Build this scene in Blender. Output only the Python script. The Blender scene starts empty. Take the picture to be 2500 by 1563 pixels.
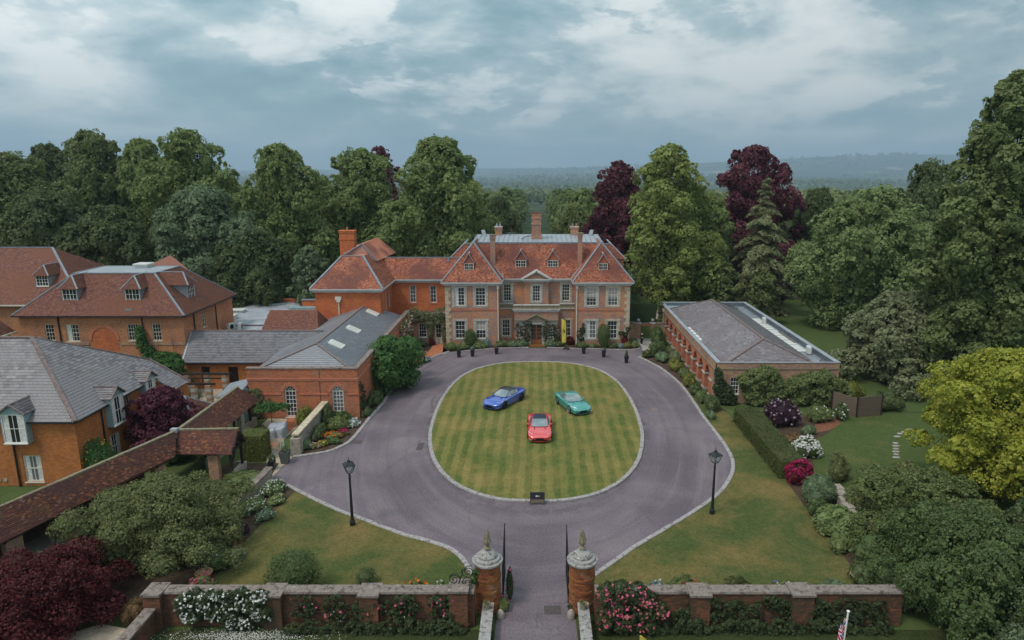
import bpy, bmesh, math, random
import numpy as np
from mathutils import Vector, Matrix, Quaternion
R = math.radians
SC = bpy.context.scene
COL = SC.collection
random.seed(7)

# ------------------------------------------------------------------ camera
CAM_H, PITCH, FPX, AXX, CYY = 21.5, R(12.5), 1667.0, 1309.0, 781.5
cam = bpy.data.cameras.new('camera')
cam_o = bpy.data.objects.new('camera', cam)
COL.objects.link(cam_o)
cam.sensor_width = 36.0
cam.lens = 36.0 * FPX / 2500.0
cam.shift_x = -(AXX - 1250.0) / 2500.0
cam.clip_start, cam.clip_end = 0.5, 40000.0
cam_o.location = (0, 0, CAM_H)
cam_o.rotation_euler = (R(90) - PITCH, 0, 0)
SC.camera = cam_o

# ------------------------------------------------------------------ world / sky
SUN_EL, SUN_AZ = R(58), R(-130)       # sun high, behind the camera's left shoulder
world = bpy.data.worlds.new('World')
SC.world = world
world.use_nodes = True


class NT:
    """tiny node helper"""
    def __init__(s, tree):
        s.t = tree; s.n = tree.nodes; s.l = tree.links

    def add(s, typ, **kw):
        n = s.n.new(typ)
        for k, v in kw.items():
            setattr(n, k, v)
        return n

    def put(s, sock, v):
        if v is None:
            return
        if hasattr(v, 'is_linked') or hasattr(v, 'links'):
            s.l.new(v, sock)
        elif isinstance(v, (tuple, list)) and len(v) == 3 and sock.type == 'RGBA':
            sock.default_value = (*v, 1)
        else:
            sock.default_value = v

    def math(s, op, a, b=None, c=None, clamp=False):
        n = s.add('ShaderNodeMath', operation=op, use_clamp=clamp)
        for i, v in enumerate((a, b, c)):
            s.put(n.inputs[i], v)
        return n.outputs[0]

    def vmath(s, op, a, b=None):
        n = s.add('ShaderNodeVectorMath', operation=op)
        s.put(n.inputs[0], a); s.put(n.inputs[1], b)
        return n.outputs[0]

    def noise(s, vec, scale, detail=4.0, rough=0.55, dist=0.0):
        n = s.add('ShaderNodeTexNoise')
        s.put(n.inputs['Vector'], vec)
        n.inputs['Scale'].default_value = scale
        n.inputs['Detail'].default_value = detail
        n.inputs['Roughness'].default_value = rough
        n.inputs['Distortion'].default_value = dist
        return n.outputs[0]

    def ramp(s, fac, stops, interp='LINEAR'):
        n = s.add('ShaderNodeValToRGB')
        n.color_ramp.interpolation = interp
        e = n.color_ramp.elements
        while len(e) < len(stops):
            e.new(0.5)
        for i, (p, c) in enumerate(stops):
            e[i].position = p
            if not isinstance(c, (tuple, list)):
                c = (c, c, c)
            e[i].color = (*c[:3], 1)
        s.put(n.inputs[0], fac)
        return n.outputs[0]

    def mix(s, fac, a, b, mode='MIX'):
        n = s.add('ShaderNodeMix', data_type='RGBA', blend_type=mode)
        s.put(n.inputs[0], fac); s.put(n.inputs[6], a); s.put(n.inputs[7], b)
        return n.outputs[2]

    def sep(s, vec):
        n = s.add('ShaderNodeSeparateXYZ'); s.put(n.inputs[0], vec)
        return n.outputs

    def comb(s, x, y, z):
        n = s.add('ShaderNodeCombineXYZ')
        for i, v in enumerate((x, y, z)):
            s.put(n.inputs[i], v)
        return n.outputs[0]

    def pos(s):
        return s.add('ShaderNodeNewGeometry').outputs['Position']

    def island(s):
        return s.add('ShaderNodeNewGeometry').outputs['Random Per Island']

    def obj_random(s):
        return s.add('ShaderNodeObjectInfo').outputs['Random']

    def bump(s, h, strength=0.3, dist=0.02):
        n = s.add('ShaderNodeBump')
        n.inputs['Strength'].default_value = strength
        n.inputs['Distance'].default_value = dist
        s.put(n.inputs['Height'], h)
        return n.outputs[0]


w = NT(world.node_tree)
w.n.clear()
wo = w.add('ShaderNodeOutputWorld')
bg = w.add('ShaderNodeBackground')
w.l.new(bg.outputs[0], wo.inputs[0])
SKY_STRENGTH = 0.1
bg.inputs[1].default_value = SKY_STRENGTH
sky = w.add('ShaderNodeTexSky', sky_type='NISHITA')
sky.sun_disc = False
sky.sun_elevation = SUN_EL
sky.sun_rotation = SUN_AZ
sky.air_density, sky.dust_density, sky.ozone_density = 1.2, 2.0, 2.0
gen = w.add('ShaderNodeTexCoord').outputs['Generated']
dx, dy, dz = w.sep(gen)
zc = w.math('MAXIMUM', dz, 0.0)
zz = w.math('ADD', zc, 0.22)
pv = w.comb(w.math('DIVIDE', dx, zz), w.math('DIVIDE', dy, zz), 0.0)
n_big = w.noise(w.vmath('ADD', pv, (3.7, 1.3, 0.0)), 0.8, 3.0, 0.5, 0.2)
n_mid = w.noise(w.vmath('ADD', pv, (9.1, 4.2, 2.0)), 1.9, 9.0, 0.6, 0.3)
puff = w.vmath('MULTIPLY', gen, (1.0, 1.0, 2.6))
n_puf = w.noise(w.vmath('ADD', puff, (4.4, 0.7, 1.9)), 4.6, 11.0, 0.58, 0.2)
dens = w.math('ADD', w.math('MULTIPLY', n_big, 0.30), w.math('ADD', w.math('MULTIPLY', n_mid, 0.20), w.math('MULTIPLY', n_puf, 0.50)))
k = 1.0 / SKY_STRENGTH
def kc(r, g, b): return (r * k, g * k, b * k)
ccol = w.ramp(dens, [(0.40, (0.145, 0.26, 0.30)), (0.455, (0.225, 0.34, 0.385)), (0.50, (0.325, 0.425, 0.46)), (0.54, (0.46, 0.535, 0.55)), (0.59, (0.66, 0.69, 0.68))])
# an overcast sky is brighter overhead; light from the veiled sun spreads over the sky on the sun's side
edge = w.ramp(n_puf, [(0.52, 0.0), (0.555, 1.0)])
ccol = w.mix(w.math('MULTIPLY', edge, w.ramp(n_mid, [(0.42, 0.05), (0.60, 0.75)])), ccol, (0.68, 0.71, 0.70))
dark_ = w.ramp(n_puf, [(0.36, 0.55), (0.46, 0.0)])
ccol = w.mix(dark_, ccol, (0.17, 0.28, 0.32))
glow = w.math('MULTIPLY_ADD', dx, -0.26, 1.04)
glow = w.math('MULTIPLY', glow, w.math('MULTIPLY_ADD', zc, 0.95, 0.93))
cc = w.vmath('MULTIPLY', ccol, w.comb(glow, glow, glow))
cc = w.vmath('MULTIPLY', cc, (k, k, k))
cov = w.ramp(dens, [(0.30, 0.86), (0.44, 0.97)])
skyc = w.mix(cov, sky.outputs[0], cc)
hz = w.ramp(dz, [(0.0, 1.0), (0.10, 0.30), (0.22, 0.0)])
skyc = w.mix(w.math('MULTIPLY', hz, 0.8), skyc, kc(0.26, 0.36, 0.405))
w.put(bg.inputs[0], skyc)

sun = bpy.data.lights.new('sun', 'SUN')
sun.energy = 1.5
sun.angle = R(12)
sun.color = (1.0, 0.91, 0.80)
sun_o = bpy.data.objects.new('sun', sun)
COL.objects.link(sun_o)
sd = Vector((math.sin(SUN_AZ) * math.cos(SUN_EL), math.cos(SUN_AZ) * math.cos(SUN_EL), math.sin(SUN_EL)))
sun_o.rotation_euler = (-sd).to_track_quat('-Z', 'Y').to_euler()
sun_o.location = (0, 0, 60)

vs = SC.view_settings
vs.view_transform = 'Standard'
vs.look = 'None'
vs.exposure = 0.24
vs.gamma = 1.0
vs.use_curve_mapping = False
SC.render.engine = 'CYCLES'
SC.cycles.use_denoising = True
SC.cycles.max_bounces = 6
SC.cycles.diffuse_bounces = 3
SC.cycles.glossy_bounces = 3
SC.cycles.transmission_bounces = 4
SC.cycles.volume_bounces = 0
SC.cycles.transparent_max_bounces = 4

# ------------------------------------------------------------------ helpers: pixel of the photograph -> point of the place
def _ray(px, py):
    u = (px - AXX) / FPX; v = (py - CYY) / FPX
    return u, math.cos(PITCH) - v * math.sin(PITCH), -(math.sin(PITCH) + v * math.cos(PITCH))

def G(px, py, z=0.0):
    """where that ray meets the level z"""
    u, f, d = _ray(px, py); t = (z - CAM_H) / d
    return Vector((u * t, f * t, z))

def PY(px, py, Y):
    """where that ray meets the vertical plane at distance Y"""
    u, f, d = _ray(px, py); t = Y / f
    return Vector((u * t, Y, CAM_H + d * t))

ORG = {}

def tag(o, label=None, cat=None, group=None, kind=None):
    if label: o['label'] = label
    if cat: o['category'] = cat
    if group: o['group'] = group
    if kind: o['kind'] = kind
    return o

def empty(name, loc, label=None, cat=None, group=None, rz=0.0, kind=None):
    o = bpy.data.objects.new(name, None)
    o.empty_display_size = 0.3
    COL.objects.link(o)
    o.location = loc
    o.rotation_euler = (0, 0, rz)
    ORG[o.name] = Vector(loc)
    return tag(o, label, cat, group, kind)

def link(name, me, mats, parent=None):
    o = bpy.data.objects.new(name, me)
    COL.objects.link(o)
    if mats is not None:
        for m in (mats if isinstance(mats, (list, tuple)) else [mats]):
            me.materials.append(m)
    if parent is not None:
        o.parent = parent
    return o


class MB:
    """collects polygons, then builds one mesh object"""
    def __init__(s):
        s.v = []; s.f = []; s.mi = []; s.cur = 0

    def poly(s, pts):
        b = len(s.v)
        s.v.extend([tuple(p) for p in pts])
        s.f.append(list(range(b, b + len(pts)))); s.mi.append(s.cur)
        return s

    def grid(s, rows, close=False):
        b = len(s.v); n = len(rows[0])
        for r_ in rows: s.v.extend([tuple(p) for p in r_])
        for i in range(len(rows) - 1):
            for j in range(n if close else n - 1):
                k2 = (j + 1) % n
                s.f.append([b + i * n + j, b + i * n + k2, b + (i + 1) * n + k2, b + (i + 1) * n + j]); s.mi.append(s.cur)
        return s

    def hexa(s, p):
        """8 points: bottom 4 (ccw from above), top 4"""
        b = len(s.v); s.v.extend([tuple(q) for q in p])
        for f in ((3, 2, 1, 0), (4, 5, 6, 7), (0, 1, 5, 4), (1, 2, 6, 5), (2, 3, 7, 6), (3, 0, 4, 7)):
            s.f.append([b + i for i in f]); s.mi.append(s.cur)
        return s

    def box(s, x0, x1, y0, y1, z0, z1):
        return s.hexa([(x0, y0, z0), (x1, y0, z0), (x1, y1, z0), (x0, y1, z0), (x0, y0, z1), (x1, y0, z1), (x1, y1, z1), (x0, y1, z1)])

    def obox(s, o, d, n, u0, u1, v0, v1, z0, z1):
        """box in a wall frame: u along the wall, v outwards, z up"""
        o = Vector(o); d = Vector(d); n = Vector(n)
        def P(u, v, z): return o + d * u + n * v + Vector((0, 0, z))
        return s.hexa([P(u0, v0, z0), P(u1, v0, z0), P(u1, v1, z0), P(u0, v1, z0), P(u0, v0, z1), P(u1, v0, z1), P(u1, v1, z1), P(u0, v1, z1)])

    def bar(s, a, b, wd, ht=None, up=(0, 0, 1)):
        a = Vector(a); b = Vector(b); ht = wd if ht is None else ht
        d = (b - a).normalized(); up = Vector(up)
        if abs(d.dot(up)) > 0.98: up = Vector((1, 0, 0))
        sd_ = d.cross(up).normalized() * (wd / 2); u = sd_.cross(d).normalized() * (ht / 2)
        return s.hexa([a - sd_ - u, b - sd_ - u, b + sd_ - u, a + sd_ - u, a - sd_ + u, b - sd_ + u, b + sd_ + u, a + sd_ + u])

    def prism(s, pts, z0, z1):
        b = len(s.v); n = len(pts)
        s.v.extend([(p[0], p[1], z0) for p in pts] + [(p[0], p[1], z1) for p in pts])
        s.f.append(list(range(b + n - 1, b - 1, -1))); s.mi.append(s.cur)
        s.f.append(list(range(b + n, b + 2 * n))); s.mi.append(s.cur)
        for i in range(n):
            j = (i + 1) % n
            s.f.append([b + i, b + j, b + n + j, b + n + i]); s.mi.append(s.cur)
        return s

    def slab(s, pts, t):
        """planar polygon given thickness t below its plane"""
        pts = [Vector(p) for p in pts]
        nn = (pts[1] - pts[0]).cross(pts[2] - pts[0]).normalized()
        if nn.z < 0: pts = pts[::-1]; nn = -nn
        lo = [p - nn * t for p in pts]
        b = len(s.v); n = len(pts)
        s.v.extend([tuple(p) for p in lo] + [tuple(p) for p in pts])
        s.f.append(list(range(b + n - 1, b - 1, -1))); s.mi.append(s.cur)
        s.f.append(list(range(b + n, b + 2 * n))); s.mi.append(s.cur)
        for i in range(n):
            j = (i + 1) % n
            s.f.append([b + i, b + j, b + n + j, b + n + i]); s.mi.append(s.cur)
        return s

    def tube(s, pts, rad, seg=8, cap=True):
        pts = [Vector(p) for p in pts]
        rows = []
        prev = None
        for i, p in enumerate(pts):
            a = pts[max(0, i - 1)]; c = pts[min(len(pts) - 1, i + 1)]
            d = (c - a).normalized()
            if prev is None:
                u = d.orthogonal().normalized()
            else:
                u = (prev - d * prev.dot(d)).normalized()
            prev = u
            vv = d.cross(u)
            r_ = rad[i] if isinstance(rad, (list, tuple)) else rad
            rows.append([p + (u * math.cos(2 * math.pi * k_ / seg) + vv * math.sin(2 * math.pi * k_ / seg)) * r_ for k_ in range(seg)])
        s.grid(rows, close=True)
        if cap:
            s.poly(rows[0][::-1]); s.poly(rows[-1])
        return s

    def lathe(s, c, prof, seg=20, a0=0.0):
        """prof: list of (radius, z)"""
        rows = [[(c[0] + r_ * math.cos(a0 + 2 * math.pi * k_ / seg), c[1] + r_ * math.sin(a0 + 2 * math.pi * k_ / seg), c[2] + z) for k_ in range(seg)] for r_, z in prof]
        s.grid(rows, close=True)
        s.poly(rows[0][::-1]); s.poly(rows[-1])
        return s

    def build(s, name, mats, parent=None, local=False, smooth=False):
        me = bpy.data.meshes.new(name)
        v = s.v
        if parent is not None and not local:
            top = parent
            while top.parent is not None: top = top.parent
            o = ORG.get(top.name, Vector((0, 0, 0)))
            v = [(p[0] - o.x, p[1] - o.y, p[2] - o.z) for p in v]
        me.from_pydata(v, [], s.f)
        if any(s.mi):
            me.polygons.foreach_set('material_index', s.mi)
        if smooth:
            me.polygons.foreach_set('use_smooth', [True] * len(me.polygons))
        me.validate(); me.update()
        return link(name, me, mats, parent)


def np_mesh(name, verts, faces_n, mats, parent=None, sub=None):
    """verts (N*k,3): consecutive k verts form a face"""
    me = bpy.data.meshes.new(name)
    n = len(verts); k_ = faces_n; nf = n // k_
    if sub is not None: verts = verts - np.array(sub)
    me.vertices.add(n); me.vertices.foreach_set('co', np.ascontiguousarray(verts, dtype=np.float32).ravel())
    me.loops.add(n); me.loops.foreach_set('vertex_index', np.arange(n, dtype=np.int32))
    me.polygons.add(nf); me.polygons.foreach_set('loop_start', np.arange(0, n, k_, dtype=np.int32))
    me.update(calc_edges=True); me.validate()
    return link(name, me, mats, parent)

def copy_tree(o, parent=None):
    c = o.copy(); COL.objects.link(c); c.parent = parent
    if parent is None: ORG[c.name] = Vector(c.location)
    for ch in list(o.children):
        copy_tree(ch, c)
    return c
# ------------------------------------------------------------------ materials
MATS = {}
def mat(name, rough=0.8, spec=0.3):
    m = bpy.data.materials.new(name); m.use_nodes = True
    t = NT(m.node_tree)
    b = t.n['Principled BSDF']
    b.inputs['Roughness'].default_value = rough
    b.inputs['Specular IOR Level'].default_value = spec
    MATS[name] = m
    return m, t, b

def plain(name, c, rough=0.7, spec=0.3, var=0.12, scale=3.0, metal=0.0):
    m, t, b = mat(name, rough, spec)
    n = t.noise(t.pos(), scale, 5.0, 0.6)
    lo = tuple(x * (1 - var) for x in c); hi = tuple(min(1, x * (1 + var)) for x in c)
    t.put(b.inputs['Base Color'], t.ramp(n, [(0.3, lo), (0.7, hi)]))
    b.inputs['Metallic'].default_value = metal
    return m

def brick(name, cols, mortar, grime, lowf=0.5, scale_grime=0.6, bias=0.5, mott=0.9, gr=(0.5, 0.75)):
    """cols: three brick colours; patches follow a slow noise"""
    m, t, b = mat(name, 0.88, 0.2)
    p = t.pos(); x, y, z = t.sep(p)
    vec = t.comb(t.math('ADD', x, y), z, 0.0)
    br = t.add('ShaderNodeTexBrick'); t.put(br.inputs['Vector'], vec)
    br.inputs['Scale'].default_value = 1.0
    br.inputs['Brick Width'].default_value = 0.225
    br.inputs['Row Height'].default_value = 0.075
    br.inputs['Mortar Size'].default_value = 0.008
    br.inputs['Mortar Smooth'].default_value = 0.3
    br.inputs['Color1'].default_value = (0, 0, 0, 1); br.inputs['Color2'].default_value = (1, 1, 1, 1)
    br.inputs['Mortar'].default_value = (0.5, 0.5, 0.5, 1)
    low = t.noise(p, lowf, 4.0, 0.6)
    mid = t.noise(p, 3.2, 6.0, 0.85)
    sel = t.math('ADD', t.math('MULTIPLY', t.math('SUBTRACT', low, 0.5), 2.2), t.math('MULTIPLY_ADD', br.outputs[0], 0.85, bias - 0.425))
    sel = t.math('ADD', sel, t.math('MULTIPLY_ADD', mid, mott, -0.5 * mott))
    c = t.ramp(sel, [(0.22, cols[0]), (0.5, cols[1]), (0.78, cols[2])])
    c = t.mix(t.math('MULTIPLY', br.outputs[1], 0.75), c, mortar)
    g = t.noise(t.vmath('MULTIPLY', p, (1.0, 1.0, 0.45)), scale_grime, 6.0, 0.65)
    c = t.mix(t.ramp(g, [(gr[0], 0.0), (gr[1], 0.6)]), c, grime)
    t.put(b.inputs['Base Color'], c)
    t.put(b.inputs['Normal'], t.bump(t.math('SUBTRACT', mid, br.outputs[1]), 0.4, 0.012))
    return m

brick('brick_manor', ((0.25, 0.165, 0.16), (0.42, 0.18, 0.115), (0.60, 0.215, 0.07)), (0.48, 0.40, 0.33), (0.34, 0.26, 0.22), lowf=0.33, bias=0.50, mott=2.2)
brick('brick_orange', ((0.42, 0.10, 0.04), (0.56, 0.14, 0.045), (0.60, 0.17, 0.055)), (0.40, 0.2, 0.12), (0.36, 0.115, 0.06), lowf=0.5)
brick('brick_stable', ((0.33, 0.125, 0.065), (0.45, 0.165, 0.075), (0.52, 0.20, 0.08)), (0.45, 0.33, 0.24), (0.30, 0.15, 0.09), lowf=0.5)
brick('brick_court', ((0.37, 0.12, 0.038), (0.47, 0.16, 0.045), (0.52, 0.19, 0.055)), (0.36, 0.18, 0.09), (0.24, 0.095, 0.045), lowf=0.4)
brick('brick_hall', ((0.32, 0.105, 0.06), (0.48, 0.135, 0.06), (0.55, 0.16, 0.06)), (0.42, 0.26, 0.18), (0.33, 0.24, 0.20), lowf=0.45)
brick('brick_arcade', ((0.26, 0.15, 0.12), (0.40, 0.19, 0.13), (0.45, 0.26, 0.12)), (0.42, 0.34, 0.28), (0.24, 0.18, 0.10), lowf=0.5)
brick('brick_arch', ((0.44, 0.13, 0.08), (0.52, 0.16, 0.09), (0.55, 0.18, 0.10)), (0.45, 0.25, 0.18), (0.33, 0.16, 0.12), lowf=0.6)
brick('brick_old', ((0.10, 0.05, 0.036), (0.165, 0.062, 0.038), (0.24, 0.085, 0.045)), (0.14, 0.10, 0.075), (0.038, 0.042, 0.026), lowf=0.6, scale_grime=0.9, gr=(0.38, 0.62))

def pieces(name, stops, rough=0.75, moss=None, patch=None, spec=0.3, patch_scale=0.35):
    """tiles, slates: colour by piece, stained by slow noise"""
    m, t, b = mat(name, rough, spec)
    p = t.pos()
    c = t.ramp(t.island(), stops)
    n1 = t.noise(p, patch_scale, 5.0, 0.6)
    if patch: c = t.mix(t.ramp(n1, [(0.44, 0.0), (0.60, 0.85)]), c, patch)
    n2 = t.noise(t.vmath('ADD', p, (31.0, 7.0, 3.0)), 1.1, 6.0, 0.7)
    if moss: c = t.mix(t.ramp(n2, [(0.56, 0.0), (0.72, 0.6)]), c, moss)
    n3 = t.noise(p, 14.0, 3.0, 0.6)
    c = t.mix(0.35, c, t.ramp(n3, [(0.3, (0.05, 0.04, 0.04)), (0.75, (0.9, 0.85, 0.8))]), 'SOFT_LIGHT')
    t.put(b.inputs['Base Color'], c)
    t.put(b.inputs['Normal'], t.bump(n3, 0.25, 0.01))
    return m

pieces('tile_manor', [(0.0, (0.20, 0.06, 0.045)), (0.25, (0.38, 0.11, 0.06)), (0.6, (0.50, 0.165, 0.09)), (0.88, (0.60, 0.27, 0.18)), (1.0, (0.34, 0.18, 0.15))], patch=(0.21, 0.08, 0.068), moss=(0.20, 0.13, 0.09), patch_scale=0.28)
pieces('tile_stable', [(0.0, (0.15, 0.065, 0.055)), (0.4, (0.215, 0.09, 0.075)), (0.8, (0.27, 0.115, 0.09)), (1.0, (0.36, 0.16, 0.09))], patch=(0.25, 0.10, 0.062), moss=(0.15, 0.105, 0.065), patch_scale=0.3)
pieces('tile_pentice', [(0.0, (0.10, 0.045, 0.04)), (0.4, (0.165, 0.062, 0.048)), (0.75, (0.235, 0.082, 0.05)), (0.92, (0.36, 0.13, 0.055)), (1.0, (0.36, 0.2, 0.14))], patch=(0.13, 0.058, 0.055), moss=(0.16, 0.13, 0.05), patch_scale=0.5)
pieces('slate_court', [(0.0, (0.115, 0.103, 0.113)), (0.5, (0.182, 0.164, 0.177)), (1.0, (0.265, 0.24, 0.25))], rough=0.5, patch=(0.20, 0.185, 0.20), moss=(0.16, 0.14, 0.075), spec=0.5)
pieces('slate_hall', [(0.0, (0.20, 0.215, 0.25)), (0.5, (0.245, 0.26, 0.30)), (1.0, (0.28, 0.295, 0.335))], rough=0.42, patch=(0.22, 0.235, 0.27), spec=0.5)
pieces('slate_old', [(0.0, (0.13, 0.13, 0.155)), (0.5, (0.175, 0.175, 0.205)), (1.0, (0.24, 0.23, 0.255))], rough=0.55, patch=(0.22, 0.215, 0.235), moss=(0.15, 0.135, 0.10), spec=0.5, patch_scale=0.6)
pieces('slate_arcade', [(0.0, (0.15, 0.135, 0.155)), (0.5, (0.22, 0.20, 0.222)), (1.0, (0.31, 0.285, 0.305))], rough=0.55, patch=(0.20, 0.17, 0.18), moss=(0.28, 0.25, 0.25), spec=0.45, patch_scale=0.5)

plain('lead', (0.215, 0.235, 0.27), 0.5, 0.5, 0.2, 1.5)
plain('lead_light', (0.30, 0.32, 0.355), 0.5, 0.5, 0.16, 1.2)
plain('lead_dark', (0.115, 0.14, 0.17), 0.55, 0.5, 0.2, 1.5)
plain('ridge_tile', (0.20, 0.15, 0.14), 0.85, 0.2, 0.35, 5.0)
plain('white_paint', (0.78, 0.76, 0.72), 0.5, 0.4, 0.05, 2.0)
plain('cream_paint', (0.66, 0.62, 0.53), 0.5, 0.4, 0.06, 2.0)
plain('cornice_paint', (0.52, 0.52, 0.52), 0.6, 0.3, 0.15, 1.2)
plain('stone', (0.44, 0.41, 0.37), 0.85, 0.2, 0.28, 2.6)
plain('stone_warm', (0.50, 0.42, 0.31), 0.85, 0.2, 0.28, 2.6)
plain('iron', (0.012, 0.014, 0.016), 0.45, 0.5, 0.2, 8.0)
plain('timber_dark', (0.035, 0.026, 0.022), 0.8, 0.2, 0.3, 6.0)
plain('oak_door', (0.26, 0.095, 0.032), 0.5, 0.4, 0.2, 5.0)
plain('mat_coir', (0.22, 0.09, 0.03), 0.95, 0.1, 0.2, 9.0)
plain('curtain', (0.62, 0.60, 0.58), 0.9, 0.1, 0.25, 6.0)
plain('blind', (0.40, 0.36, 0.34), 0.9, 0.1, 0.1, 6.0)
plain('metal_duct', (0.26, 0.36, 0.38), 0.4, 0.5, 0.1, 2.0)
plain('unit_white', (0.6, 0.6, 0.57), 0.5, 0.4, 0.1, 4.0)
plain('skylight_glass', (0.62, 0.63, 0.58), 0.15, 0.6, 0.08, 2.0)
plain('iron_cover', (0.085, 0.07, 0.07), 0.8, 0.3, 0.3, 6.0)
plain('roof_felt', (0.33, 0.35, 0.39), 0.6, 0.4, 0.25, 0.7)
plain('wicker', (0.17, 0.125, 0.095), 0.9, 0.1, 0.25, 12.0)
plain('terracotta', (0.36, 0.22, 0.14), 0.85, 0.2, 0.25, 6.0)
plain('planter_black', (0.014, 0.015, 0.019), 0.4, 0.5, 0.2, 6.0)
plain('planter_lead', (0.10, 0.105, 0.10), 0.7, 0.4, 0.25, 6.0)
plain('cover_grey', (0.34, 0.36, 0.40), 0.7, 0.3, 0.15, 4.0)
plain('soil', (0.075, 0.05, 0.036), 0.95, 0.1, 0.35, 3.0)
plain('soil_red', (0.20, 0.085, 0.05), 0.95, 0.1, 0.25, 3.0)
plain('paving_brick', (0.42, 0.15, 0.075), 0.9, 0.2, 0.3, 5.0)
plain('path_gravel', (0.42, 0.345, 0.27), 0.95, 0.1, 0.25, 6.0)
plain('path_stone', (0.34, 0.31, 0.28), 0.9, 0.2, 0.2, 3.0)
plain('bark', (0.085, 0.065, 0.05), 0.95, 0.1, 0.35, 5.0)
plain('bark_pale', (0.16, 0.14, 0.12), 0.95, 0.1, 0.35, 5.0)
plain('rubber', (0.012, 0.012, 0.013), 0.7, 0.3, 0.2, 8.0)
plain('rim_silver', (0.45, 0.45, 0.47), 0.25, 0.5, 0.05, 8.0, 0.9)
plain('rim_dark', (0.06, 0.06, 0.065), 0.3, 0.5, 0.05, 8.0, 0.8)
plain('grille_black', (0.006, 0.006, 0.007), 0.4, 0.4, 0.2, 8.0)
plain('carbon', (0.02, 0.021, 0.025), 0.3, 0.6, 0.2, 8.0)
plain('headlamp', (0.6, 0.63, 0.66), 0.08, 0.8, 0.05, 8.0)
plain('soft_top', (0.035, 0.042, 0.065), 0.85, 0.2, 0.15, 8.0)
plain('cloth_dark', (0.012, 0.014, 0.024), 0.9, 0.1, 0.2, 8.0)
plain('skin', (0.46, 0.26, 0.18), 0.6, 0.3, 0.08, 8.0)
plain('hair', (0.03, 0.018, 0.012), 0.7, 0.3, 0.2, 12.0)
plain('shoe_white', (0.6, 0.6, 0.6), 0.6, 0.3, 0.1, 8.0)
plain('parasol_cloth', (0.50, 0.46, 0.42), 0.9, 0.1, 0.1, 4.0)
plain('banner_yellow', (0.62, 0.50, 0.09), 0.75, 0.2, 0.06, 2.0)
plain('print_black', (0.012, 0.012, 0.012), 0.7, 0.2, 0.1, 2.0)
plain('print_white', (0.75, 0.75, 0.75), 0.7, 0.2, 0.03, 2.0)
plain('flag_red', (0.60, 0.02, 0.05), 0.75, 0.2, 0.06, 2.0)
plain('flag_blue', (0.012, 0.03, 0.22), 0.75, 0.2, 0.06, 2.0)
plain('flag_white', (0.78, 0.76, 0.78), 0.75, 0.2, 0.04, 2.0)
plain('brass', (0.5, 0.32, 0.1), 0.35, 0.5, 0.1, 5.0, 0.8)
plain('cap_stone', (0.40, 0.37, 0.34), 0.9, 0.2, 0.3, 4.0)

def lichen_stone(name, base, dark, white, sc=3.0):
    m, t, b = mat(name, 0.9, 0.2)
    p = t.pos()
    a = t.noise(p, sc, 6.0, 0.7)
    c = t.ramp(a, [(0.36, dark), (0.48, base), (0.60, base), (0.68, white)])
    f = t.noise(t.vmath('ADD', p, (5.0, 2.0, 9.0)), sc * 3.5, 5.0, 0.7)
    c = t.mix(t.ramp(f, [(0.52, 0.0), (0.66, 0.7)]), c, dark)
    t.put(b.inputs['Base Color'], c)
    t.put(b.inputs['Normal'], t.bump(f, 0.5, 0.02))
lichen_stone('kerb', (0.36, 0.33, 0.33), (0.14, 0.118, 0.112), (0.54, 0.50, 0.49), 5.0)
lichen_stone('coping', (0.24, 0.192, 0.172), (0.07, 0.055, 0.045), (0.38, 0.345, 0.325), 3.2)
lichen_stone('lichen_cap', (0.34, 0.32, 0.31), (0.07, 0.065, 0.06), (0.62, 0.61, 0.60), 5.5)
lichen_stone('moss_stone', (0.26, 0.22, 0.15), (0.10, 0.085, 0.06), (0.36, 0.31, 0.17), 7.0)
lichen_stone('rubble', (0.36, 0.31, 0.26), (0.16, 0.13, 0.11), (0.5, 0.45, 0.38), 4.0)

# glass: dark room put into the colour; paler panes imitate reflected sky
m, t, b = mat('glass', 0.06, 0.6)
t.put(b.inputs['Base Color'], t.ramp(t.obj_random(), [(0.0, (0.012, 0.014, 0.018)), (0.7, (0.03, 0.033, 0.038)), (0.85, (0.07, 0.075, 0.08)), (1.0, (0.16, 0.17, 0.175))]))
m, t, b = mat('car_glass', 0.03, 0.9)
b.inputs['Base Color'].default_value = (0.16, 0.18, 0.19, 1)  # base colour paled to stand in for reflected sky
b.inputs['Coat Weight'].default_value = 1.0; b.inputs['Coat Roughness'].default_value = 0.02; b.inputs['Coat IOR'].default_value = 2.3
m, t, b = mat('lamp_glass', 0.1, 0.5)
b.inputs['Base Color'].default_value = (0.75, 0.78, 0.8, 1); b.inputs['Transmission Weight'].default_value = 0.75; b.inputs['IOR'].default_value = 1.1

def paint(name, c):
    m, t, b = mat(name, 0.28, 0.5)
    b.inputs['Base Color'].default_value = (*c, 1)
    b.inputs['Metallic'].default_value = 0.05
    b.inputs['Coat Weight'].default_value = 1.0
    b.inputs['Coat Roughness'].default_value = 0.03
    b.inputs['Coat IOR'].default_value = 2.2
paint('paint_red', (0.72, 0.012, 0.016))
paint('paint_blue', (0.0, 0.055, 0.42))
paint('paint_teal', (0.002, 0.25, 0.21))

# gate-pillar brick: joined bricks coloured one by one
pieces('pillar_brick', [(0.0, (0.13, 0.055, 0.04)), (0.5, (0.27, 0.088, 0.04)), (1.0, (0.40, 0.15, 0.055))], 0.9, moss=(0.36, 0.31, 0.27), patch=(0.30, 0.13, 0.045), spec=0.2, patch_scale=1.3)
plain('mortar', (0.26, 0.20, 0.16), 0.95, 0.1, 0.3, 5.0)

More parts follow.
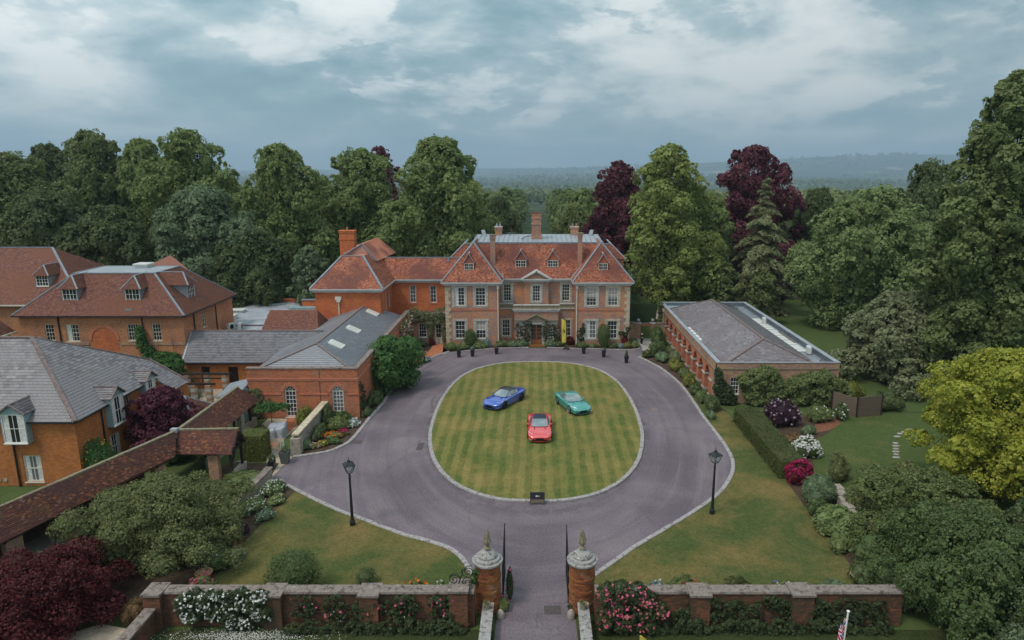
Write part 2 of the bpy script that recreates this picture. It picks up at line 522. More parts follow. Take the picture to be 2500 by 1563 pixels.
# asphalt drive: worn, faint wheel lanes and stains
m, t, b = mat('asphalt', 0.88, 0.25)
p = t.pos()
a = t.noise(p, 0.16, 5.0, 0.6, 0.4)
c = t.ramp(a, [(0.32, (0.120, 0.096, 0.112)), (0.50, (0.160, 0.128, 0.148)), (0.68, (0.205, 0.168, 0.182))])
st = t.noise(t.vmath('MULTIPLY', p, (1.0, 0.5, 1.0)), 0.55, 6.0, 0.65, 0.8)
c = t.mix(t.ramp(st, [(0.58, 0.0), (0.72, 0.6)]), c, (0.10, 0.088, 0.10))
f = t.noise(p, 9.0, 6.0, 0.85)
xx, yy, _z = t.sep(p)
yv = t.math('MULTIPLY', t.math('SUBTRACT', yy, 58.0), 0.53)
rad = t.math('SQRT', t.math('ADD', t.math('MULTIPLY', xx, xx), t.math('MULTIPLY', yv, yv)))
ang = t.math('ARCTAN2', yv, xx)
lane = t.noise(t.comb(t.math('MULTIPLY', rad, 1.5), t.math('MULTIPLY', ang, 1.1), 0.0), 1.0, 5.0, 0.6)
c = t.mix(t.ramp(lane, [(0.34, 0.4), (0.5, 0.0)]), c, (0.095, 0.076, 0.09))
c = t.mix(t.ramp(lane, [(0.55, 0.0), (0.72, 0.5)]), c, (0.235, 0.195, 0.203))
rim = t.ramp(t.math('ABSOLUTE', t.math('SUBTRACT', rad, 9.35)), [(0.0, 0.6), (0.9, 0.0)])
c = t.mix(t.math('MULTIPLY', rim, t.ramp(t.noise(p, 0.9, 5.0, 0.7), [(0.4, 0.0), (0.6, 1.0)])), c, (0.075, 0.06, 0.068))
c = t.mix(0.75, c, t.ramp(f, [(0.3, (0.1, 0.09, 0.1)), (0.7, (0.88, 0.88, 0.88))]), 'SOFT_LIGHT')
cr = t.add('ShaderNodeTexVoronoi', feature='DISTANCE_TO_EDGE'); cr.inputs['Scale'].default_value = 0.22
t.put(cr.inputs['Vector'], t.vmath('ADD', p, t.vmath('MULTIPLY', t.comb(a, st, 0.0), (3.0, 3.0, 0.0))))
ck = t.math('MULTIPLY', t.ramp(cr.outputs[0], [(0.004, 1.0), (0.012, 0.0)]), t.ramp(a, [(0.5, 0.0), (0.62, 0.45)]))
c = t.mix(ck, c, (0.06, 0.05, 0.055))
t.put(b.inputs['Base Color'], c)
t.put(b.inputs['Normal'], t.bump(f, 0.3, 0.01))

def grass(name, green, dark, dry, dry_amt=0.5, stripes=None, dsc=0.35):
    m, t, b = mat(name, 0.95, 0.1)
    p = t.pos(); x, y, z = t.sep(p)
    f1 = t.noise(p, 1.6, 6.0, 0.7)
    c = t.ramp(f1, [(0.3, dark), (0.7, green)])
    d = t.noise(t.vmath('ADD', p, (3.0, 11.0, 0.0)), dsc, 7.0, 0.68, 0.3)
    c = t.mix(t.ramp(d, [(0.5 - 0.12 * dry_amt, 0.0), (0.74 - 0.12 * dry_amt, 0.9)]), c, dry)
    if stripes:
        wob = t.noise(p, 0.5, 3.0, 0.6)
        s_ = t.math('SINE', t.math('MULTIPLY', t.math('ADD', x, t.math('MULTIPLY', wob, 0.55)), math.pi / stripes))
        amt = t.noise(t.vmath('ADD', p, (0.0, 5.0, 0.0)), 0.22, 4.0, 0.6)
        k1 = t.math('MULTIPLY', t.ramp(t.math('MULTIPLY_ADD', s_, 0.5, 0.5), [(0.35, 0.0), (0.65, 1.0)]), t.ramp(amt, [(0.3, 0.14), (0.62, 0.48)]))
        c = t.mix(k1, c, t.mix(0.5, c, tuple(min(1, q * 1.9) for q in dry)))
    f2 = t.noise(p, 22.0, 4.0, 0.75)
    f3 = t.noise(t.vmath('MULTIPLY', p, (1.0, 1.0, 1.0)), 6.0, 4.0, 0.7)
    c = t.mix(0.6, c, t.ramp(f2, [(0.25, (0.08, 0.08, 0.08)), (0.75, (0.9, 0.9, 0.9))]), 'SOFT_LIGHT')
    c = t.mix(0.4, c, t.ramp(f3, [(0.3, (0.15, 0.15, 0.15)), (0.7, (0.85, 0.85, 0.85))]), 'SOFT_LIGHT')
    t.put(b.inputs['Base Color'], c)
    t.put(b.inputs['Normal'], t.bump(f2, 0.8, 0.04))
grass('grass_island', (0.115, 0.135, 0.036), (0.078, 0.104, 0.027), (0.225, 0.168, 0.06), 0.6, 0.5, 0.28)
grass('grass_front', (0.082, 0.100, 0.031), (0.060, 0.080, 0.025), (0.21, 0.145, 0.055), 0.55, None, 0.2)
grass('grass_vignette', (0.050, 0.064, 0.022), (0.034, 0.046, 0.017), (0.085, 0.075, 0.03), 0.0, None, 0.3)  # darker grass copy; the dim frame edge is painted into its colour
grass('grass_park', (0.085, 0.115, 0.038), (0.060, 0.092, 0.030), (0.13, 0.125, 0.05), -0.3)
grass('grass_right', (0.078, 0.105, 0.033), (0.060, 0.088, 0.028), (0.14, 0.125, 0.046), 0.0)

def foliage(name, c0, c1, c2, trans=0.38, sc=0.5, spec=0.25):
    if name.startswith(('leaf', 'yew')) and not any(q in name for q in ('copper', 'red', 'purple', 'gold', 'brown', 'silver', 'variegated', 'yellowgreen', 'hedge', 'bright', 'ivy')): c0, c1, c2 = (tuple(q * f for q, f in zip(c, (1.7, 1.62, 1.42))) for c in (c0, c1, c2))
    m, t, b = mat(name, 0.55, spec)
    t.n.remove(b)
    out = t.n['Material Output']
    isl = t.island()
    c = t.ramp(isl, [(0.0, c0), (0.5, c1), (1.0, c2)])
    n_ = t.noise(t.pos(), sc, 3.0, 0.6)
    c = t.mix(t.ramp(n_, [(0.35, 0.0), (0.7, 0.55)]), c, tuple(min(1, 0.5 * (u + v) * 1.12) for u, v in zip(c1, c2)))
    pr = t.add('ShaderNodeBsdfPrincipled')
    pr.inputs['Roughness'].default_value = 0.55; pr.inputs['Specular IOR Level'].default_value = spec
    tr = t.add('ShaderNodeBsdfTranslucent')
    t.put(pr.inputs['Base Color'], c); t.put(tr.inputs['Color'], c)
    mx = t.add('ShaderNodeMixShader'); mx.inputs[0].default_value = trans
    t.l.new(pr.outputs[0], mx.inputs[1]); t.l.new(tr.outputs[0], mx.inputs[2])
    t.l.new(mx.outputs[0], out.inputs[0])

foliage('leaf_lime', (0.078, 0.115, 0.042), (0.115, 0.158, 0.060), (0.160, 0.200, 0.082))
foliage('leaf_limelight', (0.095, 0.132, 0.040), (0.14, 0.178, 0.056), (0.19, 0.215, 0.078))
foliage('leaf_mid', (0.066, 0.092, 0.038), (0.098, 0.128, 0.053), (0.138, 0.165, 0.072))
foliage('leaf_dark', (0.042, 0.062, 0.029), (0.064, 0.088, 0.040), (0.092, 0.118, 0.054))
foliage('leaf_blue', (0.060, 0.095, 0.060), (0.090, 0.130, 0.080), (0.13, 0.17, 0.10))
foliage('leaf_chestnut', (0.085, 0.125, 0.055), (0.125, 0.17, 0.075), (0.165, 0.21, 0.095))
foliage('leaf_copper', (0.075, 0.024, 0.036), (0.13, 0.038, 0.055), (0.21, 0.065, 0.082))
foliage('leaf_cedar', (0.12, 0.145, 0.085), (0.17, 0.195, 0.115), (0.23, 0.25, 0.155))
foliage('leaf_grey', (0.085, 0.105, 0.060), (0.125, 0.145, 0.085), (0.175, 0.19, 0.12))
foliage('leaf_gold', (0.17, 0.22, 0.028), (0.30, 0.325, 0.04), (0.48, 0.45, 0.075))
foliage('leaf_yew', (0.058, 0.075, 0.032), (0.090, 0.110, 0.048), (0.135, 0.15, 0.068))
foliage('leaf_red', (0.045, 0.010, 0.013), (0.08, 0.014, 0.018), (0.16, 0.026, 0.026))
foliage('leaf_purple', (0.060, 0.013, 0.026), (0.105, 0.024, 0.044), (0.16, 0.045, 0.07))
foliage('leaf_purple_elder', (0.040, 0.018, 0.032), (0.060, 0.026, 0.042), (0.09, 0.045, 0.06))
foliage('leaf_bright', (0.050, 0.120, 0.030), (0.080, 0.170, 0.045), (0.115, 0.21, 0.065))
foliage('leaf_hedge', (0.050, 0.070, 0.022), (0.082, 0.105, 0.032), (0.145, 0.14, 0.048))
foliage('leaf_bay', (0.040, 0.065, 0.026), (0.060, 0.092, 0.036), (0.090, 0.12, 0.05))
foliage('leaf_variegated', (0.12, 0.14, 0.065), (0.19, 0.21, 0.10), (0.33, 0.33, 0.19))
foliage('leaf_yellowgreen', (0.12, 0.14, 0.028), (0.18, 0.195, 0.04), (0.27, 0.26, 0.065))
foliage('leaf_silver', (0.15, 0.20, 0.19), (0.22, 0.27, 0.26), (0.30, 0.34, 0.33))
foliage('leaf_bamboo', (0.055, 0.080, 0.030), (0.082, 0.108, 0.042), (0.12, 0.145, 0.06))
foliage('leaf_ivy', (0.036, 0.054, 0.022), (0.056, 0.080, 0.034), (0.095, 0.12, 0.05))
foliage('leaf_brown', (0.13, 0.075, 0.035), (0.19, 0.11, 0.05), (0.27, 0.17, 0.08))
foliage('leaf_mistletoe', (0.055, 0.065, 0.022), (0.080, 0.090, 0.032), (0.12, 0.12, 0.045))
foliage('leaf_wood', (0.075, 0.100, 0.042), (0.105, 0.135, 0.058), (0.14, 0.165, 0.07), sc=0.03)
foliage('yew_clipped', (0.030, 0.050, 0.024), (0.042, 0.066, 0.030), (0.060, 0.085, 0.036))
for nm, c in (('flower_white', (0.75, 0.74, 0.70)), ('flower_pink', (0.68, 0.12, 0.26)), ('flower_rose', (0.66, 0.20, 0.22)), ('flower_pale', (0.70, 0.42, 0.42)),
              ('flower_red', (0.50, 0.03, 0.05)), ('flower_magenta', (0.40, 0.02, 0.10)), ('flower_orange', (0.72, 0.20, 0.02)), ('flower_yellow', (0.62, 0.42, 0.06)), ('flower_lilac', (0.48, 0.33, 0.42)), ('flower_blue', (0.12, 0.13, 0.5))):
    foliage(nm, tuple(x * 0.8 for x in c), c, tuple(min(1, x * 1.12) for x in c), 0.2, 2.0, 0.1)

# countryside: fields and woods beyond the park
m, t, b = mat('countryside', 0.95, 0.1)
p = t.pos(); px_, py_, pz_ = t.sep(p)
vo = t.add('ShaderNodeTexVoronoi'); vo.inputs['Scale'].default_value = 0.0021
t.put(vo.inputs['Vector'], t.vmath('ADD', p, t.vmath('MULTIPLY', t.comb(t.noise(p, 0.002, 3.0), t.noise(p, 0.0017, 3.0), 0.0), (260.0, 260.0, 0.0))))
fld = t.ramp(t.sep(vo.outputs['Color'])[0], [(0.0, (0.055, 0.075, 0.03)), (0.35, (0.085, 0.115, 0.04)), (0.6, (0.13, 0.15, 0.055)), (0.78, (0.25, 0.22, 0.12)), (0.9, (0.31, 0.22, 0.17)), (1.0, (0.07, 0.10, 0.04))], 'CONSTANT')
wd = t.noise(p, 0.0035, 8.0, 0.65, 0.6)
c = t.mix(t.ramp(wd, [(0.44, 0.0), (0.49, 1.0)]), fld, t.ramp(t.noise(p, 0.05, 4.0), [(0.3, (0.020, 0.036, 0.018)), (0.7, (0.048, 0.070, 0.030))]))
near = t.ramp(t.math('MULTIPLY', py_, 0.001), [(0.18, 1.0), (0.30, 0.0)])
gz = t.ramp(t.noise(p, 0.6, 6.0, 0.7), [(0.3, (0.058, 0.086, 0.028)), (0.7, (0.088, 0.118, 0.040))])
c = t.mix(near, c, gz)
t.put(b.inputs['Base Color'], c)
MA = MATS
# ------------------------------------------------------------------ foliage
def unit(a):
    return a / np.maximum(np.linalg.norm(a, axis=1, keepdims=True), 1e-9)

def leaf_quads(rng, pos, nrm, size, aspect=0.62, bend=0.25):
    n = len(pos)
    nrm = unit(nrm)
    r = unit(rng.normal(size=(n, 3)))
    u = unit(np.cross(nrm, r)); v = np.cross(nrm, u)
    s = (size * rng.uniform(0.6, 1.35, n))[:, None]
    tip = pos + u * s * 0.5 - nrm * s * bend * 0.5
    base = pos - u * s * 0.5 - nrm * s * bend * 0.3
    le = pos + v * s * 0.5 * aspect; ri = pos - v * s * 0.5 * aspect
    return np.stack([tip, le, base, ri], axis=1).reshape(-1, 3)

def clump_leaves(rng, lobes, n, leaf, per=26, spread=None, inner=0.12, up=0.35, zmin=None, dome=0.4, rand=0.5, keep=0.72, aspect=0.66):
    """leaves gathered in sprays over the outside of overlapping lobes"""
    L = np.array(lobes, dtype=float)
    wgt = (L[:, 3] * L[:, 4] * L[:, 5]) ** 0.66; wgt /= wgt.sum()
    nc = max(8, int(n / per * 1.6))
    li = rng.choice(len(L), nc, p=wgt)
    d = unit(rng.normal(size=(nc, 3)) + np.array([0, 0, 0.22]))
    c = L[li, :3] + d * L[li, 3:6] * rng.uniform(0.84, 1.08, (nc, 1))
    # drop clumps buried in other lobes
    rel = np.linalg.norm((c[:, None, :] - L[None, :, :3]) / L[None, :, 3:6], axis=2)
    rel[np.arange(nc), li] = 9.0
    ok = rel.min(axis=1) > keep
    ok |= rng.random(nc) < inner
    c = c[ok]; d = d[ok]; li = li[ok]
    if zmin is not None:
        k_ = c[:, 2] > zmin; c = c[k_]; d = d[k_]; li = li[k_]
    if len(c) == 0: return np.zeros((0, 3))
    per2 = max(4, int(round(n / len(c))))
    sp = (L[li, 3:6].mean(axis=1) * 0.32) if spread is None else np.full(len(c), spread)
    sp = sp * rng.uniform(0.7, 1.35, len(c))
    cd = unit(d + np.array([0, 0, up * 2.0]))
    ci = np.repeat(np.arange(len(c)), per2)
    m_ = len(ci)
    t1 = unit(np.cross(cd, unit(rng.normal(size=cd.shape)))); t2 = np.cross(cd, t1)
    ang = rng.uniform(0, 2 * np.pi, m_); rr = np.sqrt(rng.random(m_))
    off = (t1[ci] * np.cos(ang)[:, None] + t2[ci] * np.sin(ang)[:, None]) * (rr * sp[ci])[:, None]
    off += cd[ci] * ((-dome * rr ** 2 + rng.normal(0, 0.16, m_)) * sp[ci])[:, None]
    p = c[ci] + off
    nrm = unit(cd[ci] + (off / np.maximum(sp[ci], 1e-6)[:, None]) * 0.5 + rng.normal(size=(m_, 3)) * rand)
    return leaf_quads(rng, p, nrm, leaf * rng.uniform(0.65, 1.4, len(c))[ci], aspect)

def ico(c, rx, ry, rz, seg=10, rings=6):
    """closed low ellipsoid as quads (n*4,3)"""
    out = []
    for i in range(rings):
        a0 = math.pi * i / rings; a1 = math.pi * (i + 1) / rings
        for j in range(seg):
            b0 = 2 * math.pi * j / seg; b1 = 2 * math.pi * (j + 1) / seg
            for a_, b_ in ((a0, b0), (a1, b0), (a1, b1), (a0, b1)):
                out.append((c[0] + rx * math.sin(a_) * math.cos(b_), c[1] + ry * math.sin(a_) * math.sin(b_), c[2] + rz * math.cos(a_)))
    return np.array(out)

PROFILE = {
    'lime': lambda t: max(0.0, 1 - t ** 3.0) ** 0.56 * (0.80 + 0.20 * min(1.0, t * 3.5)),
    'round': lambda t: max(0.12, math.sin(math.pi * min(1.0, t * 0.80 + 0.17))) ** 0.75,
    'dome': lambda t: (1 - t ** 2.4) ** 0.55,
    'cone': lambda t: (1 - t) ** 0.85 + 0.04,
    'column': lambda t: (1 - t ** 3) ** 0.7 * 0.95,
}
def terrain_z(x, y):
    z = 0.0
    if y > 125: z = -0.031 * (min(y, 1700) - 125)
    if y > 1700: z += -8.0 * min(1.0, (y - 1700) / 1500)
    # far ridges
    def bumpf(cx, cy, rx, ry, h):
        return h * math.exp(-((x - cx) / rx) ** 2 - ((y - cy) / ry) ** 2)
    if y > 1200:
        z += bumpf(3900, 8200, 2400, 1500, 172) + bumpf(6500, 8800, 2600, 1600, 150) + bumpf(1500, 9300, 2200, 1200, 70)
        z += bumpf(-500, 10400, 3200, 900, 64) + bumpf(-4200, 10000, 2800, 1200, 40) + bumpf(900, 5200, 1500, 700, 26)
        z += bumpf(1400, 3000, 900, 600, 14) + 5.0 * math.sin(x * 0.0016 + 1.0) * math.sin(y * 0.0011)
    return z

TREE_N = 0
def tree(label, x, y, h, r, leafmat, shape='lime', n=14000, leaf=0.34, name='broadleaf_tree', base=0.10, cat='tree', group=None, lobes_n=26,
         lobe=0.36, trunk_r=None, seed=None, bark='bark', flat=1.0, z0=None, per=26, squash=1.0, cy=1.0, spread=None, up=0.35, dome=0.4, rag=0.22, core=0.88):
    global TREE_N
    TREE_N += 1
    rng = np.random.default_rng(seed if seed is not None else 100 + TREE_N)
    if z0 is None: z0 = terrain_z(x, y)
    root = empty(name, (x, y, z0), label, cat, group)
    prof = PROFILE[shape]
    zb = h * base; ch = h - zb
    lobes = []
    lobes_n = int(lobes_n * 1.5)
    for i in range(lobes_n):
        t_ = (i + 0.5) / lobes_n
        t_ = t_ ** 0.92
        ang = i * 2.39996 + rng.uniform(-0.5, 0.5)
        er = prof(t_) * r * rng.uniform(1 - rag, 1 + rag)
        lr = r * lobe * rng.uniform(0.72, 1.25) * (0.55 + 0.45 * prof(t_))
        rad = max(0.0, er - lr * 0.85) * (1.0 if rng.random() < 0.8 else 0.45)
        zz_ = zb + ch * t_
        zz_ = min(zz_, h - lr * 0.8 * flat)
        zz_ = max(zz_, zb + lr * 0.35)
        lobes.append((rad * math.cos(ang), rad * math.sin(ang) * cy, zz_, lr, lr, lr * 0.85 * flat))
    # fill the middle so that no light shows through the heart of the crown
    for t_ in (0.08, 0.22, 0.36, 0.50, 0.64, 0.77, 0.88):
        lr = 0.66 * prof(t_) * r
        zz_ = min(zb + ch * t_, h - lr * 0.75)
        lobes.append((rng.normal(0, 0.05) * r, rng.normal(0, 0.05) * r, max(zz_, zb + lr * 0.3), lr, lr * cy, min(lr, ch * 0.16)))
    # a few sprays break the outline at the top
    for i in range(6):
        a = rng.uniform(0, 6.28); q = rng.uniform(0.1, 0.75) * r * (0.8 if shape in ('round', 'dome') else 0.55)
        lr = r * lobe * rng.uniform(0.40, 0.6)
        tq = 1.0 - (q / r) ** 2 * 0.55
        lobes.append((q * math.cos(a), q * math.sin(a), zb + ch * tq - lr * rng.uniform(0.6, 1.2), lr, lr, lr))
    # trunk and limbs
    tb = MB()
    tr = trunk_r or max(0.12, h * 0.02)
    top = zb + ch * 0.72
    pts = [(0, 0, -0.3)]; rads = [tr * 1.35]
    for q in (0.08, 0.25, 0.5, 0.75, 1.0):
        pts.append((rng.normal(0, 0.02) * h * q, rng.normal(0, 0.02) * h * q, top * q)); rads.append(tr * (1.0 - 0.8 * q))
    tb.tube(pts, rads, 8)
    for L in lobes[::2]:
        q = max(0.15, min(0.9, (L[2] - 0.25 * r) / top))
        s_ = Vector((0, 0, top * q * 0.9)); e_ = Vector((L[0], L[1], L[2] - L[5] * 0.1))
        m_ = s_.lerp(e_, 0.5) + Vector((0, 0, 0.08 * h * 0.3))
        tb.tube([s_, m_, e_], [tr * 0.42 * (1 - 0.6 * q), tr * 0.26 * (1 - 0.6 * q), tr * 0.07], 5, cap=False)
    tb.build('trunk', MA[bark], root, local=True)
    V = clump_leaves(rng, lobes, n, leaf, per=per, zmin=0.15, spread=spread, up=up, dome=dome, aspect=0.8)
    B = clump_leaves(rng, [(L[0], L[1], L[2], L[3] * core, L[4] * core, L[5] * core) for L in lobes], int(n * 0.36), leaf * 1.75, per=10, zmin=0.15, up=up * 0.5, aspect=0.9, rand=0.5, keep=0.6, inner=0.2)
    np_mesh('crown', np.concatenate([V, B]), 4, MA[leafmat], root)
    return root

PROTO = {}
def shared_crown(shape, var):
    """one crown and trunk of a kind, modelled once at full size; later trees reuse the meshes"""
    if (shape, var) not in PROTO:
        h, r = {'lime': (22.0, 7.6), 'round': (17.0, 8.6), 'dome': (4.5, 4.3)}[shape]
        p = tree('x', 0, 0, h, r, 'leaf_mid', shape=shape, n=42000, leaf=0.30 if h > 9 else 0.118, lobes_n=46, lobe=0.27, per=30, z0=0, seed=900 + 7 * var + len(shape), base=0.06, rag=0.26)
        PROTO[(shape, var)] = (h, r, {c.name.split('.')[0]: c.data for c in p.children})
        for c in list(p.children): bpy.data.objects.remove(c)
        bpy.data.objects.remove(p)
    return PROTO[(shape, var)]

PX_N = 0
def tree_px(label, pxc, ytop, hw, Y, leafmat, shared=False, shape='lime', **kw):
    """tree standing at distance Y whose top and width the photograph gives"""
    p = PY(pxc, ytop, Y)
    z0 = terrain_z(p.x, Y)
    dep = Y * math.cos(PITCH) + (CAM_H - p.z) * math.sin(PITCH)
    h, r = p.z - z0, hw * dep / FPX
    if not shared:
        return tree(label, p.x, Y, h, r, leafmat, z0=z0, shape=shape, **kw)
    return tree_shared(label, p.x, Y, z0, h, r, leafmat, shape)

def tree_shared(label, x, y, z0, h, r, leafmat, shape, name='broadleaf_tree', cat='tree'):
    global PX_N
    PX_N += 1
    h0, r0, parts = shared_crown(shape, PX_N % 2)
    root = empty(name, (x, y, z0), label, cat)
    root.rotation_euler = (0, 0, 2.4 * PX_N); root.scale = (r / r0, r / r0 * (1.0 + 0.08 * math.sin(PX_N)), h / h0)
    for nm in ('trunk', 'crown'):
        o = bpy.data.objects.new(nm, parts[nm]); COL.objects.link(o); o.parent = root
        o.material_slots[0].link = 'OBJECT'; o.material_slots[0].material = MA['bark' if nm == 'trunk' else leafmat]
    return root

SHRUB_N = 0
def shrub(label, x, y, rx, ry, h, leafmat, n=1800, leaf=0.10, name='shrub', cat='shrub', group=None, lobes_n=9, flowers=None, z0=0.0, core=True, seed=None,
          spread=None, stem=True, parent_rot=0.0, up=0.35, per=20, round_=False, fl_up=0.3, rand=0.75):
    """flowers: list of (material, count, size)"""
    global SHRUB_N
    SHRUB_N += 1
    rng = np.random.default_rng(seed if seed is not None else 5000 + SHRUB_N)
    root = empty(name, (x, y, z0), label, cat, group, rz=parent_rot)
    lobes = []
    if round_:
        lobes.append((0, 0, h * 0.52, rx, ry, h * 0.5))
    else:
        for i in range(lobes_n):
            a = i * 2.39996 + rng.uniform(-0.4, 0.4)
            q = math.sqrt((i + 0.4) / lobes_n)
            lr = rng.uniform(0.36, 0.52)
            zc_ = h * (0.62 - 0.34 * q * q) * rng.uniform(0.86, 1.12)
            lz = min(lr * h * 0.8, zc_ * 1.0)
            lobes.append((q * rx * (1 - lr * 0.75), 0, zc_, lr * rx, lr * ry, lz))
            X = q * (1 - lr * 0.8)
            lobes[-1] = (X * rx * math.cos(a), X * ry * math.sin(a), min(zc_, h - lz), lr * rx, lr * ry, lz)
    V = clump_leaves(rng, lobes, n, leaf, per=per, zmin=0.02, spread=spread, up=up, inner=0.2, rand=rand)
    if core:
        cores = [ico((L[0], L[1], L[2]), L[3] * 0.8, L[4] * 0.8, L[5] * 0.8, 8, 5) for L in lobes]
        cores.append(ico((0, 0, h * 0.32), rx * 0.7, ry * 0.7, h * 0.34, 10, 6))
        V = np.concatenate([V] + cores)
    fo = np_mesh('foliage', V, 4, MA[leafmat], root)
    if stem:
        sb = MB()
        for k_ in range(3):
            a = k_ * 2.1 + 0.4
            sb.tube([(0.06 * math.cos(a), 0.06 * math.sin(a), -0.05), (rx * 0.3 * math.cos(a), ry * 0.3 * math.sin(a), h * 0.55)], [0.03 + 0.01 * h, 0.012], 5)
        sb.build('stem', MA['bark'], root, local=True)
    for fm, cnt, fs in (flowers or []):
        d = unit(rng.normal(size=(cnt, 3)) + np.array([0, 0, fl_up]))
        L = np.array(lobes); li = rng.integers(0, len(L), cnt)
        p = L[li, :3] + d * L[li, 3:6] * 1.06
        rel = np.linalg.norm((p[:, None, :] - L[None, :, :3]) / L[None, :, 3:6], axis=2); rel[np.arange(cnt), li] = 9
        k2 = (rel.min(axis=1) > 0.85) & (p[:, 2] > 0.05)
        p = p[k2]; d = d[k2]
        # each bloom: a little cluster of petals
        pp = np.repeat(p, 4, axis=0) + rng.normal(0, fs * 0.22, (len(p) * 4, 3)); dd = np.repeat(d, 4, axis=0) + rng.normal(0, 0.6, (len(p) * 4, 3))
        np_mesh('blossom', leaf_quads(rng, pp, dd, np.full(len(pp), fs), 0.85, 0.1), 4, MA[fm], root)
    return root

def climber(label, o, d, n_, length, z1, leafmat, n=2600, leaf=0.13, depth=0.35, name='climber', cat='climber', flowers=None, z0=0.0, group=None, fill=0.55, seed=3, blobs=None):
    """plant against a wall; o base point on the wall, d along it, n_ outwards"""
    rng = np.random.default_rng(seed)
    o = Vector(o); d = Vector(d).normalized(); n_ = Vector(n_).normalized()
    root = empty(name, (o.x, o.y, o.z), label, cat, group)
    if blobs is None:
        blobs = []
        for k_ in range(int(14 + length * 4.5)):
            u_ = rng.uniform(0.05, 0.95) * length
            zz_ = rng.uniform(0.1, 0.95) ** 0.9 * (z1 - z0) + z0
            blobs.append((u_, zz_, rng.uniform(0.3, 0.75) * fill + 0.12, rng.uniform(0.10, 0.22) * (z1 - z0) * fill + 0.12))
    lobes = []
    for (u_, zz_, ru, rz_) in blobs:
        p = d * u_ + n_ * (depth * 0.35)
        ex = abs(d.x) * ru + abs(n_.x) * depth; ey = abs(d.y) * ru + abs(n_.y) * depth
        lobes.append((p.x, p.y, zz_, ex, ey, rz_))
    V = clump_leaves(rng, lobes, int(n * 1.7), leaf * 1.2, per=18, zmin=0.02, inner=0.3, keep=0.8, aspect=0.85)
    # nothing grows into the wall
    side = V.reshape(-1, 4, 3).mean(axis=1) @ np.array(n_)
    V = V.reshape(-1, 4, 3)[side > 0.0].reshape(-1, 3)
    np_mesh('foliage', V, 4, MA[leafmat], root)
    for k_ in range(max(1, int(length / 1.6))):
        u_ = (k_ + 0.5) / max(1, int(length / 1.6)) * length
        MB().tube([d * u_ + n_ * 0.08, d * (u_ + rng.uniform(-0.3, 0.3)) + n_ * 0.08 + Vector((0, 0, z1 * 0.8))], [0.03, 0.015], 5).build('stem', MA['bark'], root, local=True)
    L = np.array(lobes)
    for fm, cnt, fs in (flowers or []):
        dd = unit(rng.normal(size=(cnt, 3)) + np.array(n_) * 1.2 + np.array([0, 0, 0.3]))
        li = rng.integers(0, len(L), cnt)
        p = L[li, :3] + dd * L[li, 3:6] * 1.05
        p = p[(p @ np.array(n_)) > 0.05]; dd = dd[:len(p)]
        pp = np.repeat(p, 4, axis=0) + rng.normal(0, fs * 0.2, (len(p) * 4, 3)); d2 = np.repeat(dd, 4, axis=0) + rng.normal(0, 0.6, (len(p) * 4, 3))
        np_mesh('blossom', leaf_quads(rng, pp, d2, np.full(len(pp), fs), 0.85, 0.1), 4, MA[fm], root)
    return root

def clipped(label, outline_fn, leafmat, loc, n=9000, leaf=0.07, name='clipped_hedge', cat='hedge', core=None, seed=1, group=None, off=0.05):
    """clipped plant: small leaves over the faces of a solid; outline_fn(mb) draws the solid in local metres"""
    rng = np.random.default_rng(seed)
    root = empty(name, loc, label, cat, group)
    mb = MB(); outline_fn(mb)
    me = bpy.data.meshes.new('tmp'); me.from_pydata(mb.v, [], mb.f); me.calc_loop_triangles()
    vv = np.array([v_.co[:] for v_ in me.vertices]); tr = np.array([t_.vertices[:] for t_ in me.loop_triangles])
    a, b_, c_ = vv[tr[:, 0]], vv[tr[:, 1]], vv[tr[:, 2]]
    nr = np.cross(b_ - a, c_ - a); ar = np.linalg.norm(nr, axis=1); nr = unit(nr)
    ti = rng.choice(len(tr), n, p=ar / ar.sum())
    u_ = rng.random(n); v2 = rng.random(n); fl = u_ + v2 > 1; u_[fl] = 1 - u_[fl]; v2[fl] = 1 - v2[fl]
    p = a[ti] + (b_ - a)[ti] * u_[:, None] + (c_ - a)[ti] * v2[:, None]
    lump = np.sin(p[:, 0] * 2.1 + p[:, 2] * 1.7) * np.sin(p[:, 1] * 1.9 + 0.6) * 0.04
    p = p + nr[ti] * (rng.normal(0.0, off, n) + lump)[:, None]
    V = leaf_quads(rng, p, nr[ti] + rng.normal(0, 0.55, (n, 3)), np.full(n, leaf))
    bpy.data.meshes.remove(me)
    core_o = mb.build('core', MA[core or leafmat], root, local=True)
    np_mesh('foliage', V, 4, MA[leafmat], root)
    return root

# ------------------------------------------------------------------ building pieces
Zv = Vector((0, 0, 1))
def arc_pts(uc, zs, r_, n=10):
    return [(uc - r_ * math.cos(math.pi * i / n), zs + r_ * math.sin(math.pi * i / n)) for i in range(n + 1)]

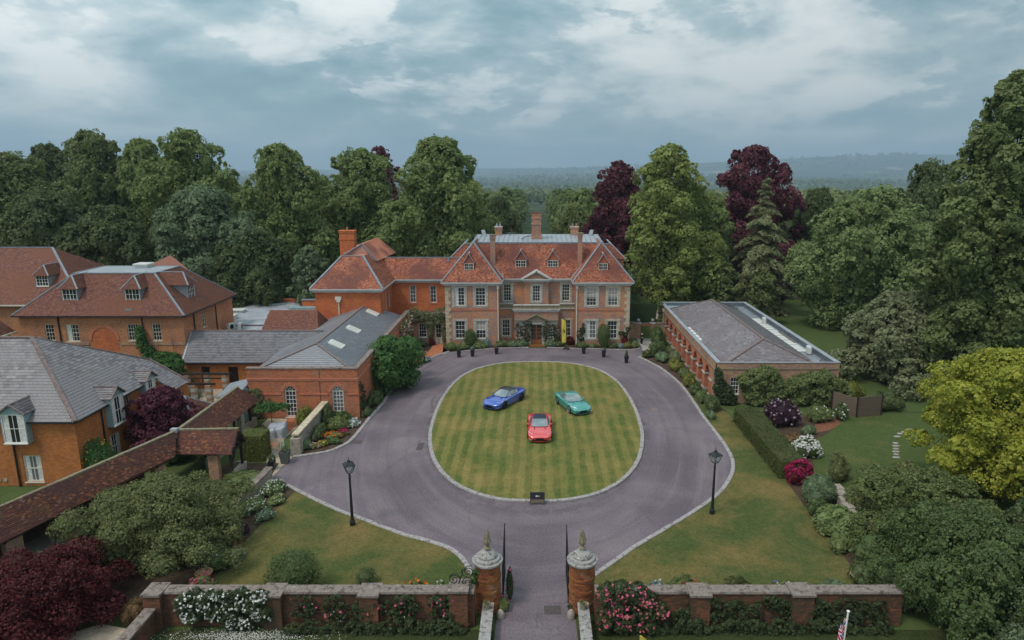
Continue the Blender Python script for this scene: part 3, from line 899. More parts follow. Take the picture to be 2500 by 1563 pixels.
def wall(mb, o, d, n_, length, z0, z1, holes=(), reveal=0.14, back=0.3):
    """wall face with real openings. holes: (u0,u1,za,zb) or (u0,u1,za,zb,'arch') (zb = crown)"""
    o = Vector(o); d = Vector(d).normalized(); n_ = Vector(n_).normalized()
    def P(u, z, v=0.0): return o + d * u + n_ * v + Zv * z
    us = sorted({0.0, length, *[h[0] for h in holes], *[h[1] for h in holes]})
    zs = sorted({z0, z1, *[h[2] for h in holes], *[h[3] for h in holes]})
    for i in range(len(us) - 1):
        for j in range(len(zs) - 1):
            uc = (us[i] + us[i + 1]) / 2; zc_ = (zs[j] + zs[j + 1]) / 2
            if any(h[0] < uc < h[1] and h[2] < zc_ < h[3] for h in holes): continue
            mb.poly([P(us[i], zs[j]), P(us[i + 1], zs[j]), P(us[i + 1], zs[j + 1]), P(us[i], zs[j + 1])])
    for h in holes:
        u0, u1, a, b_ = h[:4]
        mb.poly([P(u0, a), P(u0, a, -reveal), P(u1, a, -reveal), P(u1, a)])
        if len(h) > 4:
            r_ = (u1 - u0) / 2; zs_ = b_ - r_
            mb.poly([P(u0, a), P(u0, zs_), P(u0, zs_, -reveal), P(u0, a, -reveal)])
            mb.poly([P(u1, a), P(u1, a, -reveal), P(u1, zs_, -reveal), P(u1, zs_)])
            ap = arc_pts((u0 + u1) / 2, zs_, r_, 12)
            for q in range(12):
                (ua, za), (ub, zb_) = ap[q], ap[q + 1]
                mb.poly([P(ua, za), P(ub, zb_), P(ub, b_), P(ua, b_)])
                mb.poly([P(ua, za), P(ua, za, -reveal), P(ub, zb_, -reveal), P(ub, zb_)])
        else:
            mb.poly([P(u0, a), P(u0, b_), P(u0, b_, -reveal), P(u0, a, -reveal)])
            mb.poly([P(u1, a), P(u1, a, -reveal), P(u1, b_, -reveal), P(u1, b_)])
            mb.poly([P(u0, b_), P(u1, b_), P(u1, b_, -reveal), P(u0, b_, -reveal)])

def window(parent, o, d, n_, u0, u1, z0, z1, cols=3, rows=4, reveal=0.10, fr=0.07, bar=0.03, frame='white_paint', arch=False, sill=True, surround=None, sw=0.26,
           curtain=None, mid=None, name='window', label=None, casements=1):
    """sash or casement: frame with glazing bars (the part), pane, curtain, sill and surround (its sub-parts)"""
    o = Vector(o); d = Vector(d).normalized(); n_ = Vector(n_).normalized()
    mb = MB(); v0, v1 = -reveal - 0.05, -reveal + 0.02
    ob = lambda a, b_, c_, e, va=v0, vb=v1: mb.obox(o, d, n_, a, b_, va, vb, c_, e)
    if not arch:
        ob(u0, u0 + fr, z0, z1); ob(u1 - fr, u1, z0, z1); ob(u0 + fr, u1 - fr, z0, z0 + fr); ob(u0 + fr, u1 - fr, z1 - fr, z1)
        zt = z1 - fr
    else:
        r_ = (u1 - u0) / 2; zs_ = z1 - r_; uc = (u0 + u1) / 2
        ob(u0, u0 + fr, z0, zs_); ob(u1 - fr, u1, z0, zs_); ob(u0 + fr, u1 - fr, z0, z0 + fr)
        A = arc_pts(uc, zs_, r_, 12); B = arc_pts(uc, zs_, r_ - fr, 12)
        P = lambda q, v: o + d * q[0] + n_ * v + Zv * q[1]
        for q in range(12):
            mb.hexa([P(B[q], v0), P(B[q + 1], v0), P(B[q + 1], v1), P(B[q], v1), P(A[q], v0), P(A[q + 1], v0), P(A[q + 1], v1), P(A[q], v1)])
        ob(u0 + fr, u1 - fr, zs_ - bar, zs_ + bar)
        for ang in (45, 90, 135):
            a_ = R(ang)
            mb.bar(o + d * (uc + math.cos(a_) * r_ * 0.42) + n_ * (v0 + 0.03) + Zv * (zs_ + math.sin(a_) * r_ * 0.42), o + d * (uc + math.cos(a_) * (r_ - fr)) + n_ * (v0 + 0.03) + Zv * (zs_ + math.sin(a_) * (r_ - fr)), bar, bar)
        C = arc_pts(uc, zs_, r_ * 0.42, 8)
        for q in range(8):
            mb.bar(P(C[q], v0 + 0.03), P(C[q + 1], v0 + 0.03), bar, bar)
        zt = zs_ - bar
    iw = (u1 - u0 - 2 * fr)
    for c_ in range(1, cols):
        uu = u0 + fr + iw * c_ / cols
        bw = bar * 1.9 if (casements == 2 and c_ * 2 == cols) else bar
        ob(uu - bw / 2, uu + bw / 2, z0 + fr, zt, v0 + 0.02, v1 - 0.015)
    for r2 in range(1, rows):
        zz_ = z0 + fr + (zt - z0 - fr) * r2 / rows
        hb = bar * 1.7 if (mid and r2 == mid) else bar
        ob(u0 + fr, u1 - fr, zz_ - hb / 2, zz_ + hb / 2, v0 + 0.018, v1 - 0.012)
    wo_ = mb.build(name, MA[frame], parent)
    if label: wo_['label'] = label
    gb = MB()
    if arch:
        A = arc_pts((u0 + u1) / 2, z1 - (u1 - u0) / 2, (u1 - u0) / 2 - fr * 0.5, 12)
        pts = [(u0 + fr * 0.5, z0 + fr * 0.5)] + A + [(u1 - fr * 0.5, z0 + fr * 0.5)]
        gb.poly([o + d * q[0] + n_ * (v0 + 0.025) + Zv * q[1] for q in pts][::-1])
    else:
        gb.obox(o, d, n_, u0 + fr * 0.5, u1 - fr * 0.5, v0 + 0.024, v0 + 0.032, z0 + fr * 0.5, z1 - fr * 0.5)
    gb.build('pane', MA['glass'], wo_)
    if curtain:
        cb = MB(); vv = v0 + 0.0335
        if curtain == 'blind':
            cb.obox(o, d, n_, u0 + fr, u1 - fr, vv, vv + 0.004, z0 + (z1 - z0) * 0.45, z1 - fr)
        elif curtain == 'sides':
            for (a_, b_) in ((0.02, 0.3), (0.7, 0.98)):
                cb.obox(o, d, n_, u0 + fr + iw * a_, u0 + fr + iw * b_, vv, vv + 0.004, z0 + fr, z1 - fr)
        else:
            cb.obox(o, d, n_, u0 + fr, u0 + fr + iw * 0.38, vv, vv + 0.004, z0 + fr, z1 - fr)
        cb.build('curtain', MA['blind' if curtain == 'blind' else 'curtain'], wo_)
    if sill:
        MB().obox(o, d, n_, u0 - 0.05, u1 + 0.05, -reveal + 0.021, 0.07, z0 - 0.07, z0 - 0.002).build('sill', MA[frame if surround is None else surround], wo_)
    if surround:
        sb = MB()
        sb.obox(o, d, n_, u0 - sw, u0 - 0.003, 0.003, 0.05, z0 - 0.22, z1 + 0.003)
        sb.obox(o, d, n_, u1 + 0.003, u1 + sw, 0.003, 0.05, z0 - 0.22, z1 + 0.003)
        sb.obox(o, d, n_, u0 - sw - 0.04, u1 + sw + 0.04, 0.003, 0.065, z1 + 0.004, z1 + sw * 0.85)
        sb.obox(o, d, n_, u0 - sw * 0.2, u1 + sw * 0.2, 0.003, 0.045, z0 - 0.24, z0 - 0.075)
        sb.build('surround', MA[surround], wo_)
    return wo_

def pip(poly, x, y):
    inside = np.zeros(len(x), bool); n = len(poly); j = n - 1
    for i in range(n):
        xi, yi = poly[i]; xj, yj = poly[j]
        cnd = ((yi > y) != (yj > y)) & (x < (xj - xi) * (y - yi) / (yj - yi + 1e-12) + xi)
        inside ^= cnd; j = i
    return inside

def tile_frame(pts, up=None):
    pts = [Vector(p) for p in pts]
    nn = Vector((0, 0, 0))
    for i in range(len(pts)):
        a, b_ = pts[i], pts[(i + 1) % len(pts)]
        nn += Vector(((a.y - b_.y) * (a.z + b_.z), (a.z - b_.z) * (a.x + b_.x), (a.x - b_.x) * (a.y + b_.y)))
    nn.normalize()
    if nn.z < 0: nn = -nn
    u = Zv.cross(nn).normalized()
    v = nn.cross(u).normalized()
    if v.z < 0: v = -v; u = -u
    return pts, nn, u, v

def tile_cells(pts, tw, rh, seed=0):
    pts, nn, u, v = tile_frame(pts)
    o = min(pts, key=lambda p: p.z)
    P2 = [((p - o).dot(u), (p - o).dot(v)) for p in pts]
    u0 = min(p[0] for p in P2); u1 = max(p[0] for p in P2); v0 = min(p[1] for p in P2); v1 = max(p[1] for p in P2)
    nr = int((v1 - v0) / rh) + 2; nc = int((u1 - u0) / tw) + 3
    I, J = np.meshgrid(np.arange(nc), np.arange(nr))
    cu = u0 + (I + 0.5 * (J % 2) - 0.5) * tw; cv = v0 + J * rh
    cu = cu.ravel(); cv = cv.ravel()
    ok = pip(P2, cu, cv + rh * 0.5)
    return o, nn, u, v, cu[ok], cv[ok]

def tiles(name, faces, tw, rh, m_, parent, thick=0.02, seed=0, gap=0.006, lift=0.012):
    """real tiles over planar roof faces, joined into one part"""
    rng = np.random.default_rng(seed)
    out = []
    top = parent
    while top.parent is not None: top = top.parent
    for pts in faces:
        o, nn, u, v, cu, cv = tile_cells(pts, tw, rh)
        n = len(cu)
        if n == 0: continue
        O = np.array(o)[None]; U = np.array(u)[None]; V_ = np.array(v)[None]; N = np.array(nn)[None]
        hw = (tw - gap) / 2 * np.ones(n)
        j1 = rng.normal(0, 0.10, n) * thick; j2 = rng.normal(0, 0.10, n) * thick
        dv = rng.normal(0, 0.03, n) * rh
        def pt(su, sv, h): return O + U * (cu + su * hw)[:, None] + V_ * (cv + dv + sv * rh)[:, None] + N * (h)[:, None]
        lo = np.full(n, lift + thick)
        a = pt(-1, 0.0, lo + j1); b_ = pt(1, 0.0, lo + j2); c_ = pt(1, 1.12, np.full(n, lift)); d_ = pt(-1, 1.12, np.full(n, lift))
        e_ = pt(-1, 0.0, lo * 0.0 + 0.004); f_ = pt(1, 0.0, lo * 0.0 + 0.004)
        # top face and front lip share corners -> one island each: build indexed
        out.append(np.stack([a, b_, c_, d_, e_, f_], axis=1))
    if not out: return None
    P_ = np.concatenate(out); n = len(P_)
    verts = P_.reshape(-1, 3) - np.array(ORG[top.name])
    base = np.arange(n) * 6
    idx = np.stack([base, base + 1, base + 2, base + 3, base + 4, base + 5, base + 1, base], axis=1).ravel()
    me = bpy.data.meshes.new(name)
    me.vertices.add(n * 6); me.vertices.foreach_set('co', verts.astype(np.float32).ravel())
    me.loops.add(n * 8); me.loops.foreach_set('vertex_index', idx.astype(np.int32))
    me.polygons.add(n * 2); me.polygons.foreach_set('loop_start', np.arange(0, n * 8, 4, dtype=np.int32))
    me.update(calc_edges=True); me.validate()
    ob = link(name, me, MA[m_], parent)
    ob['kind'] = 'stuff'
    return ob

def slates_as_parts(name, faces, tw, rh, m_, parent, limit=300, thick=0.022, seed=0):
    """the nearest pieces each an object of its own (shared mesh), the others one joined part"""
    rng = np.random.default_rng(seed)
    top = parent
    while top.parent is not None: top = top.parent
    org = ORG[top.name]
    cells = []
    for fi, pts in enumerate(faces):
        o, nn, u, v, cu, cv = tile_cells(pts, tw, rh)
        for a, b_ in zip(cu, cv):
            p = o + u * a + v * b_
            cells.append(((p - Vector((0, 0, CAM_H))).length, p, nn, u, v))
    cells.sort(key=lambda c_: c_[0])
    proto = MB(); hw = tw / 2 - 0.005
    h0 = 0.012
    proto.hexa([(-hw, 0, 0.002), (hw, 0, 0.002), (hw, rh * 1.12, 0.002), (-hw, rh * 1.12, 0.002), (-hw, 0, h0 + thick), (hw, 0, h0 + thick), (hw, rh * 1.12, h0), (-hw, rh * 1.12, h0)])
    me = bpy.data.meshes.new(name); me.from_pydata(proto.v, [], proto.f); me.materials.append(MA[m_])
    for c_ in cells[:limit]:
        _, p, nn, u, v = c_
        mt = Matrix((u, v, nn)).transposed().to_4x4()
        mt = mt @ Matrix.Rotation(rng.normal(0, 0.012), 4, 'Z') @ Matrix.Rotation(rng.normal(0, 0.012), 4, 'X')
        mt.translation = p - org
        ob = bpy.data.objects.new(name, me); COL.objects.link(ob); ob.parent = parent; ob.matrix_local = mt
    rest = MB()
    for c_ in cells[limit:]:
        _, p, nn, u, v = c_
        j = rng.normal(0, 0.003)
        f = lambda a, b_, h: p + u * a + v * b_ + nn * h
        rest.hexa([f(-hw, 0, 0.002), f(hw, 0, 0.002), f(hw, rh * 1.12, 0.002), f(-hw, rh * 1.12, 0.002), f(-hw, 0, h0 + thick + j), f(hw, 0, h0 + thick - j), f(hw, rh * 1.12, h0), f(-hw, rh * 1.12, h0)])
    if rest.v:
        ob = rest.build(name + '_field', MA[m_], parent); ob['kind'] = 'stuff'

def ridge(mb, pts, w_=0.22, h_=0.08, lift=0.03):
    for a, b_ in zip(pts[:-1], pts[1:]):
        a = Vector(a) + Zv * lift; b_ = Vector(b_) + Zv * lift
        mb.bar(a, b_, w_, h_)

def dormer(parent, face_o, d, n_, w_, z0, z1, zap, depth, roof_m, cheek='lead', cols=2, rows=3, casements=2, over=0.16, strip='lead_light', curtain=None, tw=0.17, rh=0.11, hip=0.0, name='dormer', drop=0.0):
    """face_o: bottom-left of the dormer front on plan (z ignored); n_ outwards; apex zap; depth back into the roof"""
    o = Vector((face_o[0], face_o[1], 0)); d = Vector(d).normalized(); n_ = Vector(n_).normalized()
    def P(u, v, z): return o + d * u + n_ * v + Zv * z
    mb = MB()
    wall(mb, o, d, n_, w_, z0 - drop, z1, [(0.06, w_ - 0.06, z0 + 0.06, z1 - 0.05)], reveal=0.06)
    mb.poly([P(0, 0, z0 - drop), P(0, 0, z1), P(0, -depth, z1), P(0, -depth, z0 - drop)])
    mb.poly([P(w_, 0, z0 - drop), P(w_, -depth, z0 - drop), P(w_, -depth, z1), P(w_, 0, z1)])
    if hip <= 0.0:
        mb.poly([P(0, 0, z1), P(w_, 0, z1), P(w_ / 2, 0, zap - 0.03)])
    dm = mb.build(name, MA[cheek], parent)
    window(parent, o, d, n_, 0.06, w_ - 0.06, z0 + 0.06, z1 - 0.05, cols, rows, reveal=0.03, fr=0.055, bar=0.03, sill=True, casements=casements, curtain=curtain, name='dormer_window')
    # roof slopes
    c_ = w_ / 2
    L = [P(-over, over, z1 - 0.04), P(c_, over - hip, zap), P(c_, -depth * 1.25, zap), P(-over, -depth, z1 - 0.04)]
    Rr = [P(w_ + over, over, z1 - 0.04), P(w_ + over, -depth, z1 - 0.04), P(c_, -depth * 1.25, zap), P(c_, over - hip, zap)]
    faces = [L, Rr]
    if hip > 0: faces.append([P(-over, over, z1 - 0.04), P(w_ + over, over, z1 - 0.04), P(c_, over - hip, zap)])
    rb = MB()
    for f in faces: rb.slab(f, 0.04)
    rf = rb.build('dormer_roof', MA[roof_m], dm)
    tiles('dormer_tile_field', faces, tw, rh, roof_m, dm, seed=int(abs(o.x) * 7))
    sb = MB()
    ridge(sb, [P(c_, over - hip, zap), P(c_, -depth * 1.2, zap)], 0.14, 0.06, 0.03)
    for s_ in (-over, w_ + over):
        ridge(sb, [P(s_, over + 0.01, z1 - 0.03), P(c_, over + 0.01 - hip, zap + 0.01)], 0.13, 0.07, 0.02)
    sb.build('dormer_flashing', MA[strip], dm)
    return dm
# ------------------------------------------------------------------ land
def build_terrain():
    ys = [-60, 0, 20, 60, 100, 125] + [125 + 18 * i for i in range(1, 20)] + [470 + 60 * i for i in range(1, 25)] + [1910 + 170 * i for i in range(1, 20)] + [5140 + 260 * i for i in range(1, 26)]
    xs = []
    x = 0.0; st = 20.0
    while x < 9000:
        xs.append(x); x += st; st *= 1.09
    xs = [-q for q in xs[:0:-1]] + xs
    mb = MB()
    mb.grid([[(x, y, terrain_z(x, y) - 0.03) for x in xs] for y in ys])
    o = mb.build('ground', MA['countryside'], smooth=True)
    o['kind'] = 'structure'
build_terrain()

def sheet(name, pts, z, m_, kind='structure'):
    mb = MB(); mb.poly([(p[0], p[1], z) for p in pts])
    o = mb.build(name, MA[m_]); o['kind'] = kind
    # proper triangulation of concave outlines
    bm = bmesh.new(); bm.from_mesh(o.data); bmesh.ops.triangulate(bm, faces=bm.faces[:], ngon_method='EAR_CLIP')
    bm.normal_update()
    for f in bm.faces:
        if f.normal.z < 0: f.normal_flip()
    bm.to_mesh(o.data); bm.free()
    return o

def spline(pts, n=6, closed=False):
    out = []; N = len(pts)
    rng_ = range(N if closed else N - 1)
    for i in rng_:
        p0 = pts[(i - 1) % N] if closed or i > 0 else pts[0]
        p1 = pts[i]; p2 = pts[(i + 1) % N]
        p3 = pts[(i + 2) % N] if closed or i + 2 < N else pts[-1]
        for k_ in range(n):
            t_ = k_ / n
            out.append(tuple(0.5 * ((2 * p1[a]) + (-p0[a] + p2[a]) * t_ + (2 * p0[a] - 5 * p1[a] + 4 * p2[a] - p3[a]) * t_ ** 2 + (-p0[a] + 3 * p1[a] - 3 * p2[a] + p3[a]) * t_ ** 3) for a in (0, 1)))
    if not closed: out.append(tuple(pts[-1][:2]))
    return out

KR = spline([(2.35, 32.0), (2.95, 33.0), (3.93, 34.1), (5.66, 36.0), (8.4, 38.6), (10.3, 40.5), (11.85, 42.2), (13.05, 43.9), (14.05, 45.9), (14.6, 47.8), (14.85, 50.3), (14.8, 53.5), (14.68, 58.0), (14.7, 63.0), (14.5, 67.1), (13.6, 72.2), (11.9, 76.8)], 5)
KF = spline([(12.9, 82.2), (12.75, 80.9), (12.0, 80.15), (10.5, 80.05), (8.9, 80.25), (3.8, 80.8), (1.3, 81.15)], 4)
KF2 = spline([(-0.95, 81.15), (-4.0, 80.8), (-7.1, 80.0), (-9.65, 78.85), (-11.0, 78.0)], 4)
KL = spline([(-10.6, 79.3), (-11.7, 77.8), (-12.6, 76.0), (-13.4, 72.4), (-14.36, 67.1), (-14.6, 60.0), (-14.85, 56.6), (-15.0, 53.8), (-15.2, 51.6), (-16.15, 49.85), (-17.9, 48.95), (-18.6, 48.7)], 5)
KL2 = spline([(-17.4, 43.7), (-14.8, 41.6), (-12.6, 39.95), (-10.4, 38.6), (-8.0, 37.1), (-6.3, 36.3), (-5.2, 35.65), (-4.5, 34.9), (-4.1, 34.2), (-3.75, 33.4), (-2.9, 32.1)], 5)
drive_pts = [(2.0, 8), (1.95, 29), (1.75, 31.5)] + KR + [(12.6, 78.2), (13.6, 80.2)] + KF + KF2 + [(-11.2, 79.0)] + KL + [(-19.6, 47.6), (-19.0, 44.9)] + KL2 + [(-1.75, 31.5), (-1.95, 29), (-2.0, 8)]
sheet('drive', drive_pts, 0.004, 'asphalt')

OVAL = [(0.0, 74.9), (2.75, 74.65), (5.0, 73.6), (7.0, 71.5), (8.45, 67.6), (9.12, 62.0), (9.15, 56.4), (8.8, 52.2), (7.85, 48.0), (6.3, 44.7), (4.4, 42.6), (2.3, 41.55), (0.0, 41.3)]
OVAL = OVAL + [(-x, y) for x, y in OVAL[-2:0:-1]]
oval = spline(OVAL, 8, True)
def offset_closed(pts, dist):
    out = []; n = len(pts)
    for i in range(n):
        a = Vector(pts[i - 1]); b_ = Vector(pts[(i + 1) % n]); t_ = (b_ - a).normalized()
        out.append((pts[i][0] + t_.y * dist, pts[i][1] - t_.x * dist))
    return out
sheet('island_lawn', offset_closed(oval, 0.27), 0.105, 'grass_island')

def kerb(name, pts, width, height, m_, stone=0.95, closed=False, side=1, z=0.0, seed=0):
    """stones laid end to end along a line, each its own piece"""
    rnd = random.Random(seed)
    root = empty(name, (pts[0][0], pts[0][1], z), kind='structure')
    P = [Vector((p[0], p[1], 0)) for p in pts]
    if closed: P.append(P[0])
    S = [0.0]
    for a, b_ in zip(P[:-1], P[1:]): S.append(S[-1] + (b_ - a).length)
    def at(s_):
        s_ = max(0.0, min(S[-1] - 1e-6, s_))
        i = max(0, min(len(S) - 2, int(np.searchsorted(S, s_, 'right')) - 1))
        t_ = (s_ - S[i]) / max(1e-9, S[i + 1] - S[i])
        q = P[i].lerp(P[i + 1], t_)
        i0 = max(0, i - 1); i1 = min(len(P) - 1, i + 2)
        tg = (P[i1] - P[i0]).normalized()
        return q, Vector((tg.y, -tg.x, 0)) * side
    s_ = 0.0
    while s_ < S[-1] - 0.1:
        L = stone * rnd.uniform(0.75, 1.3)
        e = min(S[-1], s_ + L)
        if S[-1] - e < 0.35: e = S[-1]
        m0 = s_ + 0.012; m1 = e - 0.012; mm = (m0 + m1) / 2
        jit = rnd.uniform(-0.012, 0.012); hh = height + rnd.uniform(-0.012, 0.012); off = rnd.uniform(-0.015, 0.015)
        mb = MB(); rows = []
        for q in (m0, mm, m1):
            p, n_ = at(q)
            c0 = p + n_ * off; c1 = p + n_ * (width + off)
            ch = 0.03
            rows.append([c0 + Zv * (z - 0.05), c0 + Zv * (z + hh - ch), c0 + n_ * ch + Zv * (z + hh), c1 - n_ * ch + Zv * (z + hh + jit), c1 + Zv * (z + hh - ch), c1 + Zv * (z - 0.05)])
        mb.grid(rows, close=True); mb.poly(rows[0][::-1]); mb.poly(rows[-1])
        mb.build('kerb_stone', MA[m_], root)
        s_ = e
    return root
kerb('island_kerb', oval, 0.31, 0.13, 'kerb', 1.05, True, side=1, seed=1)
kerb('kerb', KR, 0.29, 0.12, 'kerb', 0.95, seed=2)
kerb('kerb', KL2, 0.29, 0.12, 'kerb', 0.95, side=-1, seed=3)
kerb('kerb', KL, 0.30, 0.11, 'kerb', 0.95, side=-1, seed=4)
kerb('kerb', KF, 0.16, 0.10, 'kerb', 0.8, side=1, seed=5)
kerb('kerb', KF2, 0.16, 0.10, 'kerb', 0.8, side=1, seed=6)

# lawns beside the drive
def off_line(pts, d_):
    out = []
    for i, p in enumerate(pts):
        a = Vector(pts[max(0, i - 1)]); b_ = Vector(pts[min(len(pts) - 1, i + 1)]); t_ = (b_ - a).normalized()
        out.append((p[0] + t_.y * d_, p[1] - t_.x * d_))
    return out
kr_in = off_line(KR, 0.25)
sheet('lawn', [(2.9, 29.6)] + kr_in[:66] + [(17.2, 58.2), (17.4, 50), (17.6, 45), (18.6, 38), (17.5, 31), (17.2, 29.6)], 0.06, 'grass_front')
kl_in = off_line(KL2, -0.25)
sheet('lawn', [(-18.0, 29.6), (-18.3, 36), (-18.2, 42.5)] + kl_in + [(-2.9, 29.6)], 0.06, 'grass_front')
sheet('lawn', [(18.5, 29.6), (60, 29.6), (60, 58.5), (28.5, 58.0), (19.2, 56.5), (18.7, 45)], 0.03, 'grass_right')
sheet('lawn', [(-40, 5), (-2.0, 5), (-2.0, 28.6), (-40, 28.6)], 0.02, 'grass_vignette')
sheet('lawn', [(2.0, 5), (40, 5), (40, 28.6), (2.0, 28.6)], 0.02, 'grass_vignette')
sheet('park_lawn', [(28.6, 58.5), (75, 58.5), (80, 128), (-8, 128), (13, 96.6), (28.6, 92.5)], 0.012, 'grass_park')
# planted beds
sheet('flower_bed', [(p[0], p[1]) for p in KF] + [(1.3, 82.3), (5.0, 82.3), (11.5, 82.3)], 0.05, 'soil')
sheet('flower_bed', [(p[0], p[1]) for p in KF2] + [(-11.4, 78.8), (-11.4, 82.0), (-0.95, 82.3)], 0.05, 'soil')
sheet('flower_bed', off_line(KL, -0.1)[:-3] + [(-18.2, 49.4), (-18.2, 56.9), (-15.4, 56.9), (-15.4, 81.8), (-11.6, 81.8)], 0.05, 'soil')
sheet('flower_bed', off_line(KR, 0.25)[50:] + [(12.6, 77.6), (13.7, 79.5), (16.7, 79.5), (16.7, 60.9), (17.3, 58.6), (14.95, 55.2)], 0.05, 'soil')
sheet('flower_bed', [(-17.5, 43.9)] + off_line(KL2, -0.3)[:3] + [(-16.7, 41.0), (-17.2, 36.0), (-17.3, 30.3), (-24.5, 30.3), (-24.0, 40), (-23.0, 47.4), (-19.2, 47.4), (-18.9, 44.6)], 0.075, 'soil')
sheet('flower_bed', [(-3.1, 30.1), (-17.0, 30.1), (-17.0, 31.2), (-3.1, 31.0)], 0.08, 'soil')
sheet('flower_bed', [(3.1, 30.1), (17.5, 30.1), (17.5, 31.2), (3.1, 31.0)], 0.08, 'soil')
sheet('flower_bed', [(19.1, 57.0), (27.0, 57.9), (25.7, 55.0), (23.6, 52.7), (21.6, 51.4), (20.6, 47.0), (19.0, 43.5), (18.6, 45)], 0.045, 'soil')
sheet('flower_bed', [(24.0, 55.4), (26.6, 56.6), (26.0, 55.2), (24.6, 54.0), (23.2, 53.4)], 0.052, 'soil_red')
sheet('flower_bed', [(17.6, 44.6), (18.8, 44.6), (20.5, 42.5), (33, 39), (36, 29.9), (17.6, 29.9), (17.4, 33.5), (17.4, 40)], 0.07, 'soil')
# paths
sheet('garden_path', [(-18.9, 44.6), (-18.6, 48.6), (-19.4, 49.5), (-20.6, 50.5), (-20.2, 56.8), (-23.6, 56.8), (-23.6, 52.0), (-21.9, 50.0), (-20.4, 48.2), (-19.8, 46.6), (-19.6, 44.8)], 0.02, 'path_gravel')
sheet('brick_path', [(-19.75, 49.6), (-20.5, 50.3), (-20.6, 53.0), (-20.5, 56.9), (-21.9, 56.9), (-21.4, 53.2), (-21.9, 50.4)], 0.032, 'paving_brick')
sheet('stone_path', [(12.0, 77.0), (12.7, 78.2), (13.0, 81.0), (12.95, 86.0), (15.3, 86.0), (15.2, 82), (14.6, 79.6), (13.4, 77.6)], 0.03, 'path_stone')
sheet('brick_path', [(-11.5, 78.0), (-11.2, 79.0), (-11.6, 82.8), (-12.8, 82.8), (-12.9, 79.8), (-13.4, 77.6), (-12.6, 76.8)], 0.062, 'paving_brick')
sheet('courtyard_yard', [(-34.8, 57.0), (-25.3, 57.0), (-25.3, 66.0), (-34.8, 66.0)], 0.02, 'path_gravel')
# stepping stones across the right lawn: each its own piece
st_root = empty('stepping_path', tuple(G(2185, 1110)), kind='structure')
for k_, (qx, qy) in enumerate([(2218, 1050), (2208, 1056), (2197, 1060), (2190, 1067), (2186, 1083), (2187, 1090), (2187, 1097), (2187, 1104), (2188, 1111), (2188, 1118)]):
    p = G(qx, qy); mb = MB()
    mb.prism([(p.x + (0.27 + 0.05 * math.sin(k_ * 3)) * math.cos(a), p.y + 0.17 * math.sin(a)) for a in [i * math.pi / 4 for i in range(8)]], 0.02, 0.06)
    mb.build('stone', MA['path_stone'], st_root)
# iron covers and repair patches in the drive
for (qx, qy, a, b_, mm) in ((1026, 1090, 0.25, 0.75, 'iron_cover'), (1349, 1490, 0.42, 0.34, 'iron_cover'), (942, 985, 0.3, 0.35, 'ridge_tile'), (868, 1080, 0.5, 0.35, 'iron_cover'), (1597, 1000, 0.35, 0.4, 'ridge_tile')):
    p = G(qx, qy); mb = MB()
    mb.box(p.x - a, p.x + a, p.y - b_, p.y + b_, 0.0, 0.010)
    mb.build('drain_cover', MA[mm])['kind'] = 'structure'
# ------------------------------------------------------------------ manor house
XC = 0.17; YW = 82.0; YR = 85.0; ZE = 7.62; ZCOR = 8.08; ZT = 12.15
manor = empty('manor_house', (XC, YW, 0), 'red brick manor house with steep tiled roofs, dormers and tall chimneys facing the oval lawn', 'house')
ex, ey, mx_, my_ = Vector((1, 0, 0)), Vector((0, 1, 0)), Vector((-1, 0, 0)), Vector((0, -1, 0))
WL0, WL1, WR0, WR1 = XC - 11.25, XC - 4.72, XC + 4.68, XC + 11.25
mb = MB()
def wh(x0, cx, w_, za, zb): return (cx - w_ / 2 - x0, cx + w_ / 2 - x0, za, zb)
cw = [-9.36, -6.80, 6.76, 9.39]
holesL = [wh(WL0, c, 1.22, 5.12, 7.36) for c in cw[:2]] + [wh(WL0, c, 1.22, 0.98, 3.2) for c in cw[:2]]
holesR = [wh(WR0, c, 1.24, 5.12, 7.36) for c in cw[2:]] + [wh(WR0, c, 1.24, 0.98, 3.2) for c in cw[2:]]
wall(mb, (WL0, YW, 0), ex, my_, WL1 - WL0, 0, ZE, holesL)
wall(mb, (WR0, YW, 0), ex, my_, WR1 - WR0, 0, ZE, holesR)
for x0, x1 in ((WL0, WL1), (WR0, WR1)):                         # flanks of the wings
    mb.poly([(x0, YW, 0), (x0, YW, ZE), (x0, 98.5, ZE), (x0, 98.5, 0)]); mb.poly([(x1, YW, 0), (x1, YW, ZE), (x1, YR, ZE), (x1, YR, 0)])
# recessed centre: upper wall, projecting middle bay, ground floor infill and porch block
cxu = [-3.64, 0.03, 3.75]
wall(mb, (WL1, YR, 0), ex, my_, WR0 - WL1, 0, ZE, [wh(WL1, c, 0.98, 5.15, 7.3) for c in (cxu[0], cxu[2])])
MBL, MBR, YM = -1.5, 1.55, 84.55
wall(mb, (MBL, YM, 0), ex, my_, MBR - MBL, 4.0, ZE, [wh(MBL, cxu[1], 0.98, 5.15, 7.2)])
mb.poly([(MBL, YM, 4), (MBL, YM, ZE), (MBL, YR, ZE), (MBL, YR, 4)]); mb.poly([(MBR, YM, 4), (MBR, YM, ZE), (MBR, YR, ZE), (MBR, YR, 4)])
YI = 83.8
for a, b_, c in ((WL1, -2.7, -3.79), (2.76, WR0, 3.85)):
    wall(mb, (a, YI, 0), ex, my_, b_ - a, 0, 4.35, [wh(a, c, 1.0, 0.86, 2.95)])
YP = 82.6
PX0, PX1 = -2.7, 2.76
wall(mb, (PX0, YP, 0), ex, my_, PX1 - PX0, 0, 4.35, [wh(PX0, 0.03, 1.34, 0.02, 2.62), wh(PX0, -1.77, 0.52, 1.0, 2.45), wh(PX0, 1.83, 0.52, 1.0, 2.45)])
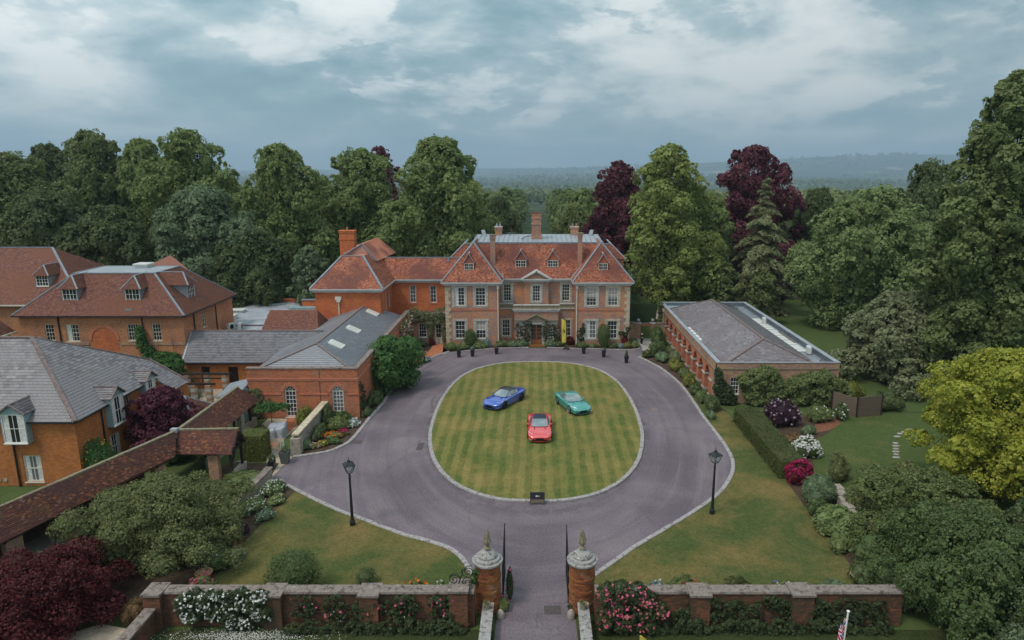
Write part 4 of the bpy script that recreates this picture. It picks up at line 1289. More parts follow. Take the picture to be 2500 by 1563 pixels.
mb.poly([(PX0, YP, 0), (PX0, YP, 4.35), (PX0, YI, 4.35), (PX0, YI, 0)]); mb.poly([(PX1, YP, 0), (PX1, YP, 4.35), (PX1, YI, 4.35), (PX1, YI, 0)])
mb.poly([(WL0, 98.5, 0), (WR1, 98.5, 0), (WR1, 98.5, ZE), (WL0, 98.5, ZE)])
mb.build('wall', MA['brick_manor'], manor)
# parapets and lead flats over porch and infill
pb = MB()
for a, b_, y_, y2 in ((WL1 + 0.01, PX0 - 0.16, YI, YR), (PX1 + 0.16, WR0 - 0.01, YI, YR)):
    pb.box(a, b_, y_ - 0.06, y_ + 0.26, 4.36, 4.95)
pb.box(PX0 - 0.13, PX1 + 0.13, YP - 0.05, YP + 0.3, 4.62, 5.0)
pb.build('parapet', MA['moss_stone'], manor)
pb = MB()
for a, b_ in ((WL1 + 0.01, PX0 - 0.16), (PX1 + 0.16, WR0 - 0.01)):
    pb.box(a, b_, YI - 0.14, YI + 0.3, 4.96, 5.06); pb.box(a, b_, YI - 0.16, YI - 0.061, 4.36, 4.5)
pb.box(PX0 - 0.16, PX1 + 0.16, YP - 0.12, YP + 0.34, 5.01, 5.11)
pb.box(PX0 - 0.2, PX1 + 0.2, YP - 0.24, YP - 0.002, 4.44, 4.61)
pb.build('parapet_coping', MA['stone'], manor)
MB().box(PX0 - 0.06, PX1 + 0.06, YP - 0.08, YP - 0.003, 4.22, 4.43).build('porch_frieze', MA['cornice_paint'], manor)
lb = MB(); lb.box(PX0, PX1, YP + 0.31, YM - 0.005, 4.7, 4.8); lb.box(WL1, PX0 - 0.005, YI + 0.27, YR - 0.005, 4.7, 4.8); lb.box(PX1 + 0.005, WR0, YI + 0.27, YR - 0.005, 4.7, 4.8)
lb.build('lead_flat', MA['lead_dark'], manor)
# brick band between storeys
for x0, x1 in ((WL0 + 0.55, WL1), (WR0, WR1 - 0.55)): MB().box(x0, x1, YW - 0.05, YW - 0.003, 4.50, 4.72).build('band_course', MA['brick_arch'], manor)
# quoins: each stone its own piece
qn = 0
for cx0, sgn in ((WL0, 1), (WR1, -1)):
    z_ = 0.1; k_ = 0
    while z_ < 7.3:
        L = 0.62 if k_ % 2 == 0 else 0.40
        x0, x1 = sorted((cx0 - sgn * 0.05, cx0 + sgn * L))
        MB().box(x0, x1, YW - 0.055, YW + (0.4 if k_ % 2 else 0.6), z_, z_ + 0.40).build('quoin', MA['stone_warm'], manor)
        z_ += 0.43; k_ += 1
# windows
for i, c in enumerate(cw):
    x0 = WL0 if i < 2 else WR0
    for (za, zb, cu) in ((5.12, 7.36, ('left', None, 'blind', 'blind')[i]), (0.98, 3.2, (None, 'blind', 'left', None)[i])):
        window(manor, (x0, YW, 0), ex, my_, c - 0.61 - x0, c + 0.61 - x0, za, zb, 3, 5 if za > 4 else 4, surround='stone' if i != 3 else 'stone_warm', curtain=cu, mid=3 if za > 4 else 2, sw=0.3)
for c in (cxu[0], cxu[2]):
    window(manor, (WL1, YR, 0), ex, my_, c - 0.49 - WL1, c + 0.49 - WL1, 5.15, 7.3, 3, 5, surround='stone', mid=3, sw=0.27)
window(manor, (MBL, YM, 0), ex, my_, cxu[1] - 0.49 - MBL, cxu[1] + 0.49 - MBL, 5.15, 7.2, 3, 5, surround='stone', mid=3, sw=0.27)
for a, c in ((WL1, -3.79), (2.76, 3.85)):
    window(manor, (a, YI, 0), ex, my_, c - 0.5 - a, c + 0.5 - a, 0.86, 2.95, 3, 4, surround='stone_warm', mid=2, sw=0.22)
for c in (-1.77, 1.83):
    window(manor, (PX0, YP, 0), ex, my_, c - 0.26 - PX0, c + 0.26 - PX0, 1.0, 2.45, 2, 4, mid=2, fr=0.05)
# oak double door, stone case and pediment
db = MB(); o_ = Vector((0.03, YP, 0))
for s_ in (-1, 1):
    x0, x1 = sorted((o_.x + s_ * 0.012, o_.x + s_ * 0.66))
    db.box(x0, x1, YP + 0.10, YP + 0.15, 0.03, 0.62)
    for a in (x0, x1 - 0.09): db.box(a, a + 0.09, YP + 0.10, YP + 0.15, 0.62, 2.61)
    for z_ in (0.62, 1.1, 1.58, 2.06, 2.52): db.box(x0 + 0.09, x1 - 0.09, YP + 0.105, YP + 0.145, z_, z_ + 0.07)
    db.box((x0 + x1) / 2 - 0.02, (x0 + x1) / 2 + 0.02, YP + 0.107, YP + 0.143, 0.69, 2.52)
door = db.build('door', MA['oak_door'], manor)
MB().box(-0.6, 0.66, YP + 0.122, YP + 0.128, 0.6, 2.6).build('pane', MA['glass'], door)
kb = MB()
for s_ in (-1, 1): kb.box(0.03 + s_ * 0.07 - 0.02, 0.03 + s_ * 0.07 + 0.02, YP + 0.05, YP + 0.10, 1.12, 1.22)
kb.build('handle', MA['brass'], door)
sb = MB()
for s_ in (-1, 1):
    x0, x1 = sorted((0.03 + s_ * 0.68, 0.03 + s_ * 1.02)); sb.box(x0, x1, YP - 0.12, YP - 0.003, 0.0, 2.66)
sb.box(-1.05, 1.11, YP - 0.16, YP - 0.003, 2.665, 3.05)
sb.box(-2.55, -1.06, YP - 0.05, YP - 0.003, 2.55, 3.1); sb.box(1.12, 2.6, YP - 0.05, YP - 0.003, 2.55, 3.1)
sb.build('door_case', MA['stone'], manor)
pdm = MB()
pdm.box(-2.62, 2.68, YP - 0.3, YP - 0.003, 3.105, 3.27)
pdm.slab([(-1.35, YP - 0.42, 3.29), (0.03, YP - 0.42, 3.98), (0.03, YP - 0.004, 3.98), (-1.35, YP - 0.004, 3.29)], 0.1)
pdm.slab([(1.41, YP - 0.42, 3.29), (0.03, YP - 0.42, 3.98), (0.03, YP - 0.004, 3.98), (1.41, YP - 0.004, 3.29)], 0.1)
pdm.poly([(-1.2, YP - 0.2, 3.28), (1.26, YP - 0.2, 3.28), (0.03, YP - 0.2, 3.86)])
pdm.build('door_pediment', MA['moss_stone'], manor)
MB().box(-0.98, 1.04, YP - 1.05, YP - 0.13, 0.006, 0.10).build('doorstep', MA['mat_coir'], manor)
# cornice
cb = MB()
def cornice(mb, a, b_, n_, z=ZE, ex0=0.0, ex1=0.0):
    a = Vector(a); b_ = Vector(b_); d = (b_ - a).normalized(); L = (b_ - a).length
    mb.obox(a, d, n_, -ex0 * 0.4, L + ex1 * 0.4, 0.002, 0.18, z, z + 0.16)
    mb.obox(a, d, n_, -ex0 * 0.75, L + ex1 * 0.75, 0.002, 0.34, z + 0.161, z + 0.3)
    mb.obox(a, d, n_, -ex0, L + ex1, 0.002, 0.48, z + 0.301, z + 0.44)
for x0, x1 in ((WL0, WL1), (WR0, WR1)):
    cornice(cb, (x0, YW, 0), (x1, YW, 0), my_, ex0=0.48, ex1=0.48)
cornice(cb, (WL0, 98.5, 0), (WL0, YW + 0.01, 0), mx_); cornice(cb, (WR1, YW + 0.01, 0), (WR1, 98.5, 0), ex)
cornice(cb, (WL1, YW + 0.01, 0), (WL1, YR - 0.5, 0), ex); cornice(cb, (WR0, YR - 0.5, 0), (WR0, YW + 0.01, 0), mx_)
cornice(cb, (WL1, YR, 0), (MBL - 0.01, YR, 0), my_); cornice(cb, (MBR + 0.01, YR, 0), (WR0, YR, 0), my_)
cornice(cb, (MBL, YM, 0), (MBR, YM, 0), my_, ex0=0.3, ex1=0.3)
cb.build('cornice', MA['cornice_paint'], manor)
pdm = MB()
ax, az = 0.03, 9.14
for s_ in (-1, 1):
    pdm.slab([(ax + s_ * 1.95, YM - 0.5, 8.07), (ax, YM - 0.5, az), (ax, YR + 0.9, az), (ax + s_ * 1.95, YR + 0.3, 8.07)], 0.16)
pdm.build('pediment', MA['cornice_paint'], manor)
MB().poly([(ax - 1.72, YM - 0.12, 8.07), (ax + 1.72, YM - 0.12, 8.07), (ax, YM - 0.12, 9.0)]).build('pediment_field', MA['brick_manor'], manor)
# roof: front slopes, wings with hipped fronts, lead flat on top
E_ = 0.42; ze = ZCOR - 0.02
YF = YR - E_; yt = YF + (ZT - ze) / 1.27
tl, tr_ = XC - 8.35, XC + 8.35
YB = 95.6
W = []
def wing_faces(x0, x1):
    xm = (x0 + x1) / 2; hy = (x1 - x0) / 2
    f = YW - E_; ap = f + hy; zr = ze + hy * 1.20
    return (x0, f, x1, xm, ap, zr)
RF = []; rid = []
for (x0, x1) in ((WL0 - E_, WL1 + E_), (WR0 - E_, WR1 + E_)):
    a, f, b_, xm, ap, zr = wing_faces(x0, x1)
    A = Vector((xm, ap, zr))
    back = 91.0
    RF.append([(a, f, ze), (b_, f, ze), A])
    RF.append([(a, f, ze), A, (xm, back, zr), (a, back, ze)])
    RF.append([(b_, f, ze), (b_, back, ze), (xm, back, zr), A])
    rid += [[(a, f, ze), A], [(b_, f, ze), A], [A, (xm, 88.6, zr)]]
main = [(WL0 - E_ + 0.1, YF, ze), (WR1 + E_ - 0.1, YF, ze), (tr_, yt, ZT), (tl, yt, ZT)]
RF.append(main)
# outer slopes and the parts at the rear
for s_ in (-1, 1):
    xo = XC + s_ * (11.25 + E_); xt = XC + s_ * 8.35
    RF.append([(xo, 87.6, ze), (xo, 98.5, ze), (xt, 96.2, ZT), (xt, yt, ZT)])
    xr = XC + s_ * 10.0
RF.append([(WL0 - E_, 98.9, ze), (WR1 + E_, 98.9, ze), (tr_, YB, ZT), (tl, YB, ZT)])
rb = MB()
for f in RF: rb.slab(f, 0.06)
roof = rb.build('roof', MA['tile_manor'], manor)
tiles('roof_tile_field', RF[:-1], 0.17, 0.115, 'tile_manor', manor, seed=4)
for p in rid:
    rb = MB(); ridge(rb, p, 0.19, 0.1, 0.05); rb.build('hip_lead', MA['lead'], manor)
rb = MB()
ridge(rb, [main[0], main[3]], 0.2, 0.1); ridge(rb, [main[1], main[2]], 0.2, 0.1)
for s_ in (-1, 1): ridge(rb, [(XC + s_ * 8.35, yt, ZT + 0.02), (XC + s_ * 8.35, YB, ZT + 0.02)], 0.3, 0.14)
# valleys between the wings and the centre
ridge(rb, [(WL1 + E_, YF - 0.1, ze + 0.05), (WL1 - 2.6, 87.2, ze + 3.4)], 0.3, 0.05); ridge(rb, [(WR0 - E_, YF - 0.1, ze + 0.05), (WR0 + 2.6, 87.2, ze + 3.4)], 0.3, 0.05)
rb.build('roof_lead', MA['lead'], manor)
lt = MB(); lt.slab([(tl - 0.1, yt - 0.05, ZT + 0.05), (tr_ + 0.1, yt - 0.05, ZT + 0.05), (tr_ + 0.1, YB, ZT + 0.42), (tl - 0.1, YB, ZT + 0.42)], 0.12)
lead = lt.build('lead_roof', MA['lead_light'], manor)
n_ = 26
for i in range(n_ + 1):
    x_ = tl + (tr_ - tl) * i / n_
    MB().bar((x_, yt - 0.05, ZT + 0.08), (x_, YB, ZT + 0.45), 0.07, 0.07).build('lead_roll', MA['lead'], lead)
gb = MB(); ridge(gb, [(tl - 0.1, yt - 0.06, ZT + 0.02), (tr_ + 0.1, yt - 0.06, ZT + 0.02)], 0.18, 0.2)
for s_ in (-1, 1):
    gb.bar((XC + s_ * 7.2, 93.5, ZT + 0.3), (XC + s_ * 7.6, YB + 0.3, ZT + 0.95), 0.5, 0.1)
gb.build('lead_edge', MA['lead'], manor)
# side roofs at the rear corners
sr = []
for s_ in (-1, 1):
    q = lambda x, y, z: (XC + s_ * x, y, z)
    sr += [[q(11.8, 90.6, 9.7), q(9.9, 92.0, 11.6), q(9.9, 97.5, 11.6), q(11.8, 97.5, 9.7)], [q(8.2, 90.6, 9.7), q(11.8, 90.6, 9.7), q(9.9, 92.0, 11.6), q(8.2, 92.0, 11.6)]]
rb = MB()
for f in sr: rb.slab(f, 0.06)
rb.build('rear_roof', MA['tile_manor'], manor)
tiles('rear_roof_tile_field', sr, 0.17, 0.115, 'tile_manor', manor, seed=5)
wb = MB()
for s_ in (-1, 1): x0, x1 = sorted((XC + s_ * 8.2, XC + s_ * 11.5)); wb.box(x0, x1, 90.9, 97.4, 7.6, 9.75)
wb.build('rear_wall', MA['brick_manor'], manor)
rb = MB()
for f in sr[::2]: ridge(rb, [f[0], f[1]], 0.2, 0.08); ridge(rb, [f[1], f[2]], 0.22, 0.08); ridge(rb, [f[1], (XC + (8.3 if f[1][0] > XC else -8.3), 92.0, 11.6)], 0.22, 0.08)
rb.build('rear_roof_lead', MA['lead_light'], manor)
# dormers
for c in (-1.94, 2.1):
    dormer(manor, (c - 0.72, YF + 0.95, 0), ex, my_, 1.44, 8.98, 10.28, 11.45, 2.6, 'tile_manor', 'tile_manor', 4, 3, over=0.1)
for c in (-8.2, 8.16):
    dormer(manor, (c - 0.6, YW + 0.65, 0), ex, my_, 1.2, 9.05, 10.28, 11.4, 2.6, 'tile_manor', 'tile_manor', 4, 3, over=0.1)
# chimneys
def chimney(parent, x, y, w_, dp, z0, z1, m_='brick_manor', bands=(0.0,), cap='stone', pots=0, potm='terracotta', name='chimney', plinth=0.0):
    mb = MB(); mb.box(x - w_ / 2, x + w_ / 2, y - dp / 2, y + dp / 2, z0, z1)
    if plinth: mb.box(x - w_ / 2 - 0.09, x + w_ / 2 + 0.09, y - dp / 2 - 0.09, y + dp / 2 + 0.09, z0, z0 + plinth)
    for b_ in bands: mb.box(x - w_ / 2 - 0.07, x + w_ / 2 + 0.07, y - dp / 2 - 0.07, y + dp / 2 + 0.07, z1 - b_ - 0.16, z1 - b_)
    c = mb.build(name, MA[m_], parent)
    MB().box(x - w_ / 2 - 0.1, x + w_ / 2 + 0.1, y - dp / 2 - 0.1, y + dp / 2 + 0.1, z1 + 0.001, z1 + 0.10).build('chimney_cap', MA[cap], c)
    for i in range(pots):
        xx = x + (i - (pots - 1) / 2) * w_ / max(1, pots)
        MB().lathe((xx, y, z1 + 0.1), [(0.12, 0), (0.15, 0.05), (0.11, 0.1), (0.10, 0.36), (0.13, 0.42), (0.09, 0.42)], 10).build('chimney_pot', MA[potm], c)
    return c
chimney(manor, 0.03, 91.5, 1.2, 1.1, 12.0, 15.75, 'brick_manor', bands=(0.0, 0.55, 1.35), cap='brick_old', plinth=1.0)
pan = MB()
for a in (-0.31, 0.37): pan.box(a - 0.06, a + 0.06, 91.5 - 0.61, 91.5 - 0.553, 13.05, 14.1)
pan.build('chimney_panel', MA['brick_arch'], manor)
chimney(manor, -5.46, 86.0, 0.62, 0.62, 8.4, 13.35, 'brick_manor', bands=(0.0, 0.3), cap='moss_stone')
chimney(manor, 5.52, 86.0, 0.55, 0.62, 8.4, 13.55, 'brick_manor', bands=(0.0, 0.3), cap='moss_stone')
chimney(manor, -5.2, 95.0, 0.9, 0.9, 12.0, 13.6, 'brick_manor', bands=(0.0, 0.35), pots=2, potm='lead_light')
chimney(manor, 5.3, 95.0, 1.05, 0.8, 12.0, 13.6, 'brick_manor', bands=(0.0,), pots=2)
# rain pipes and small roof fittings
for x in (WL1 - 0.12, WR0 + 0.12):
    dp = MB(); dp.tube([(x, YW - 0.1, 0.1), (x, YW - 0.1, 7.6)], 0.06, 8); dp.box(x - 0.14, x + 0.14, YW - 0.2, YW - 0.02, 7.25, 7.58)
    dp.build('rain_pipe', MA['cream_paint'], manor)
fb = MB(); fb.tube([(-3.6, 94.5, 12.45), (-3.6, 94.5, 12.9)], 0.08, 6); fb.tube([(-4.2, 95, 12.8), (-2.6, 95, 12.8)], 0.04, 6)
fb.tube([(-1.9, 90.2, 12.45), (-1.3, 90.6, 12.75), (-0.6, 91.0, 12.8)], 0.07, 6)
fb.build('roof_pipe', MA['lead_dark'], manor)

# ------------------------------------------------------------------ service wing left of the manor
wing = empty('service_wing', (-18.0, 84.0, 0), 'orange brick service wing with hipped tiled roof joined to the left of the manor house', 'house')
mb = MB()
YL = 84.3; PXL, PXR, YPV = -25.45, -17.95, 77.3
wall(mb, (PXR, YL, 0), ex, my_, WL0 - PXR, 0, 7.6, [wh(PXR, -15.46, 0.72, 5.05, 7.2), wh(PXR, -12.9, 0.76, 5.05, 7.2)])
wall(mb, (PXL, YPV, 0), ex, my_, PXR - PXL, 0, 7.6)
wall(mb, (PXR, YPV, 0), ey, ex, YL - YPV, 0, 7.6, [(2.6, 3.4, 4.9, 7.1), (4.4, 5.2, 4.9, 7.1)])
mb.poly([(PXL, YPV, 0), (PXL, 94, 0), (PXL, 94, 7.6), (PXL, YPV, 7.6)])
mb.poly([(PXL, 94, 0), (WL0, 94, 0), (WL0, 94, 7.6), (PXL, 94, 7.6)])
mb.build('wall', MA['brick_orange'], wing)
for c, hw in ((-15.46, 0.36), (-12.9, 0.38)):
    window(wing, (PXR, YL, 0), ex, my_, c - hw - PXR, c + hw - PXR, 5.05, 7.2, 2, 4, surround='brick_arch', sw=0.2, mid=2)
for a in (2.6, 4.4): window(wing, (PXR, YPV, 0), ey, ex, a, a + 0.8, 4.9, 7.1, 2, 4, surround='brick_arch', sw=0.2, mid=2)
cb = MB(); cornice(cb, (PXL, YPV, 0), (PXR, YPV, 0), my_, ex0=0.48, ex1=0.48); cornice(cb, (PXR, YPV + 0.01, 0), (PXR, YL - 0.5, 0), ex); cornice(cb, (PXR, YL, 0), (WL0 - 0.5, YL, 0), my_)
cornice(cb, (PXL, 94, 0), (PXL, YPV + 0.01, 0), mx_)
cb.build('cornice', MA['cornice_paint'], wing)
x0, x1, yf = PXL - E_, PXR + E_, YPV - E_
zp = 11.35; g_ = (zp - ze)
fa, fb_ = (x0 + 2.75, yf + 4.0, zp), (x1 - 3.05, yf + 4.0, zp)
zr2 = 10.45; yr2 = YL - E_ + 2.6
RF2 = [[(x0, yf, ze), (x1, yf, ze), fb_, fa], [(x1, yf, ze), (x1, YL - E_, ze), (x1 - 3.05, yr2 + 2, zp), fb_], [(x0, yf, ze), fa, (x0 + 2.75, 92, zp), (x0, 92, ze)],
       [(x1 - 0.3, YL - E_, ze), (WL0 - E_ + 0.25, YL - E_, ze), (WL0 + 1.6, yr2, zr2), (x1 - 2.0, yr2, zr2)],
       [(x1 - 2.0, yr2, zr2), (WL0 + 1.6, yr2, zr2), (WL0, 92, ze), (x1, 92, ze)]]
top2 = [fa, fb_, (x1 - 3.05, yr2 + 2, zp), (x0 + 2.75, 92, zp)]
rb = MB()
for f in RF2 + [top2]: rb.slab(f, 0.06)
apx = (x0 + 4.6, yf + 6.4, 12.5)
rb.slab([(x0 + 2.75, yf + 4.6, zp), (x1 - 1.9, yf + 6.2, zp - 0.9), apx], 0.06); rb.slab([(x1 - 1.9, yf + 6.2, zp - 0.9), (x1 - 1.4, 92, zp - 0.9), (apx[0], 92, apx[2]), apx], 0.06); rb.slab([(x0 + 2.6, yf + 4.6, zp), apx, (apx[0], 92, apx[2]), (x0 + 1.4, 92, zp)], 0.06)
rb.build('roof', MA['tile_manor'], wing)
tiles('roof_tile_field', RF2, 0.17, 0.115, 'tile_manor', wing, seed=6)
rb = MB(); ridge(rb, [(x0, yf, ze), fa, fb_, (x1, yf, ze)], 0.26, 0.1); ridge(rb, [(x1 - 2.0, yr2, zr2), (WL0 + 1.6, yr2, zr2)], 0.24, 0.1); ridge(rb, [(x1 - 0.3, YL - E_, ze + 0.05), (x1 - 2.3, yr2, zr2)], 0.24, 0.06)
ridge(rb, [apx, (x1 - 1.9, yf + 6.2, zp - 0.9)], 0.22, 0.1); ridge(rb, [(x0 + 2.9, yf + 4.4, zp + 0.1), apx], 0.22, 0.1)
rb.build('roof_lead', MA['lead'], wing)
chimney(wing, -22.9, 83.2, 1.75, 1.1, 10.6, 14.1, 'brick_orange', bands=(0.0, 0.85), cap='brick_orange', pots=1)
dp = MB(); dp.tube([(-22.75, YPV - 0.1, 3.2), (-22.75, YPV - 0.1, 7.0)], 0.07, 8); dp.box(-23.1, -22.4, YPV - 0.24, YPV - 0.02, 6.75, 7.15)
dp.box(-22.95, -22.55, YPV - 0.24, YPV - 0.02, 6.5, 6.75); dp.build('rain_pipe', MA['cream_paint'], wing)
fb = MB(); fb.tube([(-10.9 - 0.2, yr2 - 0.4, 10.1), (-11.1, yr2 - 0.4, 10.6)], 0.1, 8); fb.box(-11.4, -10.8, yr2 - 0.6, yr2 - 0.2, 10.05, 10.12); fb.build('roof_vent', MA['lead_light'], wing)
# single-storey front with window and glazed door under the climber
mb = MB(); YG = 82.9
wall(mb, (-15.4, YG, 0), ex, my_, WL0 + 15.4, 0, 3.9, [wh(-15.4, -14.17, 0.95, 0.9, 2.7), wh(-15.4, -12.2, 0.86, 0.05, 2.62)])
mb.build('front_wall', MA['brick_manor'], wing)
MB().box(-15.4, WL0, YG + 0.005, YL - 0.005, 3.75, 3.9).build('lead_flat', MA['lead'], wing)
window(wing, (-15.4, YG, 0), ex, my_, 0.755, 1.705, 0.9, 2.7, 3, 4, mid=2)
db = MB(); dw = (2.77, 3.63)
db.obox((-15.4, YG, 0), ex, my_, dw[0], dw[1], -0.16, -0.1, 0.05, 0.85)
for a, b_ in ((dw[0], dw[0] + 0.14), (dw[1] - 0.14, dw[1])): db.obox((-15.4, YG, 0), ex, my_, a, b_, -0.16, -0.1, 0.85, 2.62)
for z_ in (0.85, 1.4, 1.95, 2.5): db.obox((-15.4, YG, 0), ex, my_, dw[0] + 0.14, dw[1] - 0.14, -0.155, -0.105, z_, z_ + 0.06)
db.obox((-15.4, YG, 0), ex, my_, 3.18, 3.22, -0.153, -0.107, 0.9, 2.5)
dd_ = db.build('garden_door', MA['cream_paint'], wing)
MB().obox((-15.4, YG, 0), ex, my_, dw[0] + 0.1, dw[1] - 0.1, -0.135, -0.128, 0.85, 2.6).build('pane', MA['glass'], dd_)
# ------------------------------------------------------------------ hall with slate roof and arched windows
hall = empty('brick_hall', (-20.5, 57, 0), 'single storey brick hall with two arched windows and grey slate roof with three rooflights', 'building')
HX0, HX1, HY = -25.2, -15.55, 57.0
mb = MB(); hl = HX1 - HX0
wall(mb, (HX0, HY, 0), ex, my_, hl, 0, 3.68, [(3.15, 4.15, 0.1, 2.95, 'arch'), (7.3, 8.3, 0.55, 2.95, 'arch')], reveal=0.2)
mb.obox((HX0, HY, 0), ex, my_, 0, hl, -0.35, 0.0, 3.681, 4.5)
wall(mb, (HX1, HY, 0), ey, ex, 25, 0, 3.68)
mb.obox((HX1, HY, 0), ey, ex, 0.36, 24.8, -0.35, 0.0, 3.681, 4.5)
wall(mb, (HX0, 64, 0), my_, mx_, 7, 0, 4.0)
mb.build('wall', MA['brick_hall'], hall)
cb = MB(); cb.obox((HX0, HY, 0), ex, my_, -0.06, hl + 0.06, -0.42, 0.07, 4.501, 4.6); cb.obox((HX1, HY, 0), ey, ex, 0.43, 24.8, -0.42, 0.07, 4.501, 4.6)
cb.build('coping', MA['coping'], hall)
sb = MB()
for za, zb, pr in ((3.55, 3.68, 0.07), (3.42, 3.549, 0.04)): sb.obox((HX0, HY, 0), ex, my_, -0.03, hl + 0.03, 0.002, pr, za, zb); sb.obox((HX1, HY, 0), ey, ex, 0.0, 24.8, 0.002, pr, za, zb)
for a, b_ in ((0.0, 2.85), (4.45, 7.0), (8.6, hl)): sb.obox((HX0, HY, 0), ex, my_, a, b_, 0.002, 0.06, 2.15, 2.28)
sb.build('string_course', MA['brick_arch'], hall)
for (u0, u1, za) in ((3.15, 4.15, 0.1), (7.3, 8.3, 0.55)):
    window(hall, (HX0, HY, 0), ex, my_, u0, u1, za, 2.95, 3, 5 if za > 0.3 else 6, reveal=0.15, fr=0.09, bar=0.04, arch=True, curtain=None)
    ab = MB(); A = arc_pts((u0 + u1) / 2, 2.45, 0.52, 14); B = arc_pts((u0 + u1) / 2, 2.45, 0.80, 14); o_ = Vector((HX0, HY, 0))
    P = lambda q, v: o_ + ex * q[0] + my_ * v + Zv * q[1]
    for q in range(14):
        ab.hexa([P(A[q], 0.003), P(A[q + 1], 0.003), P(A[q + 1], 0.05), P(A[q], 0.05), P(B[q], 0.003), P(B[q + 1], 0.003), P(B[q + 1], 0.05), P(B[q], 0.05)])
    ab.build('arch_surround', MA['brick_arch'], hall)
# wall lamp and cable
MB().tube([(-18.9, HY - 0.02, 0.2), (-18.9, HY - 0.02, 4.4)], 0.02, 5).build('cable', MA['iron'], hall)
rx, ry0, ry1, zr = -20.0, 60.2, 78.2, 5.95
ev = 4.15
fH = [(HX0 + 0.4, HY + 0.5, ev), (HX1 - 0.5, HY + 0.5, ev), (rx, ry0, zr)]
fR = [(HX1 - 0.5, HY + 0.5, ev), (HX1 - 0.5, 80.6, ev), (rx, ry1, zr), (rx, ry0, zr)]
fL = [(HX0 + 0.4, HY + 0.5, ev), (rx, ry0, zr), (rx, ry1, zr), (HX0 - 0.6, ry1, 3.2), (HX0 - 0.6, 66.0, 3.2)]
fB = [(HX1 - 0.5, 80.6, ev), (HX0, 80.0, 4.0), (rx, ry1, zr)]
rb = MB()
for f in (fH, fR, fB): rb.slab(f, 0.05)
rb.box(HX0 + 0.35, HX1 - 0.36, HY + 0.36, HY + 0.9, 3.9, 4.05); rb.box(HX1 - 0.9, HX1 - 0.36, HY + 0.9, 81, 3.9, 4.05)
rb.build('roof', MA['slate_hall'], hall)
tiles('slate_field', [fH, fR], 0.42, 0.23, 'slate_hall', hall, thick=0.012, seed=8)
fl1 = [fL[0], fL[1], fL[2]]; fl2 = [fL[0], fL[2], (HX0 - 0.6, ry1, 3.9), (HX0 - 0.6, 66, 3.6)]
rb = MB(); rb.slab(fl1, 0.05); rb.slab(fl2[:3], 0.05); rb.slab([fl2[0], fl2[2], fl2[3]], 0.05); rb.build('rear_slope', MA['slate_old'], hall)
tiles('slate_field', [fl1, fl2], 0.3, 0.2, 'slate_old', hall, thick=0.016, seed=9)
rb = MB(); ridge(rb, [fH[0], (rx, ry0, zr)], 0.22, 0.09); ridge(rb, [fH[1], (rx, ry0, zr)], 0.22, 0.09); ridge(rb, [(rx, ry0, zr), (rx, ry1, zr)], 0.24, 0.1)
rb.build('ridge_tile', MA['ridge_tile'], hall)
nR = Vector((0.0, 0, 0)); sl = (zr - ev) / (HX1 - 0.5 - rx)
for k_, yy in enumerate((61.4, 67.5, 75.8)):
    xa, xb = -19.3, -18.05
    zf = lambda x: ev + (HX1 - 0.5 - x) * sl
    fr_ = MB(); fr_.slab([(xa, yy, zf(xa) + 0.16), (xb, yy, zf(xb) + 0.16), (xb, yy + 1.2, zf(xb) + 0.16), (xa, yy + 1.2, zf(xa) + 0.16)], 0.15)
    fo_ = fr_.build('rooflight', MA['white_paint'], hall)
    gl = MB(); gl.slab([(xa + 0.1, yy + 0.1, zf(xa + 0.1) + 0.175), (xb - 0.1, yy + 0.1, zf(xb - 0.1) + 0.175), (xb - 0.1, yy + 1.1, zf(xb - 0.1) + 0.175), (xa + 0.1, yy + 1.1, zf(xa + 0.1) + 0.175)], 0.012)
    gl.build('pane', MA['skylight_glass'], fo_)

# slate range joining hall and stable block
rng_ = empty('slate_range', (-29.5, 64.8, 0), 'low range with dark grey slate roof between the stable block and the hall', 'building')
mb = MB()
wall(mb, (-34.9, 65.1, 0), ex, my_, 9.9, 0, 2.8, [(1.6, 2.5, 0.05, 2.3), (4.3, 5.3, 0.05, 2.3), (6.9, 7.9, 0.05, 2.3)], reveal=0.3)
mb.build('wall', MA['brick_court'], rng_)
MB().box(-34.8, -25.2, 65.45, 65.5, 0.0, 2.7).build('doorway_shade', MA['timber_dark'], rng_)  # dark sheet in place of the shade inside the open doorways
fS = [(-34.9, 64.65, 2.85), (-25.0, 64.65, 2.85), (-21.5, 67.3, 5.45), (-34.9, 67.3, 5.45)]
fN = [(-34.9, 67.3, 5.45), (-21.5, 67.3, 5.45), (-21.5, 70.3, 3.4), (-34.9, 70.3, 3.4)]
rb = MB(); rb.slab(fS, 0.06); rb.slab(fN, 0.06); rb.build('roof', MA['slate_old'], rng_)
tiles('slate_field', [fS], 0.3, 0.19, 'slate_old', rng_, thick=0.016, seed=10)
rb = MB(); ridge(rb, [(-34.9, 67.3, 5.45), (-21.6, 67.3, 5.45)], 0.22, 0.1); rb.build('ridge_tile', MA['ridge_tile'], rng_)
rb = MB(); rb.bar((-34.85, 64.8, 2.98), (-34.85, 67.3, 5.5), 0.14, 0.1); rb.build('flashing', MA['lead_light'], rng_)
MB().bar((-34.9, 64.55, 2.78), (-25.0, 64.55, 2.78), 0.12, 0.1).build('gutter', MA['iron'], rng_)
for x in (-25.6,): MB().tube([(x, 64.9, 0), (x, 64.9, 2.8)], 0.07, 8).build('rain_pipe', MA['iron'], rng_)

